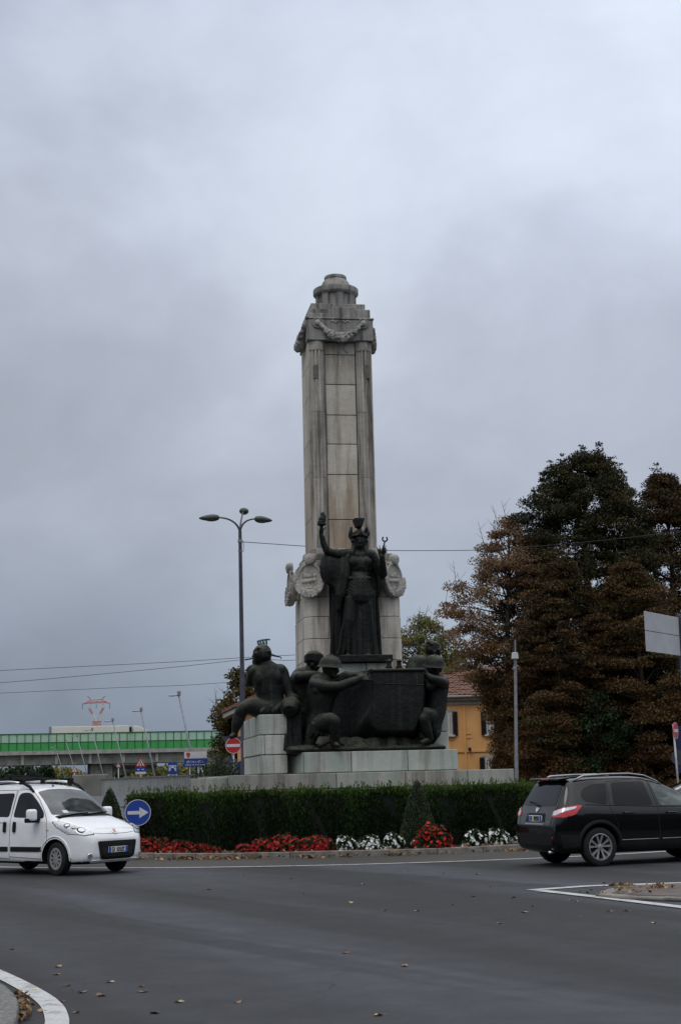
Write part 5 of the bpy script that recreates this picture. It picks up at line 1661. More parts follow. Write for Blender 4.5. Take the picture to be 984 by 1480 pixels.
# ---------------- black estate-like suv
def build_suv(name, paint, gp, head_, label, full=True):
    H = Vector((math.cos(head_), math.sin(head_), 0)); Lf = Vector((-H.y, H.x, 0))
    WB, RO, Wt = 2.765, .855, .775
    cpos = gp + Lf*Wt + H*(WB/2)
    root = empty(name, (cpos.x, cpos.y, 0), head_, label, 'car')
    # f runs from the tail forward
    T = dict(
        zb=[(0,.40),(.06,.31),(.2,.25),(.5,.22),(4.1,.21),(4.4,.26),(4.54,.36)],
        zt=[(0,.74),(.025,.84),(.06,.96),(.10,1.06),(.17,1.19),(.27,1.37),(.345,1.50),(.40,1.555),(.5,1.585),(1.0,1.615),(1.7,1.62),(2.02,1.59),(2.35,1.50),(2.72,1.35),(3.14,1.15),(3.40,1.07),(3.9,1.0),(4.25,.88),(4.45,.73),(4.54,.58)],
        w=[(0,.68),(.025,.74),(.06,.785),(.14,.83),(.35,.868),(.9,.889),(3.5,.889),(4.0,.85),(4.35,.73),(4.54,.5)],
        wr=[(0,.60),(.025,.66),(.06,.69),(.10,.69),(.2,.655),(.345,.605),(.5,.60),(1,.615),(2.2,.60),(2.9,.64),(3.35,.70),(3.6,.72),(4.2,.66),(4.54,.42)],
        belt=[(0,.70),(.025,.78),(.06,.88),(.10,.955),(.17,1.02),(.3,1.065),(.8,1.05),(2,1.01),(3.2,.985),(3.6,.955),(4.2,.82),(4.45,.68),(4.54,.54)],
        drop=[(0,.02),(.1,.04),(.3,.05),(.5,.06),(2.2,.065),(3.3,.05),(3.6,.07),(4.54,.04)])
    xs = [0,.012,.03,.06,.10,.15,.2,.27,.33,.38,.43,.5,.62,.8,1.0,1.3,1.7,2.0,2.2,2.4,2.6,2.8,3.0,3.2,3.36,3.48,3.6,3.8,4.0,4.2,4.33,4.43,4.5,4.54]
    xo = lambda f: f - RO - WB/2
    car = Car(root, T, xs, paint, (WB/2, -WB/2), .345, .63, xo)
    X = car.X
    for sd in (-1, 1):
        D = (0, -sd, 0)
        S = lambda pts: [X(f, 0, z) for f, z in pts]
        car.decal('side_window', S([(.62,1.16),(.98,1.10),(1.06,1.095),(1.15,1.47),(.86,1.46),(.64,1.38),(.56,1.27)]), D, 'privacy_glass', .005, .06, rnd=.05)
        car.decal('side_window', S([(1.20,1.085),(2.03,1.05),(1.97,1.49),(1.27,1.485)]), D, 'privacy_glass', .005, .06, rnd=.05)
        car.decal('side_window', S([(2.17,1.045),(3.06,1.03),(2.98,1.10),(2.58,1.315),(2.34,1.415),(2.11,1.465)]), D, 'tinted_glass', .005, .06, rnd=.05)
        mb = MB()
        car.seam('', S([(1.20,.42),(1.24,.75),(1.10,1.02),(1.17,1.50),(1.9,1.545),(2.07,1.53),(2.12,1.03),(2.12,.36),(1.22,.36)]), D, mb=mb)
        car.seam('', S([(2.12,.36),(2.12,1.03),(2.08,1.51),(2.36,1.47),(2.72,1.31),(3.16,1.08),(3.30,.8),(3.20,.36),(2.12,.36)]), D, mb=mb)
        mb.build('door_gap', MT['seam_black'], root, None, True)
        car.seam('waist_trim', S([(.62,1.10),(1.1,1.075),(2.1,1.03),(3.25,1.005)]), D, 'black_plastic', .009)
        for f, z in ((1.38, .935), (2.30, .915)):
            mb = MB(); hh, n = car.hit(X(f, 0, z), D); hh2, _ = car.hit(X(f+.2, 0, z), D)
            mb.tube([hh, hh + n*.045, hh2 + n*.045, hh2], .013, 8); mb.build('door_handle', MT[paint], root, None, True)
        car.decal('side_skirt', S([(1.30,.27),(3.12,.27),(3.12,.44),(1.30,.44)]), D, 'black_plastic', .012, .08, rnd=.02)
        for a0, a1 in ((1.30, 2.08), (2.16, 3.1)):
            car.seam('door_trim', S([(a0,.455),(a1,.455)]), D, 'alloy', .006, .012)
        for ax in (RO, RO + WB):
            mb = MB()
            for rr_, rad in ((.43, .028), (.455, .022)):
                pts = [X(ax + rr_*math.cos(a), 0, .352 + rr_*math.sin(a)) for a in [PI*(-.04 + 1.08*i/24) for i in range(25)]]
                car.seam('', pts, D, mb=mb, r=rad, off=-.006, step=.5)
            mb.build('arch_lip', MT['black_plastic'], root, None, True)
        # tail lamp: red with a clear upper window, wrapping round the corner
        d = Vector((.66, -sd*.75, 0))
        tl = [X(.03, sd*.60, .905), X(.05, sd*.64, 1.00), X(.16, sd*.79, 1.055), X(.44, sd*.86, 1.095), X(.50, sd*.87, 1.085), X(.36, sd*.87, .93), X(.18, sd*.82, .885), X(.05, sd*.72, .89)]
        lp = car.decal('tail_lamp', tl, d, 'tail_red', .012, .035, rnd=.025)
        car.decal('lamp_window', [X(.05, sd*.62, .92), X(.06, sd*.65, .99), X(.17, sd*.79, 1.04), X(.40, sd*.86, 1.072), X(.36, sd*.86, 1.035), X(.17, sd*.80, .985), X(.08, sd*.70, .92)], d, 'lamp_clear', .017, .03, parent=lp, rnd=.02)
        car.decal('reflector', [X(.02, sd*.54, .50), X(.05, sd*.64, .50), X(.05, sd*.64, .55), X(.02, sd*.54, .55)], (1, -sd*.35, 0), 'tail_red', .012, .03, rnd=.015)
        zr_ = lambda f: pchip(T['zt'], f) + .0
        pts = [X(.52, sd*.60, zr_(.52)-.05), X(.72, sd*.60, zr_(.72)+.012), X(1.2, sd*.605, zr_(1.2)+.02), X(1.7, sd*.60, zr_(1.7)+.018), X(2.02, sd*.59, zr_(2.02)+.008), X(2.28, sd*.585, zr_(2.28)-.025), X(2.42, sd*.585, zr_(2.42)-.07)]
        mb = MB(); mb.tube(pts, [.014, .024, .017, .016, .016, .014, .010], 10); mb.build('roof_rail', MT['alloy'], root, None, True)
        mc = X(2.95, sd*1.0, 1.06); mb = MB(); mb.ell(mc, (.09, .13, .085)); mb.box(mc + Vector((0, -sd*.11, -.04)), (.07, .1, .05)); mb.build('mirror', MT[paint], root, None, True)
    # tailgate
    B = (1, 0, 0)
    rg = car.decal('rear_window', [X(.1, -.60, 1.10), X(.1, 0, 1.08), X(.1, .60, 1.10), X(.3, .53, 1.455), X(.33, 0, 1.475), X(.3, -.53, 1.455)], (1, 0, -.2), 'privacy_glass', .006, .06, rnd=.06)
    mb = MB(); car.seam('', [X(.1, 0, 1.10), X(.14, .18, 1.13), X(.17, .38, 1.15)], (1, 0, -.2), mb=mb, r=.014, off=.02); car.seam('', [X(.09, -.03, 1.08), X(.1, .06, 1.10)], (1, 0, -.2), mb=mb, r=.03, off=.01)
    mb.build('rear_wiper', MT['black_plastic'], root, None, True)
    zsp = 1.56
    mb = MB(); mb.prism([(.235, -.55), (.262, -.3), (.27, 0), (.262, .3), (.235, .55), (.46, .575), (.46, -.575)], 0, .045, Matrix.Translation((xo(0), 0, 1.512)) @ Matrix.Rotation(R(-6), 4, 'Y'))
    sp_ = mb.build('spoiler', MT[paint], root, bevel=.018, seg=3, smooth=40)
    mb = MB(); mb.box(X(.262, 0, 1.566), (.02, .30, .022)); mb.build('brake_lamp', MT['tail_red'], sp_, bevel=.004)
    mb = MB()
    for sd in (-1, 1): car.seam('', [X(.3, sd*.60, 1.45), X(.1, sd*.66, 1.08), X(.05, sd*.60, .95), X(.03, sd*.58, .72)], (1, 0, 0), mb=mb)
    car.seam('', [X(0, -.58, .71), X(0, .58, .71)], B, mb=mb)
    mb.build('tailgate_gap', MT['seam_black'], root, None, True)
    car.decal('plate_recess', [X(0, -.36, .80), X(0, .36, .80), X(0, .33, .955), X(0, -.33, .955)], B, 'black_plastic', .004, .05, rnd=.03)
    plate(car, X(0, 0, .865), B, 'EK 489GD', .50, .11)
    h, n = car.hit(X(0, 0, 1.035), B); M = Matrix.Translation(h + n*.006) @ n.to_track_quat('Z', 'Y').to_matrix().to_4x4()
    mb = MB(); mb.lathe([(.058, -.003), (.06, .006), (.048, .007), (.046, .0)], (0,0,0), 28, M=M); mb.box(h + n*.008, (.02, .15, .006), M=n.to_track_quat('Z', 'Y').to_matrix().to_4x4()); mb.build('badge', MT['chrome'], root, None, 40, recalc=True)
    h, n = car.hit(X(0, -.50, .80), B); mb = MB(); 
    for k in range(4): mb.box(h + n*.006 + Vector((0, -.045 + .03*k, 0)), (.006, .022, .03))
    mb.build('model_badge', MT['alloy'], root, None)
    car.decal('handle_trim', [X(0, -.34, .755), X(0, .34, .755), X(0, .34, .775), X(0, -.34, .775)], B, 'alloy', .012, .05, rnd=.008)
    for sd in (-1, 1):
        pass
    car.decal('bumper_pad', [X(0, -.62, .60), X(0, .62, .60), X(0, .66, .40), X(0, -.66, .40)], B, 'black_plastic', .02, .06, rnd=.06)
    for sd in (-1, 1):
        car.decal('bumper_side', [X(.08, sd*.8, .58), X(.40, sd*.87, .58), X(.42, sd*.87, .36), X(.12, sd*.8, .34)], (.35, -sd, 0), 'black_plastic', .014, .05, rnd=.03)
    # front end
    Fd = (-1, 0, -.15)
    car.decal('windscreen', [X(3.2, -.66, 1.11), X(3.2, 0, 1.13), X(3.2, .66, 1.11), X(2.45, .56, 1.45), X(2.4, 0, 1.48), X(2.45, -.56, 1.45)], Fd, 'dark_glass', .006, .07, rnd=.04)
    car.decal('grille', [X(4.54, -.42, .72), X(4.54, .42, .72), X(4.54, .36, .42), X(4.54, -.36, .42)], (-1, 0, 0), 'grille_black', .012, .05, rnd=.04)
    for sd in (-1, 1):
        car.decal('headlamp', [X(4.3, sd*.42, .74), X(4.3, sd*.46, .84), X(4.0, sd*.76, .90), X(3.9, sd*.80, .86), X(4.2, sd*.70, .74)], (-.8, -sd*.5, -.2), 'lamp_clear', .008, .04, rnd=.03)
    mb = MB(); mb.tube([X(.14, -.45, .27), X(.02, -.45, .26)], .03, 10); mb.build('exhaust', MT['chrome'], root, None, True)
    for f in (RO, RO + WB):
        for sd in (-1, 1): make_wheel(root, xo(f), sd*Wt, .345, sd, 'alloy')
    return root
def tinted():
    m, nt, b, o = new_mat('tinted_glass')
    c = ramp(nt, noise(nt, coords(nt, (1.2, 1, 2.2)), 2.0, 4, .55, .6), [(0.42, (.010,.014,.014)), (0.56, (.045,.065,.06)), (0.68, (.12,.155,.15))])
    nt.links.new(c, b.inputs['Base Color']); b.inputs['Roughness'].default_value = .03; b.inputs['Specular IOR Level'].default_value = .6
    MT['tinted_glass'] = m
tinted()
build_suv('black_suv', 'black_paint', ground(865, 1252), R(22), 'black suv with silver roof rails driving round in front of the flowers')
build_suv('silver_car', 'silver_paint', Vector((9.45, 36.0, 0)), R(172), 'pale silver car waiting behind the black suv at the picture edge')
# ------------------------------------------------------------------ vegetation
def pal_pick(pal, n):
    w = np.array([p[1] for p in pal], float); w /= w.sum()
    c = np.array([p[0] for p in pal], float)
    return c[RNG.choice(len(pal), n, p=w)]

def tree(name, label, X_, Y_, H_, prof, zmin, nclump, nleaf, ls, pal, flat=.34, csize=.95, group=None, top_pal=None, trunk_r=.22, lean=0.0, droop=.18, outer=.25, bare=0, sparse_top=0.0, twig=1.0, spike=0):
    root = empty(name, (X_, Y_, 0), 0, label, 'tree', group)
    r = random.Random(int(X_*100) + int(H_*10))
    axis = lambda z: Vector((lean*z/H_ + .12*math.sin(z*.7 + X_), .1*math.sin(z*.6 + 2), z))
    cl = []
    for i in range(nclump):
        t = r.random()**.85
        z = zmin + (H_ - zmin)*t
        Rz = lerp_tab(prof, t)
        a = r.random()*2*PI
        rad = Rz*math.sqrt(outer + (1-outer)*r.random())
        wob = 1 + .16*math.sin(a*3 + X_) + .10*math.sin(a*5 + z*1.3)
        c = axis(z) + Vector((math.cos(a)*rad*wob, math.sin(a)*rad*wob, 0))
        cl.append((c, csize*(.65 + .7*r.random())*(1 - .38*t), t, a))
    for i in range(spike):       # upright leading shoots that break the outline of the top
        t = .5 + .5*r.random(); z = zmin + (H_-zmin)*t; a = r.random()*2*PI
        rad = lerp_tab(prof, t)*(.85 + .2*r.random())
        for q in range(3): cl.append((axis(z) + Vector((math.cos(a)*(rad + .03*q), math.sin(a)*(rad + .03*q), .1 + .26*q)), .30 - .07*q, t, a))
    mb = MB()
    nz = 9
    pts = [axis(H_*.9*k/nz) for k in range(nz+1)]
    mb.tube(pts, [trunk_r*(1.25 if k == 0 else 1)*(1 - .9*k/nz) + .015 for k in range(nz+1)], 9)
    for c, s, t, a in cl[::max(1, nclump//int(70*twig))]:
        z0 = max(zmin*.6 + .4, c.z - (.5 + 1.0*r.random())*(1.1 - t*.5)); p0 = axis(min(z0, H_*.88))
        m = p0.lerp(c, .5) + Vector((0, 0, .25*(1-t)))
        mb.tube([p0, m, c], [.075*(1-t*.7), .04*(1-t*.6), .012], 5)
    for k in range(bare):
        c, s, t, a = r.choice([q for q in cl if q[2] > .6])
        p1 = c + Vector((r.uniform(-.3,.3), r.uniform(-.2,.2), r.uniform(.5, 1.2)))
        mb.tube([axis(c.z*.85), c, p1], [.03, .018, .006], 4)
        for q in range(3):
            b = c.lerp(p1, .3 + .2*q); mb.tube([b, b + Vector((r.uniform(-.35,.35), 0, r.uniform(.15,.4)))], [.009, .004], 4)
    mb.build('trunk', MT['bark'], root, None, True)
    per = np.array([s*s*(1 - sparse_top*t**2) for c, s, t, a in cl]); per = per/per.sum()
    cnt = RNG.multinomial(nleaf, per)
    Cs, Us, Vs, Ls, Ws, Ks = [], [], [], [], [], []
    for (c, s, t, a), n in zip(cl, cnt):
        if n == 0: continue
        d = rand_dirs(n)*(RNG.random((n, 1))**.42)
        o = d*np.array([s, s, s*flat])
        o[:, 2] -= droop*(o[:, 0]**2 + o[:, 1]**2)/max(s, .1)
        P = o + np.array(c)
        nr = rand_dirs(n)*.9 + np.array([0, 0, .75]); nr = unit(nr)
        u, v = frames(n, nr); u[:, 2] -= .35; u = unit(u); v = unit(np.cross(nr, u))
        P_ = pal if (top_pal is None or RNG.random() > smoothstep(.42, .62, t + RNG.normal()*.08)) else top_pal
        base = pal_pick(P_, 1)[0]*(.75 + .5*r.random())
        k = base[None, :]*.6 + pal_pick(P_, n)*.4
        k = k*(.7 + .6*RNG.random((n, 1)))
        Cs.append(P); Us.append(u); Vs.append(v); Ks.append(k)
        L = ls*(.65 + .7*RNG.random(n)); Ls.append(L); Ws.append(L*(.5 + .25*RNG.random(n)))
    me = leaf_mesh('crown', np.concatenate(Cs), np.concatenate(Us), np.concatenate(Vs), np.concatenate(Ls), np.concatenate(Ws), np.clip(np.concatenate(Ks), 0, 1))
    link_mesh('crown', me, MT['leaf'], root)
    return root

BROWN = [((.092,.047,.017), 4), ((.125,.067,.024), 3), ((.054,.030,.012), 3), ((.046,.048,.016), 2.2), ((.030,.027,.010), 1.3), ((.175,.105,.045), .9)]
RUSTY = [((.165,.085,.030), 4), ((.21,.115,.043), 3), ((.105,.056,.022), 2.5), ((.050,.042,.016), 1.2), ((.25,.16,.075), .8)]
PINKY = [((.21,.13,.075), 3), ((.26,.175,.105), 2), ((.15,.085,.04), 3)]
DKGRN = [((.030,.032,.012), 4), ((.046,.043,.015), 3), ((.019,.022,.009), 3), ((.070,.050,.019), 1.4)]
DKBRN = [((.052,.032,.012), 4), ((.028,.027,.011), 3), ((.080,.045,.017), 2), ((.105,.058,.022), 1)]
YELGR = [((.17,.17,.045), 3), ((.10,.125,.038), 4), ((.21,.16,.045), 1.5), ((.12,.06,.022), 1)]
GRN = [((.018,.038,.013), 3), ((.030,.054,.017), 2), ((.012,.025,.009), 2)]
YELBR = [((.095,.068,.018), 3), ((.060,.048,.016), 3), ((.115,.085,.025), 1.5), ((.038,.038,.015), 2)]

def T(px, Y): return at(px, 1110, Y).x
def ZT(px, py, Y): return at(px, py, Y).z
tree('autumn_tree', 'half bare brown autumn tree with thin rusty top beside the orange house', T(745, 60), 60, ZT(742, 750, 60), [(0, .5), (.25, .65), (.38, 1.1), (.47, 1.9), (.58, 2.4), (.70, 2.4), (.82, 1.7), (.93, .8), (1, .1)], .6, 380, 120000, .088, RUSTY, .40, .66, top_pal=PINKY, sparse_top=.70, bare=34, droop=.12, outer=.12)
tree('dark_tree', 'tallest dense tree, dark green top turning brown below', T(866, 61), 61, ZT(868, 662, 61), [(0, 2.6), (.2, 3.2), (.45, 3.1), (.62, 3.1), (.75, 2.8), (.86, 2.25), (.94, 1.5), (1, .5)], .5, 660, 300000, .092, DKBRN, .42, .82, top_pal=DKGRN, trunk_r=.3, outer=.2, droop=.10, spike=90)
tree('russet_tree', 'tall russet tree with narrow tip at the right edge', T(985, 62), 62, ZT(968, 688, 62), [(0, 3.0), (.25, 3.3), (.5, 2.8), (.75, 1.9), (.9, 1.0), (1, .15)], .5, 460, 190000, .092, BROWN, .42, .82, top_pal=DKBRN, trunk_r=.28, droop=.10, spike=50)
tree('low_brown_tree', 'lower brown tree with drooping layered sprays in front of the tall ones', T(816, 57), 57, ZT(812, 812, 57), [(0, 1.7), (.3, 2.0), (.55, 2.0), (.75, 1.5), (.9, .8), (1, .2)], .4, 320, 115000, .088, BROWN, .30, .75, droop=.2, top_pal=DKBRN, spike=20)
tree('bronze_tree', 'rusty brown tree behind the blank sign board', T(928, 57), 57, ZT(915, 815, 57), [(0, 2.6), (.3, 2.7), (.55, 2.3), (.75, 1.6), (.9, .8), (1, .2)], .4, 350, 130000, .088, BROWN, .30, .8, droop=.2, top_pal=BROWN + DKBRN, spike=20)
tree('green_shrub_tree', 'small dark green tree showing low between the brown ones', T(872, 55.6), 55.6, ZT(872, 1003, 55.6), [(0, 1.1), (.3, 1.2), (.7, .9), (1, .2)], .1, 90, 13000, .10, GRN, .5, .55, trunk_r=.06)
tree('yellow_green_tree', 'loose yellow green tree rising behind the bronze men at right', T(612, 78), 78, ZT(612, 892, 78), [(0, 2.2), (.4, 2.9), (.7, 2.4), (.9, 1.4), (1, .4)], 2.0, 190, 46000, .115, YELGR, .6, .7, bare=18, sparse_top=.45)
tree('thinning_tree', 'thin olive tree with bare twigs between monument and brown trees', T(655, 76), 76, ZT(650, 915, 76), [(0, 1.2), (.4, 1.6), (.75, 1.2), (1, .3)], 1.5, 60, 9500, .14, YELGR, .6, .65, bare=16, sparse_top=.6, trunk_r=.12)
tree('ochre_tree', 'ochre leaved tree behind the seated bronze man', T(352, 68), 68, ZT(362, 968, 68), [(0, .9), (.4, 1.35), (.7, 1.1), (1, .25)], 1.6, 80, 12000, .14, YELBR, .55, .6, trunk_r=.12, bare=5)
tree('straggly_tree', 'straggly yellowing tree at the left of the lamp post', T(337, 66), 66, ZT(336, 1004, 66), [(0, .3), (.4, .5), (.8, .35), (1, .1)], 1.6, 34, 4200, .13, YELBR, .55, .42, trunk_r=.08, bare=4)
def shrub(name, label, X_, Y_, h, w_, n, pal, ls=.07, cat='shrub', z0=0.0, grp=None):
    root = empty(name, (X_, Y_, z0), 0, label, cat, grp)
    rr = random.Random(int(X_*77)); K = 14
    cs = [Vector((rr.uniform(-w_, w_)*.6, rr.uniform(-w_, w_)*.6, h*rr.uniform(.25, .8))) for _ in range(K)]
    mb = MB()
    for c in cs: mb.tube([(0, 0, 0), c*.5, c], [.03, .02, .008], 5)
    mb.build('stem', MT['bark'], root, None, True)
    P = np.concatenate([np.array(c)[None] + rand_dirs(n//K)*RNG.random((n//K, 1))**.4*np.array([w_*.5, w_*.5, h*.25]) for c in cs])
    m = len(P); nr = unit(rand_dirs(m) + np.array([0, 0, .6])); u, v = frames(m, nr); L = ls*(.6 + .8*RNG.random(m))
    link_mesh('foliage', leaf_mesh('foliage', P, u, v, L, L*.55, pal_pick(pal, m)*(.6 + .8*RNG.random((m, 1)))), MT['leaf'], root)
    return root
shrub('grey_green_shrub', 'grey green bush below the straggly tree', T(326, 57), 57, ZT(322, 1086, 57), .75, 4200, [((.045,.06,.035), 3), ((.065,.08,.05), 2), ((.03,.04,.022), 2)], .085)
shrub('olive_shrub', 'low olive bush beside the low stone wall', T(300, 60), 60, ZT(302, 1098, 60), .8, 3200, GRN, .08)

# far trees seen under the viaduct
for i, (px, top, w_, p_) in enumerate([(22, 1103, 6.5, GRN), (58, 1108, 3, GRN), (95, 1106, 7, YELGR), (235, 1103, 9, YELGR), (270, 1107, 8, GRN), (196, 1112, 5, GRN), (305, 1098, 6, YELGR)]):
    Y_ = 300 + 7*i
    shrub('far_tree', ['rounded dark tree under the left end of the viaduct', 'small dark tree beyond the van roof', 'green yellow tree under the viaduct beside the pier', 'yellow green tree right of the viaduct pier', 'dark green tree behind the bridge name board', 'low dark tree under the viaduct behind the warning sign', 'olive tree at the right end of the viaduct'][i],
          T(px, Y_), Y_, max(3.0, ZT(px, top, Y_)), w_, 2800, p_, .75, 'tree')

# ---------------- clipped hedge round the monument
def arc_pt(r_, phi): return RC + Vector((r_*math.sin(phi), -r_*math.cos(phi), 0))
HR0, HR1, PH0, PH1 = 6.35, 7.25, R(-46), R(72)
HT = ZT(500, 1142.5, 42.8 - HR1)
hedge = empty('hedge', RC + Vector((0, -6.8, .1)), 0, 'long dark green clipped hedge curving round the foot of the monument', 'hedge')
Wm = Matrix.Identity(4)
mb = MB(); n = 60
for i in range(n):
    a, b = PH0 + (PH1-PH0)*i/n, PH0 + (PH1-PH0)*(i+1)/n
    p = lambda r_, ph, z: tuple(arc_pt(r_, ph) + Vector((0, 0, z)))
    for r_ in (HR0+.12, HR1-.12): mb.quad(p(r_, a, .1), p(r_, b, .1), p(r_, b, HT-.12), p(r_, a, HT-.12))
    mb.quad(p(HR0+.12, a, HT-.12), p(HR1-.12, a, HT-.12), p(HR1-.12, b, HT-.12), p(HR0+.12, b, HT-.12))
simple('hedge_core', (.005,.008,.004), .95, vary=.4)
mb.build('dark_core', MT['hedge_core'], hedge, Matrix.Identity(4))  # solid dark core added inside the leaves, no real branches modelled
def hedge_leaves():
    out = []
    nf, nt_, nb, ne = 52000, 26000, 6000, 2500
    ph = PH0 + (PH1-PH0)*RNG.random(nf); z = .1 + (HT-.1)*RNG.random(nf)**.85
    bul = .06*np.sin(ph*31) + .04*np.sin(ph*71 + z*5) + .03*np.sin(ph*123 + z*9)
    r_ = HR1 + bul - .20*RNG.random(nf)**1.6 - .10*(z/HT)**4
    out.append((r_, ph, z, 0))
    ph = PH0 + (PH1-PH0)*RNG.random(nt_); r_ = HR0 + (HR1-HR0)*RNG.random(nt_)
    out.append((r_, ph, HT + .035*np.sin(ph*43) + .035*np.sin(ph*17 + r_*6) - .16*RNG.random(nt_)**1.5, 1))
    ph = PH0 + (PH1-PH0)*RNG.random(nb); out.append((HR0 + .15*RNG.random(nb), ph, .2 + (HT-.2)*RNG.random(nb), 0))
    e = np.where(RNG.random(ne) < .5, PH0, PH1); out.append((HR0 + (HR1-HR0)*RNG.random(ne), e + (RNG.random(ne)-.5)*.03, .1 + (HT-.1)*RNG.random(ne), 0))
    # upright shoots that escaped the shears
    ns = 900
    p0 = PH0 + (PH1-PH0)*RNG.random(ns); r0 = HR0 + (HR1-HR0)*RNG.random(ns)**.7; hh = .05 + .16*RNG.random(ns)**2.2
    k = 13; idx = np.repeat(np.arange(ns), k); t = np.tile(np.linspace(0, 1, k), ns)
    out.append((r0[idx] + .02*RNG.normal(size=ns*k), p0[idx] + .0022*RNG.normal(size=ns*k), HT - .06 + hh[idx]*1.35*t, 2))
    Cc, Uc, Vc, Lc, Wc, Kc = [], [], [], [], [], []
    for r_, ph, z, kind in out:
        m = len(r_)
        P = np.stack([RC.x + r_*np.sin(ph), RC.y - r_*np.cos(ph), z], 1)
        od = np.stack([np.sin(ph), -np.cos(ph), np.zeros(m)], 1)
        U = unit(rand_dirs(m)*.55 + np.array([0, 0, .9]) + od*.45)
        nr = unit(np.cross(U, rand_dirs(m))); V = np.cross(nr, U)
        L = .075*(.6 + .8*RNG.random(m)); W = L*.34
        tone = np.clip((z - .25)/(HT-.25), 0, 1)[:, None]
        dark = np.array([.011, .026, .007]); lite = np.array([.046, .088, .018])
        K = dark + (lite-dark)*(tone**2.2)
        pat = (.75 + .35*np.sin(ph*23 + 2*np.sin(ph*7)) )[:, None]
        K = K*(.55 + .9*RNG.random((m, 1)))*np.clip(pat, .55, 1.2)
        if kind == 2: K = np.array([.085, .125, .028])*(.6 + .7*RNG.random((m, 1))); L *= .8
        if kind == 1: K *= 1.25
        Cc.append(P); Uc.append(U); Vc.append(V); Lc.append(L); Wc.append(W); Kc.append(K)
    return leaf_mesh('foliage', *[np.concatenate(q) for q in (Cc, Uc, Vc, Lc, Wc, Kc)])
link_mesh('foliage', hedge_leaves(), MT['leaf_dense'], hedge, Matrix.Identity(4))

# ---------------- topiary cones
def cone_tree(px, phi, r_, label):
    base = arc_pt(r_, phi)
    root = empty('topiary_cone', (base.x, base.y, .1), 0, label, 'topiary', 'clipped cones in front of the hedge')
    return root
def fill_cone(root, H_, RB):
    n = 15000
    t = 1 - np.sqrt(RNG.random(n)); a = 2*PI*RNG.random(n)
    prof = RB*(1 - t)**.72*(1 - .25*np.clip(.18 - t, 0, 1)/.18)
    rr = prof*(1 - .16*RNG.random(n)**1.5) + .012*np.sin(a*7 + t*22)
    P = np.stack([rr*np.cos(a), rr*np.sin(a), .04 + t*(H_-.04)], 1)
    od = np.stack([np.cos(a), np.sin(a), np.full(n, .5)], 1)
    U = unit(rand_dirs(n)*.8 + od*.6 + np.array([0, 0, .5])); nr = unit(np.cross(U, rand_dirs(n))); V = np.cross(nr, U)
    L = .042*(.6 + .8*RNG.random(n))
    K = np.array([.042, .060, .030])*(.5 + 1.0*RNG.random((n, 1))) + np.array([.035, .042, .022])*(RNG.random((n, 1)) < .12)
    link_mesh('foliage', leaf_mesh('foliage', P, U, V, L, L*.5, K), MT['leaf_dense'], root)
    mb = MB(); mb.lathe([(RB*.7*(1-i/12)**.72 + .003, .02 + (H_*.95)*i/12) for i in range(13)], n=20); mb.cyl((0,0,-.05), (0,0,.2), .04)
    mb.build('dark_core', MT['hedge_core'], root, None, True)  # dark inner cone added as filler behind the leaves, with a short stem
c1 = cone_tree(602, math.asin((T(602, 35.2) - RC.x)/7.75), 7.75, 'clipped dark cone in front of the hedge behind the large red flowers')
Hc = ZT(602, 1127, 35.2) - .1
fill_cone(c1, Hc, .49)
ph = math.asin((T(157, 37.0) - RC.x)/7.8)
b = arc_pt(7.8, ph); dup(c1, (b.x, b.y, .1), 2.1, 'clipped dark cone at the left end of the hedge beyond the van bonnet')

# ---------------- flower bushes
def flower_bush(name, petal_pal, nb, label, group, rx=.36, h=.40, seed=1):
    root = empty(name, (0, 0, 0), 0, label, 'flower bush', group)
    rg = np.random.default_rng(seed)
    n = 1500
    d = unit(rg.normal(size=(n, 3))); d[:, 2] = np.abs(d[:, 2])
    P = d*np.array([rx, rx*.8, h])*(.55 + .45*rg.random((n, 1))) + np.array([0, 0, .02])
    P += .03*np.sin(P[:, [1, 2, 0]]*25)
    U = unit(rg.normal(size=(n, 3)) + d*.7); nr = unit(np.cross(U, unit(rg.normal(size=(n, 3))))); V = np.cross(nr, U)
    L = .085*(.6 + .7*rg.random(n)); K = np.array([.020, .038, .012])*(.5 + 1.1*rg.random((n, 1)))
    link_mesh('foliage', leaf_mesh('foliage', P, U, V, L, L*.5, K), MT['leaf_dense'], root)
    # blossoms: five petals each
    d = unit(rg.normal(size=(nb, 3))); d[:, 2] = np.abs(d[:, 2])*.9 + .1; d = unit(d)
    C = d*np.array([rx, rx*.8, h])*(.93 + .14*rg.random((nb, 1))) + .03*np.sin(d[:, [1, 2, 0]]*9)
    nr = unit(d + .45*rg.normal(size=(nb, 3)) + np.array([0, -.25, .1]))
    a = unit(rg.normal(size=(nb, 3))); u = unit(np.cross(nr, a)); v = np.cross(nr, u)
    rad = .036*(.7 + .6*rg.random(nb))
    Cs, Us, Vs, Ls, Ks = [], [], [], [], []
    pc = np.array([p_[0] for p_ in petal_pal])[rg.integers(0, len(petal_pal), nb)]
    for k in range(5):
        th = 2*PI*k/5
        dr = u*math.cos(th) + v*math.sin(th)
        U = unit(dr + nr*.25); V = np.cross(nr, dr)
        Cs.append(C + dr*rad[:, None]*.55); Us.append(U); Vs.append(V); Ls.append(rad*1.15); Ks.append(pc*(.75 + .45*rg.random((nb, 1))))
    L = np.concatenate(Ls)
    link_mesh('blossoms', leaf_mesh('blossoms', np.concatenate(Cs), np.concatenate(Us), np.concatenate(Vs), L, L*1.05, np.concatenate(Ks)), MT['petal'], root)
    return root
RED = [((.30,.009,.012), 1), ((.38,.013,.016), 1), ((.21,.007,.010), 1), ((.43,.018,.019), 1)]
SCAR = [((.55,.020,.015), 1), ((.44,.013,.012), 1), ((.32,.010,.010), 1)]
WHT = [((.72,.73,.72), 1), ((.62,.63,.62), 1), ((.78,.78,.76), 1)]
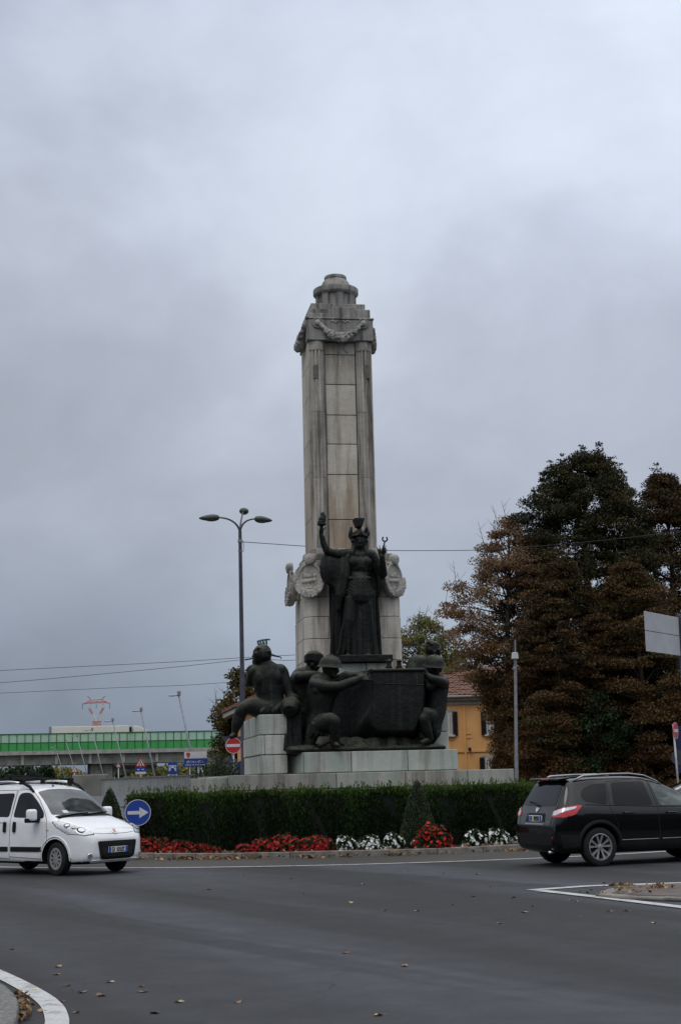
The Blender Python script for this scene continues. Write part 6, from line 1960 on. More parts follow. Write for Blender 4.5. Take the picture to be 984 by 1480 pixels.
red0 = flower_bush('red_flower_bush', RED, 190, 'low mound of red flowers in the row along the kerb', 'red flower mounds along the kerb', .34, .29, 2)
red1 = flower_bush('red_flower_bush', RED, 210, 'low mound of red flowers in the row along the kerb', 'red flower mounds along the kerb', .36, .31, 5)
whi0 = flower_bush('white_flower_bush', WHT, 120, 'small white flower bush beside the red mounds, left of the cone', 'white flower bushes left of the cone', .34, .29, 3)
big = flower_bush('scarlet_flower_bush', SCAR, 230, 'large round bush of bright red flowers at the foot of the clipped cone', None, .44, .46, 4)
def on_bed(px, r_):
    x = T(px, 42.8 - r_)
    for _ in range(6):
        y = 42.8 - math.sqrt(max(.01, r_*r_ - (x - RC.x)**2)); x = T(px, y)
    return Vector((x, y, .10))
first = {}
def bed(proto, px, r_, s, label=None, group=None):
    p_ = on_bed(px, r_); rz = (px*1.7) % 6.28
    if proto not in first:
        first[proto] = 1; proto.location = p_; proto.rotation_euler = (0, 0, rz); proto.scale = s
        if label: proto['label'] = label
        return proto
    return dup(proto, p_, rz, label, group, s)
for i, (px, r_, s) in enumerate([(196, 8.2, (.9,.9,1.15)), (219, 8.25, (1,1,1.1)), (243, 8.45, (.8,.8,.7)), (264, 8.4, (.85,.9,.85)), (290, 8.5, (.75,.8,.7)), (308, 8.5, (.55,.6,.5)), (352, 8.5, (.75,.8,.65)), (377, 8.45, (.8,.85,.95)), (398, 8.35, (.95,.95,1.1)), (421, 8.4, (.95,.95,1.0)), (444, 8.4, (.9,.9,1.0)), (466, 8.45, (.8,.8,.95)), (254, 8.2, (.8,.8,.9)), (410, 8.1, (.9,.9,1.2)), (455, 8.1, (.8,.8,1.1)), (232, 8.05, (.8,.8,1.0))]):
    bed((red0, red1)[i % 2], px, r_, s)
for px, r_, s in [(496, 8.2, (.9,.9,1.05)), (531, 8.35, (1.05,1,1.05)), (566, 8.25, (.95,.9,1.15))]:
    bed(whi0, px, r_, s)
bed(whi0, 601, 8.15, (.6,.6,.9), 'white flower bush half hidden behind the large red bush', None)
bed(big, 622, 8.45, (1.12,1,1.12))
bed(whi0, 684, 8.2, (1.1,1,1.15), 'fuller white flower bush midway between the cone and the black car', None)
bed(whi0, 714, 8.15, (1.1,1,1.2), 'white flower bush nearest the black car', None)
bed(whi0, 744, 8.3, (.7,.7,.6), 'sparse low white flower bush right at the black car bumper', None)

# ---------------- fallen leaves
def dry_leaf(seed, lobes=5):
    rg = random.Random(seed); mb = MB(); pts = []
    n = lobes*4
    for i in range(n):
        a = 2*PI*i/n; rr_ = .062*(.55 + .45*abs(math.cos(a*lobes/2)))*(1 + .2*rg.uniform(-1, 1))
        pts.append((math.cos(a)*rr_*1.25, math.sin(a)*rr_, .006 + .010*math.sin(a*2 + seed) + .006*rg.random() + .006*(rr_/.06)**2))
    vs = [(0, 0, .004)] + pts
    mb.add(vs, [(0, 1+i, 1+(i+1) % n) for i in range(n)]); mb.tube([(0, 0, .004), (-.06, .01, .008), (-.10, .02, .014)], .003, 4)
    return mb
simple('leaf_tan', (.24,.155,.085), .85, vary=.35, scale=30)
simple('leaf_rust', (.12,.055,.026), .85, vary=.4, scale=30)
simple('leaf_straw', (.36,.28,.14), .85, vary=.3, scale=30)
protos = []
for i, m in enumerate(('leaf_tan', 'leaf_rust', 'leaf_straw', 'leaf_tan')):
    o = dry_leaf(i + 3).build('fallen_leaf', MT[m], None, None, True)
    lab = ['dry tan leaf lying on the open asphalt', 'dark rust leaf lying on the open asphalt', 'pale straw leaf lying on the open asphalt', 'dry tan leaf lying on the open asphalt'][i]
    tag(o, lab, 'leaf', ['tan leaves scattered on the road', 'rust leaves scattered on the road', 'straw leaves scattered on the road', 'tan leaves scattered on the road'][i]); protos.append(o)
spots = [(17,1373,1),(85,1398,0),(83,1409,3),(143,1438,0),(118,1435,0),(147,1440,1),(205,1426,1),(206,1434,0),(260,1449,2),(345,1449,0),(344,1448,1),(585,1397,0),(525,1278,2),(555,1316,0),(508,1305,2),(603,1317,0),(743,1297,1),(739,1298,1),(758,1319,2),(655,1308,1),(707,1282,1),(685,1296,1),(945,1334,2),(800,1291,0),(806,1292,2),(825,1301,0),(832,1303,2),(880,1318,0),(302,1286,1),(440,1292,1),(97,1425,1),(160,1420,2),(52,1433,2),(110,1464,0),(500,1378,1),(548,1468,2),(640,1262,0),(420,1270,1),(905,1317,2),(770,1310,1),(838,1325,0),(225,1465,1),(300,1262,0),(590,1260,2),(690,1264,0),(350,1265,1),(720,1335,0),(966,1300,1),(63,1462,0),(90,1448,1)]
used = [False]*4
for i, (px, py, k) in enumerate(spots):
    g_ = ground(px, py); s = .36 + .34*((i*37) % 10)/10
    o = protos[k] if not used[k] else protos[k].copy()
    if used[k]: COL.objects.link(o)
    used[k] = True
    o.location = (g_.x, g_.y, .002); o.rotation_euler = (R((i*53) % 16 - 8), R((i*31) % 14 - 7), i*1.9); o.scale = (s,)*3
    if py < 1315 and px > 700 and ((o.location.y > 21.3 and o.location.x > 3)): o.location.z = .02
def litter(name, P, label, ls=.09):
    n = len(P); P = np.array(P, float)
    nr = unit(rand_dirs(n)*.75 + np.array([0, 0, 1.0])); u, v = frames(n, nr)
    L = ls*(.5 + .9*RNG.random(n)); P[:, 2] += .02 + .03*RNG.random(n)
    K = pal_pick([((.16,.085,.04), 3), ((.24,.155,.08), 3), ((.09,.045,.022), 3), ((.34,.26,.12), 1)], n)*(.7 + .5*RNG.random((n, 1)))
    o = link_mesh(name, leaf_mesh(name, P, u, v, L, L*.6, K), MT['dead_leaf'])
    return tag(o, label, 'leaves', None, 'stuff')
P = []
for i in range(2300):
    ph = R(RNG.uniform(-50, 50)); clump = .5 + .5*math.sin(ph*37 + 3*math.sin(ph*11))
    if RNG.random() > .12 + .88*clump**2: continue
    r_ = KR + .02 + abs(RNG.normal())*.28; q = arc_pt(r_, ph); P.append((q.x, q.y, .008))
for i in range(500):
    ph = R(RNG.uniform(-50, 50)); q = arc_pt(KR - .15 - abs(RNG.normal())*.3, ph); P.append((q.x, q.y, .11))
litter('kerb_leaf_litter', P, 'drift of dry brown leaves along the roundabout kerb')
P = []
for px, py, sx_, sy_, n in ((898, 1288.5, 15, 1.6, 110), (955, 1289, 13, 1.4, 70), (925, 1293, 40, 4, 30), (885, 1298, 40, 2.5, 25)):
    for i in range(n):
        q = ground(px + RNG.normal()*sx_*.6, py + RNG.normal()*sy_*.6); P.append((q.x, q.y, .058))
litter('island_leaf_litter', P, 'dry leaves heaped on the paved traffic island', .06)
P = []
for i in range(90):
    t = RNG.random(); q = ground(27 + 8*RNG.random() + 6*math.sin(t*3), 1440 + 42*t); P.append((q.x + RNG.normal()*.03, q.y, .004))
litter('corner_leaf_litter', P, 'rusty leaves gathered against the granite kerb corner', .055)
# ------------------------------------------------------------------ lamps, poles, signs, cables, houses, viaduct
def cyl_sign_disc(root, name, c, r_, mat, nrm=(0,-1,0), th=.02, nfx=40):
    n = Vector(nrm).normalized(); mb = MB(); mb.cyl(Vector(c) - n*th/2, Vector(c) + n*th/2, r_, n=nfx); return mb.build(name, MT[mat], root, Matrix.Identity(4), 35)
def pole_root(name, x, y, label, cat, group=None): return empty(name, (x, y, 0), 0, label, cat, group)
I4 = Matrix.Identity(4)

# triple street lamp
Y = 49.0
A, B = at(352.5, 1120, Y), at(347, 768, Y)
lamp = pole_root('street_lamp', A.x, Y, 'tall dark street lamp with three curved arms left of the monument', 'street lamp')
lean = (B - A)/(B.z - A.z)
pt = lambda z: A + lean*(z - A.z)
mb = MB(); zt = B.z
mb.tube([pt(0), pt(.02), pt(2.2), pt(2.25), pt(5.0), pt(5.06), pt(zt*.75), pt(zt)], [.10, .10, .095, .085, .08, .072, .066, .055], 16)
mb.build('pole', MT['pole_dark'], lamp, I4, 40)
mb = MB()
zc = at(347, 782, Y).z; mb.cyl(pt(zc-.05), pt(zc+.05), .078, n=14); mb.cyl(pt(zc-.35), pt(zc-.32), .074, n=14); mb.tube([pt(zc) + Vector((.09,0,0)), pt(zc-.1) + Vector((.11,0,0)), pt(zc-.35) + Vector((.10,0,0))], .012, 6)
mb.build('collar', MT['steel_grey'], lamp, I4, 40)
def arm(p_end, ctrl, name='arm'):
    p0 = pt(zt - .1); a, b = p0 + Vector((0, 0, .35)), ctrl
    pts = [p0*(1-t)**3 + a*3*t*(1-t)**2 + b*3*t*t*(1-t) + p_end*t**3 for t in [i/14 for i in range(15)]]
    mb = MB(); mb.tube(pts, [.036 - .012*i/14 for i in range(15)], 8); mb.build(name, MT['pole_dark'], lamp, I4, True)
def lamp_head(base, d, L, tilt):
    """drop-shaped lantern; base is the wide neck end, d points to the tip"""
    d = Vector(d).normalized(); M = Matrix.Translation(base) @ Matrix.Rotation(math.atan2(d.y, d.x), 4, 'Z') @ Matrix.Rotation(tilt, 4, 'Y')
    prof = [(0, -.06), (.07, -.05), (.12, 0), (.15, .12), (.155, .25), (.13, .42), (.085, .58), (.04, .68), (0, .71)]
    mb = MB(); mb.lathe([(r_, h*L/.71) for r_, h in prof], (0,0,0), 22, axis='X', M=M @ Matrix.Scale(.72, 4, (0,0,1)))
    hd = mb.build('lantern', MT['lamp_dark'], lamp, I4, True)
    mb = MB(); mb.ell((0,0,0), (.20*L/.71, .11, .035)); mb.v = [tuple(M @ (Vector(v) + Vector((.22*L/.71, 0, -.085)))) for v in mb.v]
    mb.build('diffuser', MT['house_glass'], hd, I4, True)
e1, e2, e3 = at(315, 748, Y-.2), at(370, 750, Y+.1), at(351.5, 738, Y+.9)
arm(e1, at(333, 748, Y-.1)); lamp_head(e1, (-1, -.12, 0), .62, R(2))
arm(e2, at(356, 750, Y)); lamp_head(e2, (1, .35, 0), .56, R(4))
arm(e3, at(349, 752, Y+.5)); lamp_head(e3, (.10, 1, 0), .6, R(-4))

# slim grey pole with white camera box
Y = 50.0
A, B = at(746, 1128, Y), at(744, 925, Y)
cp = pole_root('camera_pole', A.x, Y, 'slim grey pole with small white box near its tip before the brown trees', 'pole')
lean2 = (B - A)/(B.z - A.z); pt2 = lambda z: A + lean2*(z - A.z)
mb = MB(); zb_ = at(744, 945, Y).z; mb.tube([pt2(0), pt2(.5), pt2(2.3), pt2(2.34), pt2(zb_)], [.068, .064, .062, .056, .048], 14); mb.tube([pt2(zb_), pt2(B.z)], [.028, .022], 8)
mb.build('pole', MT['steel_grey'], cp, I4, 40)
mb = MB(); c = at(743.5, 948, Y-.1); mb.prism([(-.11, -.10), (.11, -.10), (.09, .10), (-.08, .12)], -.1, .12, Matrix.Translation(c) @ Matrix.Rotation(PI/2, 4, 'X')); mb.build('camera_box', MT['sign_white'], cp, I4, bevel=.012)
mb = MB(); c = at(742, 965, Y-.08); mb.cyl(c, c + Vector((0,-.06,0)), .03); mb.build('bracket', MT['galvanised'], cp, I4)

# no-entry signs
def no_entry(px, py, r_, Y_, nrm, label, pole_px):
    c = at(px, py, Y_); n = Vector(nrm).normalized()
    root = pole_root('no_entry_sign', c.x, Y_, label, 'road sign')
    d = cyl_sign_disc(root, 'disc', c, r_, 'sign_red', n)
    t = Vector((0,0,1)).cross(n).normalized()
    mb = MB()
    for k in range(48):
        a, b = 2*PI*k/48, 2*PI*(k+1)/48
        f = lambda rr, aa: c + n*.013 + (t*math.cos(aa) + Vector((0,0,1))*math.sin(aa))*rr
        mb.quad(f(r_*.94, a), f(r_*1.0, a), f(r_*1.0, b), f(r_*.94, b))
    mb.build('rim', MT['sign_white'], d, I4)
    Mx = Matrix((( t.x, n.x, 0, 0), (t.y, n.y, 0, 0), (0, 0, 1, 0), (0, 0, 0, 1)))
    mb = MB(); mb.box(c + n*.012, (r_*1.68, .006, r_*.36), M=Mx); mb.build('bar', MT['sign_white'], d, I4)
    foot = at(pole_px, 1125, Y_); foot.z = 0
    mb = MB(); mb.tube([Vector((foot.x, Y_+.06, 0)), Vector((c.x, Y_+.06, c.z + r_*.8))] if abs(n.x) < .5 else [Vector((foot.x, Y_+.1, 0)), c - n*.06 + Vector((0,0,r_*.8))], .032, 10)
    mb.build('pole', MT['galvanised'], root, I4, True)
    return root
no_entry(337.5, 1077.5, .30, 58, (0, -1, 0), 'round red no entry sign in front of the stone block at left', 338)
no_entry(975.5, 1056, .255, 47, (.88, -.48, 0), 'red no entry sign seen at a slant at the right picture edge', 981)
# signs seen from the back beside the left one
Y = 60.5
c = at(332.5, 1105, Y); rb = pole_root('reversed_sign', c.x, Y, 'dark back of a round road sign beside the left no entry sign', 'road sign')
cyl_sign_disc(rb, 'disc', c, .33, 'sign_back_dark'); mb = MB(); mb.tube([(c.x+.1, Y+.08, 0), (c.x+.1, Y+.08, at(335, 1062, Y).z)], .03, 8); mb.build('pole', MT['galvanised'], rb, I4, True)
mb = MB(); q = at(337, 1074, Y); mb.prism([(-.46, .26), (.46, .26), (0, -.52)], -.01, .01, Matrix.Translation(q) @ Matrix.Rotation(PI/2, 4, 'X')); mb.build('triangle', MT['sign_back_dark'], rb, I4, bevel=.005)
mb = MB(); 
for dz in (-.05, .12): mb.box(c + Vector((0, -.014, dz)), (.3, .02, .035))
mb.build('clamp', MT['steel_grey'], rb, I4)
Y = 61.0
c = at(350, 1111, Y); bs = pole_root('blue_round_sign', c.x, Y, 'small round blue sign half hidden behind the stone block', 'road sign')
cyl_sign_disc(bs, 'disc', c, .31, 'sign_blue'); mb = MB(); mb.tube([(c.x, Y+.06, 0), (c.x, Y+.06, c.z)], .03, 8); mb.build('pole', MT['galvanised'], bs, I4, True)

# blue arrow sign behind the van
Y = 35.6
c = at(199.5, 1174.5, Y); ar = pole_root('arrow_sign', c.x, Y, 'round blue sign with white arrow pointing right, behind the van', 'road sign')
rs = 18/2200*Y*1.02
d = cyl_sign_disc(ar, 'disc', c, rs, 'sign_blue', (.12, -1, 0), .02, 56)
n = Vector((.12, -1, 0)).normalized(); t = Vector((0,0,1)).cross(n).normalized()
Mx = Matrix((( t.x, n.x, 0, 0), (t.y, n.y, 0, 0), (0, 0, 1, 0), (0, 0, 0, 1)))
def on(c, x, z, o=.012): return c + t*x + n*o + Vector((0, 0, z))
mb = MB(); k = rs
pts = [(-.78, -.13), (.12, -.13), (.12, -.42), (.82, 0), (.12, .42), (.12, .13), (-.78, .13)]
mb.add([on(c, x*k, z*k, .014) for x, z in pts], [tuple(range(7))]); mb.build('arrow', MT['sign_white'], d, I4)
mb = MB()
for q in range(56):
    a, b = 2*PI*q/56, 2*PI*(q+1)/56; f = lambda rr, aa: on(c, math.cos(aa)*rr, math.sin(aa)*rr, .013)
    mb.quad(f(rs*.95, a), f(rs, a), f(rs, b), f(rs*.95, b))
mb.build('rim', MT['sign_white'], d, I4)
mb = MB(); mb.tube([(c.x, Y+.06, 0), (c.x, Y+.06, c.z + rs*.6)], .03, 10); mb.build('pole', MT['galvanised'], ar, I4, True)

simple('sign_navy', (.008,.014,.06), .5, vary=.2)
# big board seen from behind, right edge
Y = 40.0
c0 = [at(931, 883, Y), at(979.5, 892.5, Y+1.9), at(981.5, 947, Y+1.9), at(936, 942, Y)]
c0[3] = Vector((c0[0].x, c0[0].y, c0[3].z)); c0[2] = Vector((c0[1].x, c0[1].y, c0[2].z))
zt_, zb_ = (c0[0].z + c0[1].z)/2, (c0[3].z + c0[2].z)/2
for q, z in zip(c0, (zt_, zt_, zb_, zb_)): q.z = z
po = c0[1] + Vector((.06, .1, 0))
bd = pole_root('direction_board', po.x, po.y, 'large blank grey back of a road direction board at the right edge', 'road sign')
dv = (c0[1] - c0[0]); nn = Vector((dv.y, -dv.x, 0)).normalized()*.03
def slab(z0, z1):
    mb = MB(); P0 = [Vector((q.x, q.y, z)) for q in (c0[0], c0[1]) for z in (z0, z1)]
    mb.add([P0[0], P0[2], P0[3], P0[1]] + [v - nn for v in (P0[0], P0[2], P0[3], P0[1])], [(0,1,2,3), (7,6,5,4), (0,4,5,1), (1,5,6,2), (2,6,7,3), (3,7,4,0)]); return mb
zm = zt_ - (zt_-zb_)*.485
slab(zb_, zm-.008).build('panel', MT['sign_back'], bd, I4, bevel=.006, recalc=True); slab(zm+.008, zt_).build('panel', MT['sign_back'], bd, I4, bevel=.006, recalc=True)
mb = MB(); mb.box((po.x, po.y, (zt_+.08)/2), (.14, .14, zt_+.08), rz=math.atan2(dv.y, dv.x)); mb.build('pole', MT['pole_dark'], bd, I4, bevel=.02)
# blue plate behind the slanting no-entry sign
Y = 48.0
c = at(984.5, 1083, Y); bp = pole_root('blue_plate_sign', c.x, Y, 'tall narrow blue sign plate at the right edge behind the no entry sign', 'road sign')
mb = MB(); mb.box(c, (.30, .02, 1.45)); mb.build('plate', MT['sign_navy'], bp, I4); mb = MB(); mb.tube([(c.x+.1, Y+.05, 0), (c.x+.1, Y+.05, c.z+.8)], .03, 8); mb.build('pole', MT['galvanised'], bp, I4, True)
mb = MB(); q = at(980, 1095, Y); mb.cyl(q + Vector((0,-.02,0)), q + Vector((0,.0,0)), .24, n=30); mb.build('disc', MT['sign_back_dark'], bp, I4, 35)

# cables
def cable(name, pts, label, r_=.014, grp=None):
    r_ *= .62
    P = [at(*p_) for p_ in pts]
    Q = []
    for i in range(len(P)-1):
        for j in range(8): Q.append(P[i].lerp(P[i+1], j/8))
    Q.append(P[-1])
    for _ in range(6): Q = [Q[0]] + [(Q[i-1] + Q[i]*2 + Q[i+1])/4 for i in range(1, len(Q)-1)] + [Q[-1]]
    mb = MB(); mb.tube(Q, r_, 6); o = mb.build(name, MT['cable_black'], None, I4, True); return tag(o, label, 'cable', grp)
cable('overhead_cable', [(348.5, 783, 49.0), (441, 789.5, 51.5), (520, 794, 53.5), (575, 796, 55), (690, 795.5, 56), (800, 788, 55), (900, 778, 52), (984, 768, 50), (1150, 745, 47)], 'long cable from the street lamp passing behind the pillar to the right edge', .019)
cable('power_cable', [(-120, 977, 62), (0, 969, 62), (260, 956.5, 62), (365, 949.5, 62), (460, 945, 62)], 'uppermost of the power cables on the left, level with the bronze head', .016)
cable('power_cable', [(-120, 994, 63), (0, 987, 63), (85, 980, 63), (260, 963.6, 63), (345, 954, 63), (375, 951, 63), (410, 955, 63), (460, 952, 63)], 'middle of the three power cables on the left', .016)
cable('power_cable', [(-120, 1006, 64), (0, 1002, 64), (175, 993.5, 64), (260, 991, 64), (349, 985, 64), (420, 982, 64)], 'lowest of the three power cables on the left', .014)
mb = MB(); mb.tube([at(354, 953.6, 62.9), at(366, 951.5, 62.9)], .032, 8); o = mb.build('cable_insulator', MT['cable_black'], None, I4, True); tag(o, 'dark insulator on the cable left of the bronze head', 'insulator')
mb = MB(); mb.tube([at(391, 945, 60), at(396, 947.5, 60), at(403, 949, 60), at(407, 950.3, 60)], [.035, .04, .03, .015], 8); mb.tube([at(406, 950, 60), at(406.5, 953, 60)], .012, 6); o = mb.build('cable_insulator', MT['cable_black'], None, I4, True); tag(o, 'curved dark cable fitting right of the bronze head', 'insulator')

# green lettered frame that stands above the bronze head, far behind
Y = 66.0
c = at(379, 940, Y); gs = pole_root('roof_sign', c.x, Y, 'small green scrollwork frame on legs above the seated bronze man', 'sign')
mb = MB()
for px in (373.5, 377, 381.7, 385.5): mb.tube([at(px, 936 if px < 380 else 935, Y), at(px, 927.5, Y)], .028, 6)
mb.tube([at(371.5, 927, Y), at(379, 925, Y), at(386, 924.2, Y), at(390.5, 924.4, Y)], .035, 6)
q = at(379.5, 938, Y); mb.tube([(q.x, Y, 0), (q.x, Y, at(379.5, 936, Y).z)], .06, 8); mb.tube([at(371, 936, Y), at(387.5, 935, Y)], .035, 6)
mb.build('frame', MT['pole_dark'], gs, I4)
simple('sign_green', (.012,.07,.05), .6, vary=.2)
mb = MB()
for i, px in enumerate((373.6, 377.4, 381.2)):
    ce = at(px + .7, 928.6 - .35*i, Y)
    mb.tube([ce + Vector((.052*math.cos(a)*(1 if a < PI else 1.1), -.03, .075*math.sin(a))) for a in [R(20 + 300*k/12) for k in range(13)]], .025, 6)
mb.tube([at(385.3, 925, Y-.03), at(385.3, 930.5, Y-.03)], .04, 6)
mb.build('scrolls', MT['sign_green'], gs, I4, True)

# ---------------- viaduct with the noise barrier
def rail_pts(py0, py1, Y0=275, Y1=284): return at(0, py0, Y0), at(320, py1, Y1)
a, b = at(0, 1090, 275), at(320, 1084, 283)
vd = (b - a); vd.z = 0; vd.normalize(); vn = Vector((vd.y, -vd.x, 0))       # vn faces the camera
va = Vector((a.x, a.y, 0)) - vd*42; Lv = 115.0
via = empty('viaduct', va, math.atan2(vd.y, vd.x), 'long concrete road viaduct with green noise barrier', 'bridge')
z_ = lambda py: at(0, py, 275).z
zt_, zm, zf, zd, zg = z_(1061.5), z_(1074.5), z_(1086.5), z_(1092), z_(1107)
def vbox(name, x0, x1, y0, y1, z0, z1, mat, parent=None, bevel=0): mb = MB(); mb.bb(x0, x1, y0, y1, z0, z1); return mb.build(name, MT[mat], via, bevel=bevel)
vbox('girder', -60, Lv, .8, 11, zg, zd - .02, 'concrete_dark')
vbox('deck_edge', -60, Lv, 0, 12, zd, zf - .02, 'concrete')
vbox('lower_barrier', -60, Lv, .1, .25, zf, zm, 'barrier_green')
mb = MB(); mb.bb(-60, Lv, .15, .19, zm + .02, zt_ - .1); mb.build('barrier_pane', MT['barrier_pane'], via)
mb = MB()
for i in range(125): mb.bb(-60 + 1.4*i - .055, -60 + 1.4*i + .055, .04, .30, zf, zt_)
mb.bb(-60, Lv, .03, .31, zt_ - .12, zt_ + .06); mb.bb(-60, Lv, .05, .28, zm - .06, zm + .06)
mb.build('barrier_frame', MT['barrier_frame'], via)
for x in range(-50, 115, 6): mb = MB(); mb.bb(x - .25, x + .25, .55, .82, zg + .1, zd - .05); mb.build('girder_rib', MT['concrete'], via)
vx = lambda px: (at(px, 1110, 278) - va).dot(vd)
for px in (148, 340, -90):
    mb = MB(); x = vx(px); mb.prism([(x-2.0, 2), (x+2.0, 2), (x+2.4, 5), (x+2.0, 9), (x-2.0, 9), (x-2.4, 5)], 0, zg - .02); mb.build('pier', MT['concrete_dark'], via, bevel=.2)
mb = MB(); x0, x1 = vx(164), vx(238); mb.bb(x0, x1, 14, 24, z_(1119.5), z_(1107.5)); mb.bb(x0, x1, 13.6, 24.2, z_(1109), z_(1106)); mb.build('cross_beam', MT['concrete'], via, bevel=.05)
# lorry on it
tr = empty('lorry', via.matrix_basis @ Vector((vx(130), 5, zf)), math.atan2(vd.y, vd.x), 'white articulated lorry crossing the viaduct above the barrier', 'lorry')
px2x = lambda px: vx(px) - vx(130)
zr = z_(1050.5) - zf
mb = MB(); mb.bb(px2x(75), px2x(190), -1.3, 1.3, 1.0, zr); mb.build('trailer', MT['truck_white'], tr, bevel=.08)
mb = MB(); mb.bb(px2x(75), px2x(190), -1.1, 1.1, .7, .98); mb.build('chassis', MT['black_plastic'], tr)
mb = MB(); xa = px2x(195); mb.prism([(xa+.1, .7), (xa+3.0, .7), (xa+3.1, 1.6), (xa+2.7, zr-.9), (xa+1.2, zr-.15), (xa+.1, zr-.05)], -1.2, 1.2, Matrix.Rotation(PI/2, 4, 'X')); mb.build('cab', MT['truck_white'], tr, bevel=.1)
mb = MB(); mb.bb(px2x(190.2), px2x(194), -1.0, 1.0, 1.2, zr-.25); mb.build('coupling', MT['black_plastic'], tr)
mb = MB(); mb.bb(px2x(71), px2x(74.4), -1.2, 1.2, 1.0, zr+.0); mb.build('tail_lift', MT['steel_grey'], tr)
for px in (82, 88, 94, 180, 202, 212):
    for s in (-1, 1):
        mb = MB(); mb.cyl((px2x(px), s*.9, .5), (px2x(px), s*1.2, .5), .5, n=20); mb.build('wheel', MT['tyre_rubber'], tr, None, 40)

# pylon, red and white
Y = 620.0
pc = at(140, 1110, Y); py = pole_root('power_pylon', pc.x, Y, 'distant red and white power pylon rising behind the viaduct', 'pylon')
def lat(name, segs, mat, r_=.42):
    mb = MB()
    for s in segs: mb.tube([at(x, y, Y) for x, y in s], r_, 5)
    return mb.build(name, MT[mat], py, I4)
lat('cross_arm', [[(128,1014.5),(151.5,1013.5)],[(128,1016),(151.5,1015)],[(120,1017),(129,1013)],[(120,1017),(130,1016)],[(159,1016),(150,1012.5)],[(159,1016),(150,1015)],[(129,1013),(130,1011.6),(149,1010.8),(151,1013)]] + [[(128+3*k,1014.5),(129.5+3*k,1015.8)] for k in range(8)] + [[(128.5,1024),(133,1032)],[(130.5,1023.5),(134.5,1031.5)],[(150.5,1023.5),(145.5,1032)],[(148.8,1023),(144,1031.5)]], 'pylon_red_hazed', .27)
lat('peak', [[(127,1006),(133,1012)],[(152,1006),(147,1011)]], 'steel_grey', .2)
lat('insulator', [[(119.5,1017),(119.5,1025)],[(159,1016),(159,1024.5)],[(139.5,1018),(139.5,1023.5)]], 'steel_grey', .16)
lat('window_frame', [[(129.3,1016),(128.6,1019),(129.3,1024)],[(131,1018),(130.5,1024)],[(150.5,1016),(150.8,1019),(150.3,1023.5)],[(149,1017),(148.8,1023)],[(132.5,1032),(134,1042)],[(135,1031.5),(139.5,1042)],[(146,1031.5),(145.5,1041.5)],[(143.5,1032),(140,1042)],[(133,1036),(137,1036.5),(134.5,1041)],[(145.7,1036),(142,1036.5),(144.5,1041)]], 'pylon_white', .24)
lat('waist', [[(134,1042.5),(146,1042)],[(134.5,1047.5),(145.6,1047)],[(134,1042.5),(145.6,1047)],[(146,1042),(134.5,1047.5)],[(134.5,1042),(135.3,1050)],[(146,1041.8),(145,1050)],[(139.8,1042),(140,1050)]], 'pylon_red_hazed', .27)
lat('tower', [[(135.3,1050),(129,1128)],[(145,1050),(152,1128)],[(135,1060),(147,1072),(133,1088),(150,1104),(131,1120)]], 'pylon_white', .4)

# ---------------- leaning road lamps along the ramp
for i, (tx, ty, bx_, by_, axx, Y_) in enumerate([(258.5,1005,285,1128,243,90),(204,1027.5,224.5,1126,190.5,113),(163,1042,183,1125,150.5,133),(133.5,1055,149.5,1121,121,165),(112,1064,126,1119,101,198),(95.5,1071,109,1115,90,228),(80.5,1080,92.5,1119,73.5,255)]):
    top, bot = at(tx, ty, Y_), at(bx_, by_, Y_)
    d = bot - top; foot = top + d*(top.z/(top.z - bot.z)) if top.z != bot.z else bot
    rl = pole_root('ramp_lamp', foot.x, foot.y, ['nearest and tallest of the leaning road lamps on the left', 'second tallest leaning road lamp, counted leftwards from the bridge board', 'third tallest of the leaning road lamps, just left of the warning sign', 'leaning road lamp standing before the dark viaduct pier', 'leaning road lamp just left of the viaduct pier', 'second smallest of the leaning road lamps', 'smallest and farthest of the leaning road lamps'][i], 'street lamp', 'leaning lamps along the ramp')
    mb = MB(); mb.tube([foot, top.lerp(foot, .5), top], [.075, .06, .045], 8); mb.build('pole', MT['steel_grey'], rl, I4, True)
    e = at(axx, ty + .5, Y_); mb = MB(); mb.tube([top, top.lerp(e, .5)], .04, 6); mb.build('arm', MT['galvanised'], rl, I4, True)
    mb = MB(); m_ = top.lerp(e, .62); mb.ell(m_, ((top-e).length*.36, .16, .055)); mb.build('lantern', MT['galvanised'], rl, I4, True)
    mb = MB(); mb.box(top + Vector((.02, 0, .12)), (.2, .2, .28)); mb.build('cap', MT['steel_grey'], rl, I4, bevel=.03)

# parapet fence, barrier block and guard rail on the ramp
fa, fb = at(118, 1127, 92), at(290, 1128, 64)
fz = at(200, 1124.5, 78).z
fn = empty('parapet_fence', (fa.x, fa.y, 0), math.atan2(fb.y-fa.y, fb.x-fa.x), 'pale grey parapet fence of close upright bars behind the hedge end', 'fence')
L = (Vector((fb.x, fb.y, 0)) - Vector((fa.x, fa.y, 0))).length
mb = MB()
k = int(L/.3)
for i in range(k+1): mb.bb(L*i/k - .045, L*i/k + .045, -.02, .02, .62, fz)
mb.build('bars', MT['galvanised'], fn)
mb = MB(); mb.bb(-.1, L+.1, -.05, .05, fz, fz+.04); mb.bb(-.1, L+.1, -.04, .04, .55, .62); mb.build('rail', MT['fence_grey'], fn)
mb = MB()
for i in range(13): mb.bb(L*i/12 - .05, L*i/12 + .05, .03, .13, 0, fz)
mb.build('post', MT['fence_grey'], fn)
mb = MB(); mb.bb(-.2, L+.2, -.1, .35, 0, .3); mb.build('base_wall', MT['concrete_dark'], fn, bevel=.03)
q = at(131, 1125, 86); bb_ = empty('barrier_block', (q.x, q.y, 0), R(-20), 'grey concrete barrier block left of the parapet fence', 'barrier')
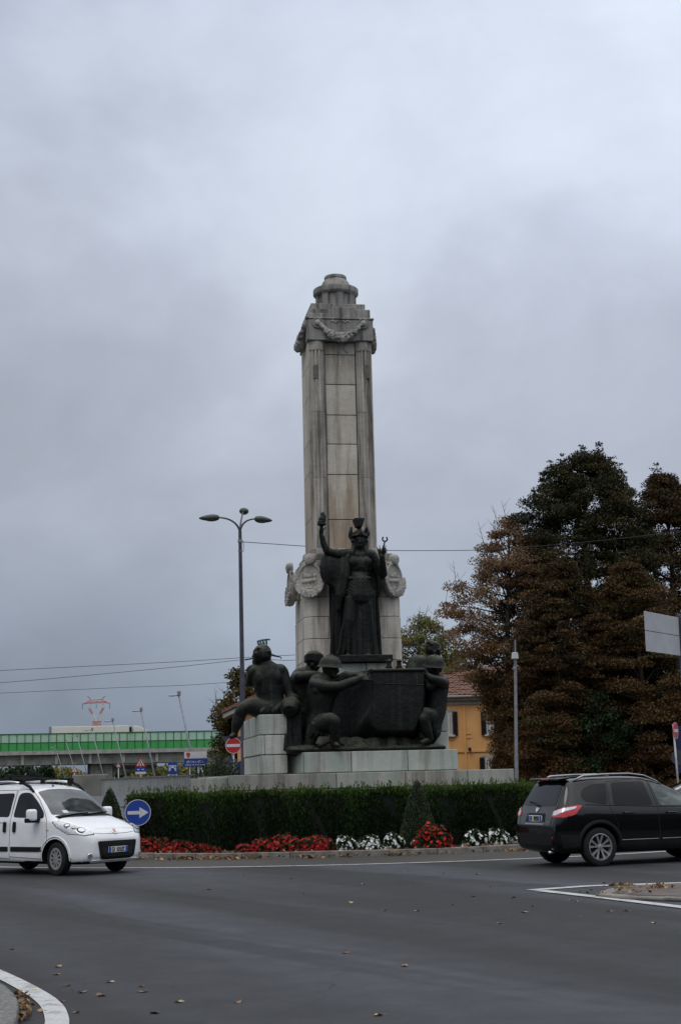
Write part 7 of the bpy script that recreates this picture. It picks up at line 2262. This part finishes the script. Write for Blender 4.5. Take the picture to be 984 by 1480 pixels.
mb = MB(); zz = at(131, 1119.5, 86).z; mb.prism([(-.3, 0), (.3, 0), (.18, .5), (.12, zz), (-.12, zz), (-.18, .5)], -.9, .9, Matrix.Rotation(PI/2, 4, 'X') @ Matrix.Rotation(PI/2, 4, 'Y')); 
mb = MB(); mb.bb(-1.15, 1.15, -.25, .25, 0, .5); mb.bb(-1.1, 1.1, -.15, .15, .5, zz); mb.build('block', MT['concrete_dark'], bb_, bevel=.05)
ga, gb = at(95, 1142, 60), at(196, 1147, 47)
gr = empty('guard_rail', (ga.x, ga.y, 0), math.atan2(gb.y-ga.y, gb.x-ga.x), 'steel guard rail curving behind the left clipped cone', 'guard rail')
L = math.hypot(gb.x-ga.x, gb.y-ga.y)
for z in (1.15, .78):
    mb = MB(); mb.prism([(0, -.15), (.05, -.10), (.0, -.03), (.0, .03), (.05, .10), (0, .15), (-.015, .15), (-.015, -.15)], 0, L, Matrix.Translation((0, 0, z)) @ Matrix.Rotation(PI/2, 4, 'Y') @ Matrix.Rotation(PI/2, 4, 'Z')); mb.v = [(v[0], v[1], v[2]) for v in mb.v]; mb.build('beam', MT['galvanised'], gr, recalc=True)
for i in range(8):
    mb = MB(); mb.bb(L*i/7 - .05, L*i/7 + .05, .06, .16, 0, 1.25); mb.build('post', MT['galvanised'], gr)
# rough low wall right of the fence
q0, q1 = at(287, 1130, 52), at(334, 1130, 51)
zz = at(310, 1122, 52).z
wl = empty('low_wall', (q0.x, 52, 0), 0, 'rough low wall of stone blocks left of the monument steps', 'wall')
mb = MB(); W_ = q1.x - q0.x; ashlar(mb, 0, W_ + .6, 0, .5, [0, .45, .9, 1.35, zz], [[.5, 1.1], [.3, .85], [.6, 1.2]], .02, jit=.02); mb.build('stones', MT['stone_step'], wl, bevel=.03)

# road signs on the ramp
def signpost(name, px, Y_, label, ztop):
    x = at(px, 1110, Y_).x; r_ = pole_root(name, x, Y_, label, 'road sign'); mb = MB(); mb.tube([(x, Y_+.06, 0), (x, Y_+.06, ztop)], .035, 8); mb.build('pole', MT['galvanised'], r_, I4, True); return r_
def tri(root, px, py, w_, Y_, child=True):
    c = at(px, py, Y_); h = w_*.87
    P = lambda s, o: [(x*s, z*s) for x, z in ((-w_/2, -h*.38), (w_/2, -h*.38), (0, h*.62))]
    Mx = Matrix.Translation(c) @ Matrix.Rotation(PI/2, 4, 'X')
    mb = MB(); mb.prism(P(1, 0), -.01, .01, Mx); t = mb.build('triangle', MT['sign_red'], root, I4, bevel=.006)
    mb = MB(); mb.prism(P(.70, 0), .011, .016, Mx); mb.build('field', MT['sign_white'], t, I4)
    return c, t
Y = 80.0
ws_ = signpost('warning_sign', 203.5, Y, 'red edged triangular warning sign above a blue arrow plate', at(203.5, 1097, Y).z)
c, t_ = tri(ws_, 203.5, 1103, .56, Y)
mb = MB()
for x, z in ((-.07, -.07), (.07, -.07), (0, .05)): mb.box(c + Vector((x, -.02, z - .02)), (.05, .006, .09)); mb.cyl(c + Vector((x, -.017, z + .055)), c + Vector((x, -.023, z + .055)), .028, n=10)
mb.build('symbol', MT['ink_black'], t_, I4)
mb = MB(); c2 = at(203.5, 1112.2, Y); mb.box(c2, (.54, .02, .22)); p_ = mb.build('arrow_plate', MT['sign_blue'], ws_, I4)
mb = MB()
for x, s in ((-.12, -1), (.10, 1)):
    mb.prism([(x - .05, -.02), (x + .03, -.02), (x + .03, -.05), (x + .08, 0), (x + .03, .05), (x + .03, .02), (x - .05, .02)], .011, .016, Matrix.Translation(c2) @ Matrix.Rotation(PI/2, 4, 'X'))
mb.build('arrows', MT['sign_white'], p_, I4)
mb = MB(); mb.box(at(203.5, 1117, Y), (.54, .02, .11)); mb.build('white_plate', MT['sign_white'], ws_, I4)
for px, py, Y_, w_, lab in ((108, 1113, 120, .55, 'small red edged warning triangle above the van roof'), (171.5, 1106.5, 110, .40, 'smallest warning triangle, just left of the blue plate one')):
    s_ = signpost('warning_triangle', px, Y_, lab, at(px, py-3, Y_).z); c, t_ = tri(s_, px, py, w_, Y_)
    mb = MB(); mb.box(c + Vector((0, -.02, .0)), (.035, .006, .16)); mb.box(c + Vector((0, -.02, -.12)), (.035, .006, .035)); mb.build('symbol', MT['ink_black'], t_, I4)
Y = 76.0
bs_ = signpost('bridge_sign', 249.5, Y, 'small upright blue sign with white bridge symbol', at(249.5, 1102, Y).z)
c = at(249.7, 1110.5, Y); mb = MB(); mb.box(c, (.46, .02, .56)); p_ = mb.build('plate', MT['sign_blue'], bs_, I4)
mb = MB(); mb.box(c + Vector((0, -.013, .12)), (.36, .006, .05))
mb.tube([c + Vector((.13*math.cos(a), -.014, -.12 + .17*math.sin(a))) for a in [PI*k/12 for k in range(13)]], .03, 6)
for s in (-1, 1): mb.box(c + Vector((s*.165, -.013, -.02)), (.03, .006, .25))
mb.build('symbol', MT['sign_white'], p_, I4)
mb = MB(); mb.box(at(249.7, 1120, Y), (.46, .02, .14)); mb.build('white_plate', MT['sign_white'], bs_, I4)
mb = MB(); q = at(249.7, 1120, Y)
for k in range(7): mb.box(q + Vector((-.15 + .05*k, -.014, 0)), (.028, .004, .06 + .02*(k % 2)))
mb.build('lettering', MT['ink_black'], bs_, I4)
Y = 72.0
x0, x1 = at(266.5, 1100, Y).x, at(299.5, 1100, Y).x; cx_ = (x0+x1)/2
nb_ = empty('name_board', (cx_, Y, 0), 0, 'white and blue board with red and gold shield on two posts', 'road sign')
z0, z1, z2 = at(283, 1107.7, Y).z, at(283, 1096.3, Y).z, at(283, 1086.5, Y).z
mb = MB(); mb.bb(x0, x1, Y-.02, Y+.02, z1+.01, z2); up_ = mb.build('white_panel', MT['sign_white'], nb_, I4, bevel=.006)
mb = MB(); mb.bb(x0, x1, Y-.02, Y+.02, z0, z1); lo_ = mb.build('blue_panel', MT['sign_blue'], nb_, I4, bevel=.006)
mb = MB(); zc_ = (z1+z2)/2; sx0 = x0 + .19
mb.prism([(-.085, .12), (.085, .12), (.085, -.03), (0, -.13), (-.085, -.03)], .021, .026, Matrix.Translation((sx0, Y, zc_)) @ Matrix.Rotation(PI/2, 4, 'X')); sh_ = mb.build('shield', MT['sign_red'], up_, I4)
simple('sign_gold', (.40,.20,.04), .5, vary=.2)
mb = MB(); mb.box((sx0 - .035, Y-.028, zc_-.02), (.05, .004, .10)); mb.build('shield_charge', MT['sign_gold'], sh_, I4)
# lettering of the lower panel, far too small in the photograph to be read: upright strokes of the same sizes
mb = MB(); r = random.Random(8)
def strokes(xa, xb, z, h):
    x = xa
    while x < xb:
        w_ = r.uniform(.018, .03); hh = h*r.choice((1, 1, .7, .7, .72)); mb.box((x, Y-.023, z - (h-hh)/2), (w_, .004, hh)); 
        if r.random() < .6: mb.box((x + .018, Y-.023, z - h/2 + hh*r.choice((.1, .5, .95))), (.036, .004, .02))
        x += r.choice((.045, .05, .05, .085))
hb = z1 - z0
strokes(x0 + .13, x0 + .27, z0 + hb*.60, .13); strokes(x0 + .33, x1 - .20, z0 + hb*.60, .10); strokes(x0 + .07, x1 - .07, z0 + hb*.22, .06)
mb.build('lettering', MT['sign_white'], lo_, I4)
for px in (274.5, 287):
    x = at(px, 1100, Y).x; mb = MB(); mb.tube([(x, Y+.07, 0), (x, Y+.07, z2-.1)], .05 if px > 280 else .03, 10); mb.build('pole', MT['galvanised'], nb_, I4, True)
q0, q1 = at(291, 1109, 70), at(297.5, 1128, 70); mb = MB(); mb.tube([q0, q1, Vector((q1.x + .1, 70, 0))], .03, 6); o = mb.build('leaning_rod', MT['sign_white'], None, I4, True); tag(o, 'thin pale leaning rod under the name board', 'rod')

# ---------------- houses
def house(name, label, px0, px1, Y_, eave_py, ridge_py, depth):
    x0, x1 = at(px0, 1050, Y_).x, at(px1, 1050, Y_).x
    return empty(name, ((x0+x1)/2, Y_, 0), 0, label, 'house'), x0, x1
Y = 72.0
hr, x0, x1 = house('orange_house', 'orange stuccoed house with dark shutters and tiled roof right of the monument', 545, 830, Y, 1005, 974, 9)
zx = lambda px, py: at(px, py, Y)
ze = zx(665, 1019).z
mb = MB(); mb.bb(x0, x1, Y, Y+9, 0, ze); mb.build('wall', MT['orange_stucco'], hr, I4)
zc = zx(665, 1008).z
mb = MB(); mb.bb(x0-.1, x1+.1, Y-.06, Y+9.1, ze+.005, zx(665, 1013).z); mb.bb(x0-.25, x1+.25, Y-.22, Y+9.2, zx(665, 1013).z+.005, zc); mb.build('cornice', MT['cornice_grey'], hr, I4, bevel=.02)
mb = MB(); mb.tube([(x0-.3, Y-.36, zc+.05), (x1+.3, Y-.36, zc+.05)], .07, 8); mb.build('gutter', MT['window_white'], hr, I4, True)
# tiled slope built in rolls
zr_ = zx(665, 972).z + .55
mb = MB(); ny = 13; wv = .22; nx = int((x1-x0+.8)/wv)
for j in range(ny):
    t0, t1 = j/ny, (j+1)/ny + .012
    for i in range(nx):
        xa = x0 - .4 + wv*i; jj = .012*math.sin(i*7.3 + j*3.1)
        def row(t, lift): 
            y = Y - .42 + t*4.6; z = zc + .06 + t*(zr_-zc) + lift
            return [(xa + wv*k/4, y, z + .05*math.sin(PI*k/4)) for k in range(5)]
        A_, B_ = row(t0, .045 + jj), row(t1, .0 + jj)
        mb.add(A_ + B_, [(k, k+1, 6+k, 5+k) for k in range(4)] )
        mb.add([A_[0], A_[4], (A_[4][0], A_[4][1], A_[4][2]-.05), (A_[0][0], A_[0][1], A_[0][2]-.05)], [(0, 1, 2, 3)])
rf = mb.build('roof', MT['roof_tile'], hr, I4)
mb = MB(); mb.add([(x0-.4, Y-.4, zc), (x1+.4, Y-.4, zc), (x1+.4, Y+4.2, zr_), (x0-.4, Y+4.2, zr_), (x0-.4, Y+9.4, zc), (x1+.4, Y+9.4, zc)], [(0,1,2,3), (3,2,5,4), (0,3,4), (1,5,2)]); mb.build('roof_deck', MT['shutter_dark'], rf, I4, recalc=True)
mb = MB(); px_ = zx(670.5, 1050).x; mb.bb(px_-.03, px_+.06, Y-.06, Y-.003, 0, ze-.02); mb.build('downpipe', MT['orange_stucco'], hr, I4)
mb = MB(); zs1 = zx(680, 1085.5).z; mb.bb(x0-.02, x1+.02, Y-.05, Y-.003, zs1-.05, zs1+.05); mb.build('string_course', MT['orange_stucco'], hr, I4)
def window(pa, pb, ya, yb, shutters, open_w=9):
    a, b = zx(pa, ya), zx(pb, yb); xa, xb, za, zb = a.x, b.x, b.z, a.z
    mb = MB(); mb.bb(xa-.14, xb+.14, Y-.03, Y-.003, za-.1, zb+.16); w_ = mb.build('window', MT['cornice_grey'], hr, I4, bevel=.01)
    mb = MB(); mb.bb(xa, xb, Y-.045, Y-.034, za, zb); mb.build('pane', MT['house_glass'], w_, I4)
    mb = MB(); t = .07
    mb.bb(xa, xa+t, Y-.07, Y-.047, za, zb); mb.bb(xb-t, xb, Y-.07, Y-.047, za, zb); mb.bb(xa+t+.002, xb-t-.002, Y-.07, Y-.047, zb-t, zb); mb.bb(xa+t+.002, xb-t-.002, Y-.07, Y-.047, za, za+t)
    xm = (xa+xb)/2; mb.bb(xm-.06, xm+.06, Y-.075, Y-.048, za+t+.002, zb-t-.002); mb.build('frame', MT['window_white'], w_, I4)
    mb = MB(); mb.bb(xa-.12, xb+.12, Y-.16, Y-.032, za-.09, za-.01); mb.build('sill', MT['window_white'], w_, I4, bevel=.01)
    sw = (xb-xa)/2 + .06
    for s in shutters:
        q0 = xa - .04 - sw if s < 0 else xb + .04
        mb = MB(); mb.bb(q0, q0+sw, Y-.09, Y-.035, za-.04, zb+.05)
        for k in range(15):
            z = za + (zb-za)*(k+.5)/15; mb.box((q0+sw/2, Y-.1, z), (sw*.82, .03, (zb-za)/15*.55), M=Matrix.Rotation(R(25), 4, 'X'))
        mb.build('shutter', MT['shutter_dark'], w_, I4)
window(643, 653.5, 1030.5, 1062, (1, -1)); window(702, 713, 1030.5, 1061, (-1, 1)); window(700.5, 711.5, 1096, 1122, (-1, 1)); window(760, 771, 1028, 1060, (-1, 1))
mb = MB(); q = zx(678, 1083.5); mb.cyl(q + Vector((0, -.25, 0)), q + Vector((0, 0, 0)), .06, n=10); mb.ell(q + Vector((0, -.26, .03)), .08); mb.build('wall_lamp', MT['shutter_dark'], hr, I4, True)
mb = MB()
for pa, pb, y_ in ((671.5, 681, 1060), (671.5, 681, 1066), (648, 656, 1068.5)): a, b = zx(pa, y_), zx(pb, y_); mb.bb(a.x, b.x, Y-.03, Y-.003, a.z-.04, a.z+.04)
mb.build('moulding', MT['orange_stucco'], hr, I4)

Y = 64.0
zx = lambda px, py: at(px, py, Y)
hl, x0, x1 = house('gabled_house', 'gabled orange house behind the seated bronze man, only its left eave showing', 343, 560, Y, 1030, 985, 8)
el = zx(322, 1032); rg_ = zx(372, 1009)
sl = (rg_.z - el.z)/(rg_.x - el.x); xr = (x0+x1)/2; zr_ = el.z + sl*(xr - el.x); xe = el.x
mb = MB(); zw = el.z + sl*(x0 - xe) - .28
mb.prism([(x0, 0), (x1, 0), (x1, zw), (xr, zr_-.3), (x0, zw)], -8, 0, Matrix.Translation((0, Y, 0)) @ Matrix.Rotation(PI/2, 4, 'X')); mb.build('wall', MT['orange_stucco'], hl, I4)
mb = MB(); xe2 = 2*xr - xe
mb.prism([(xe, el.z), (xr, zr_), (xe2, el.z), (xe2, el.z+.14), (xr, zr_+.15), (xe, el.z+.14)], -8.6, .7, Matrix.Translation((0, Y, 0)) @ Matrix.Rotation(PI/2, 4, 'X')); mb.build('roof', MT['roof_tile'], hl, I4)
mb = MB(); mb.prism([(xe+.05, el.z-.2), (xr, zr_-.2), (xr, zr_-.02), (xe+.05, el.z-.02)], -8.5, .62, Matrix.Translation((0, Y, 0)) @ Matrix.Rotation(PI/2, 4, 'X')); mb.build('soffit', MT['cornice_grey'], hl, I4)
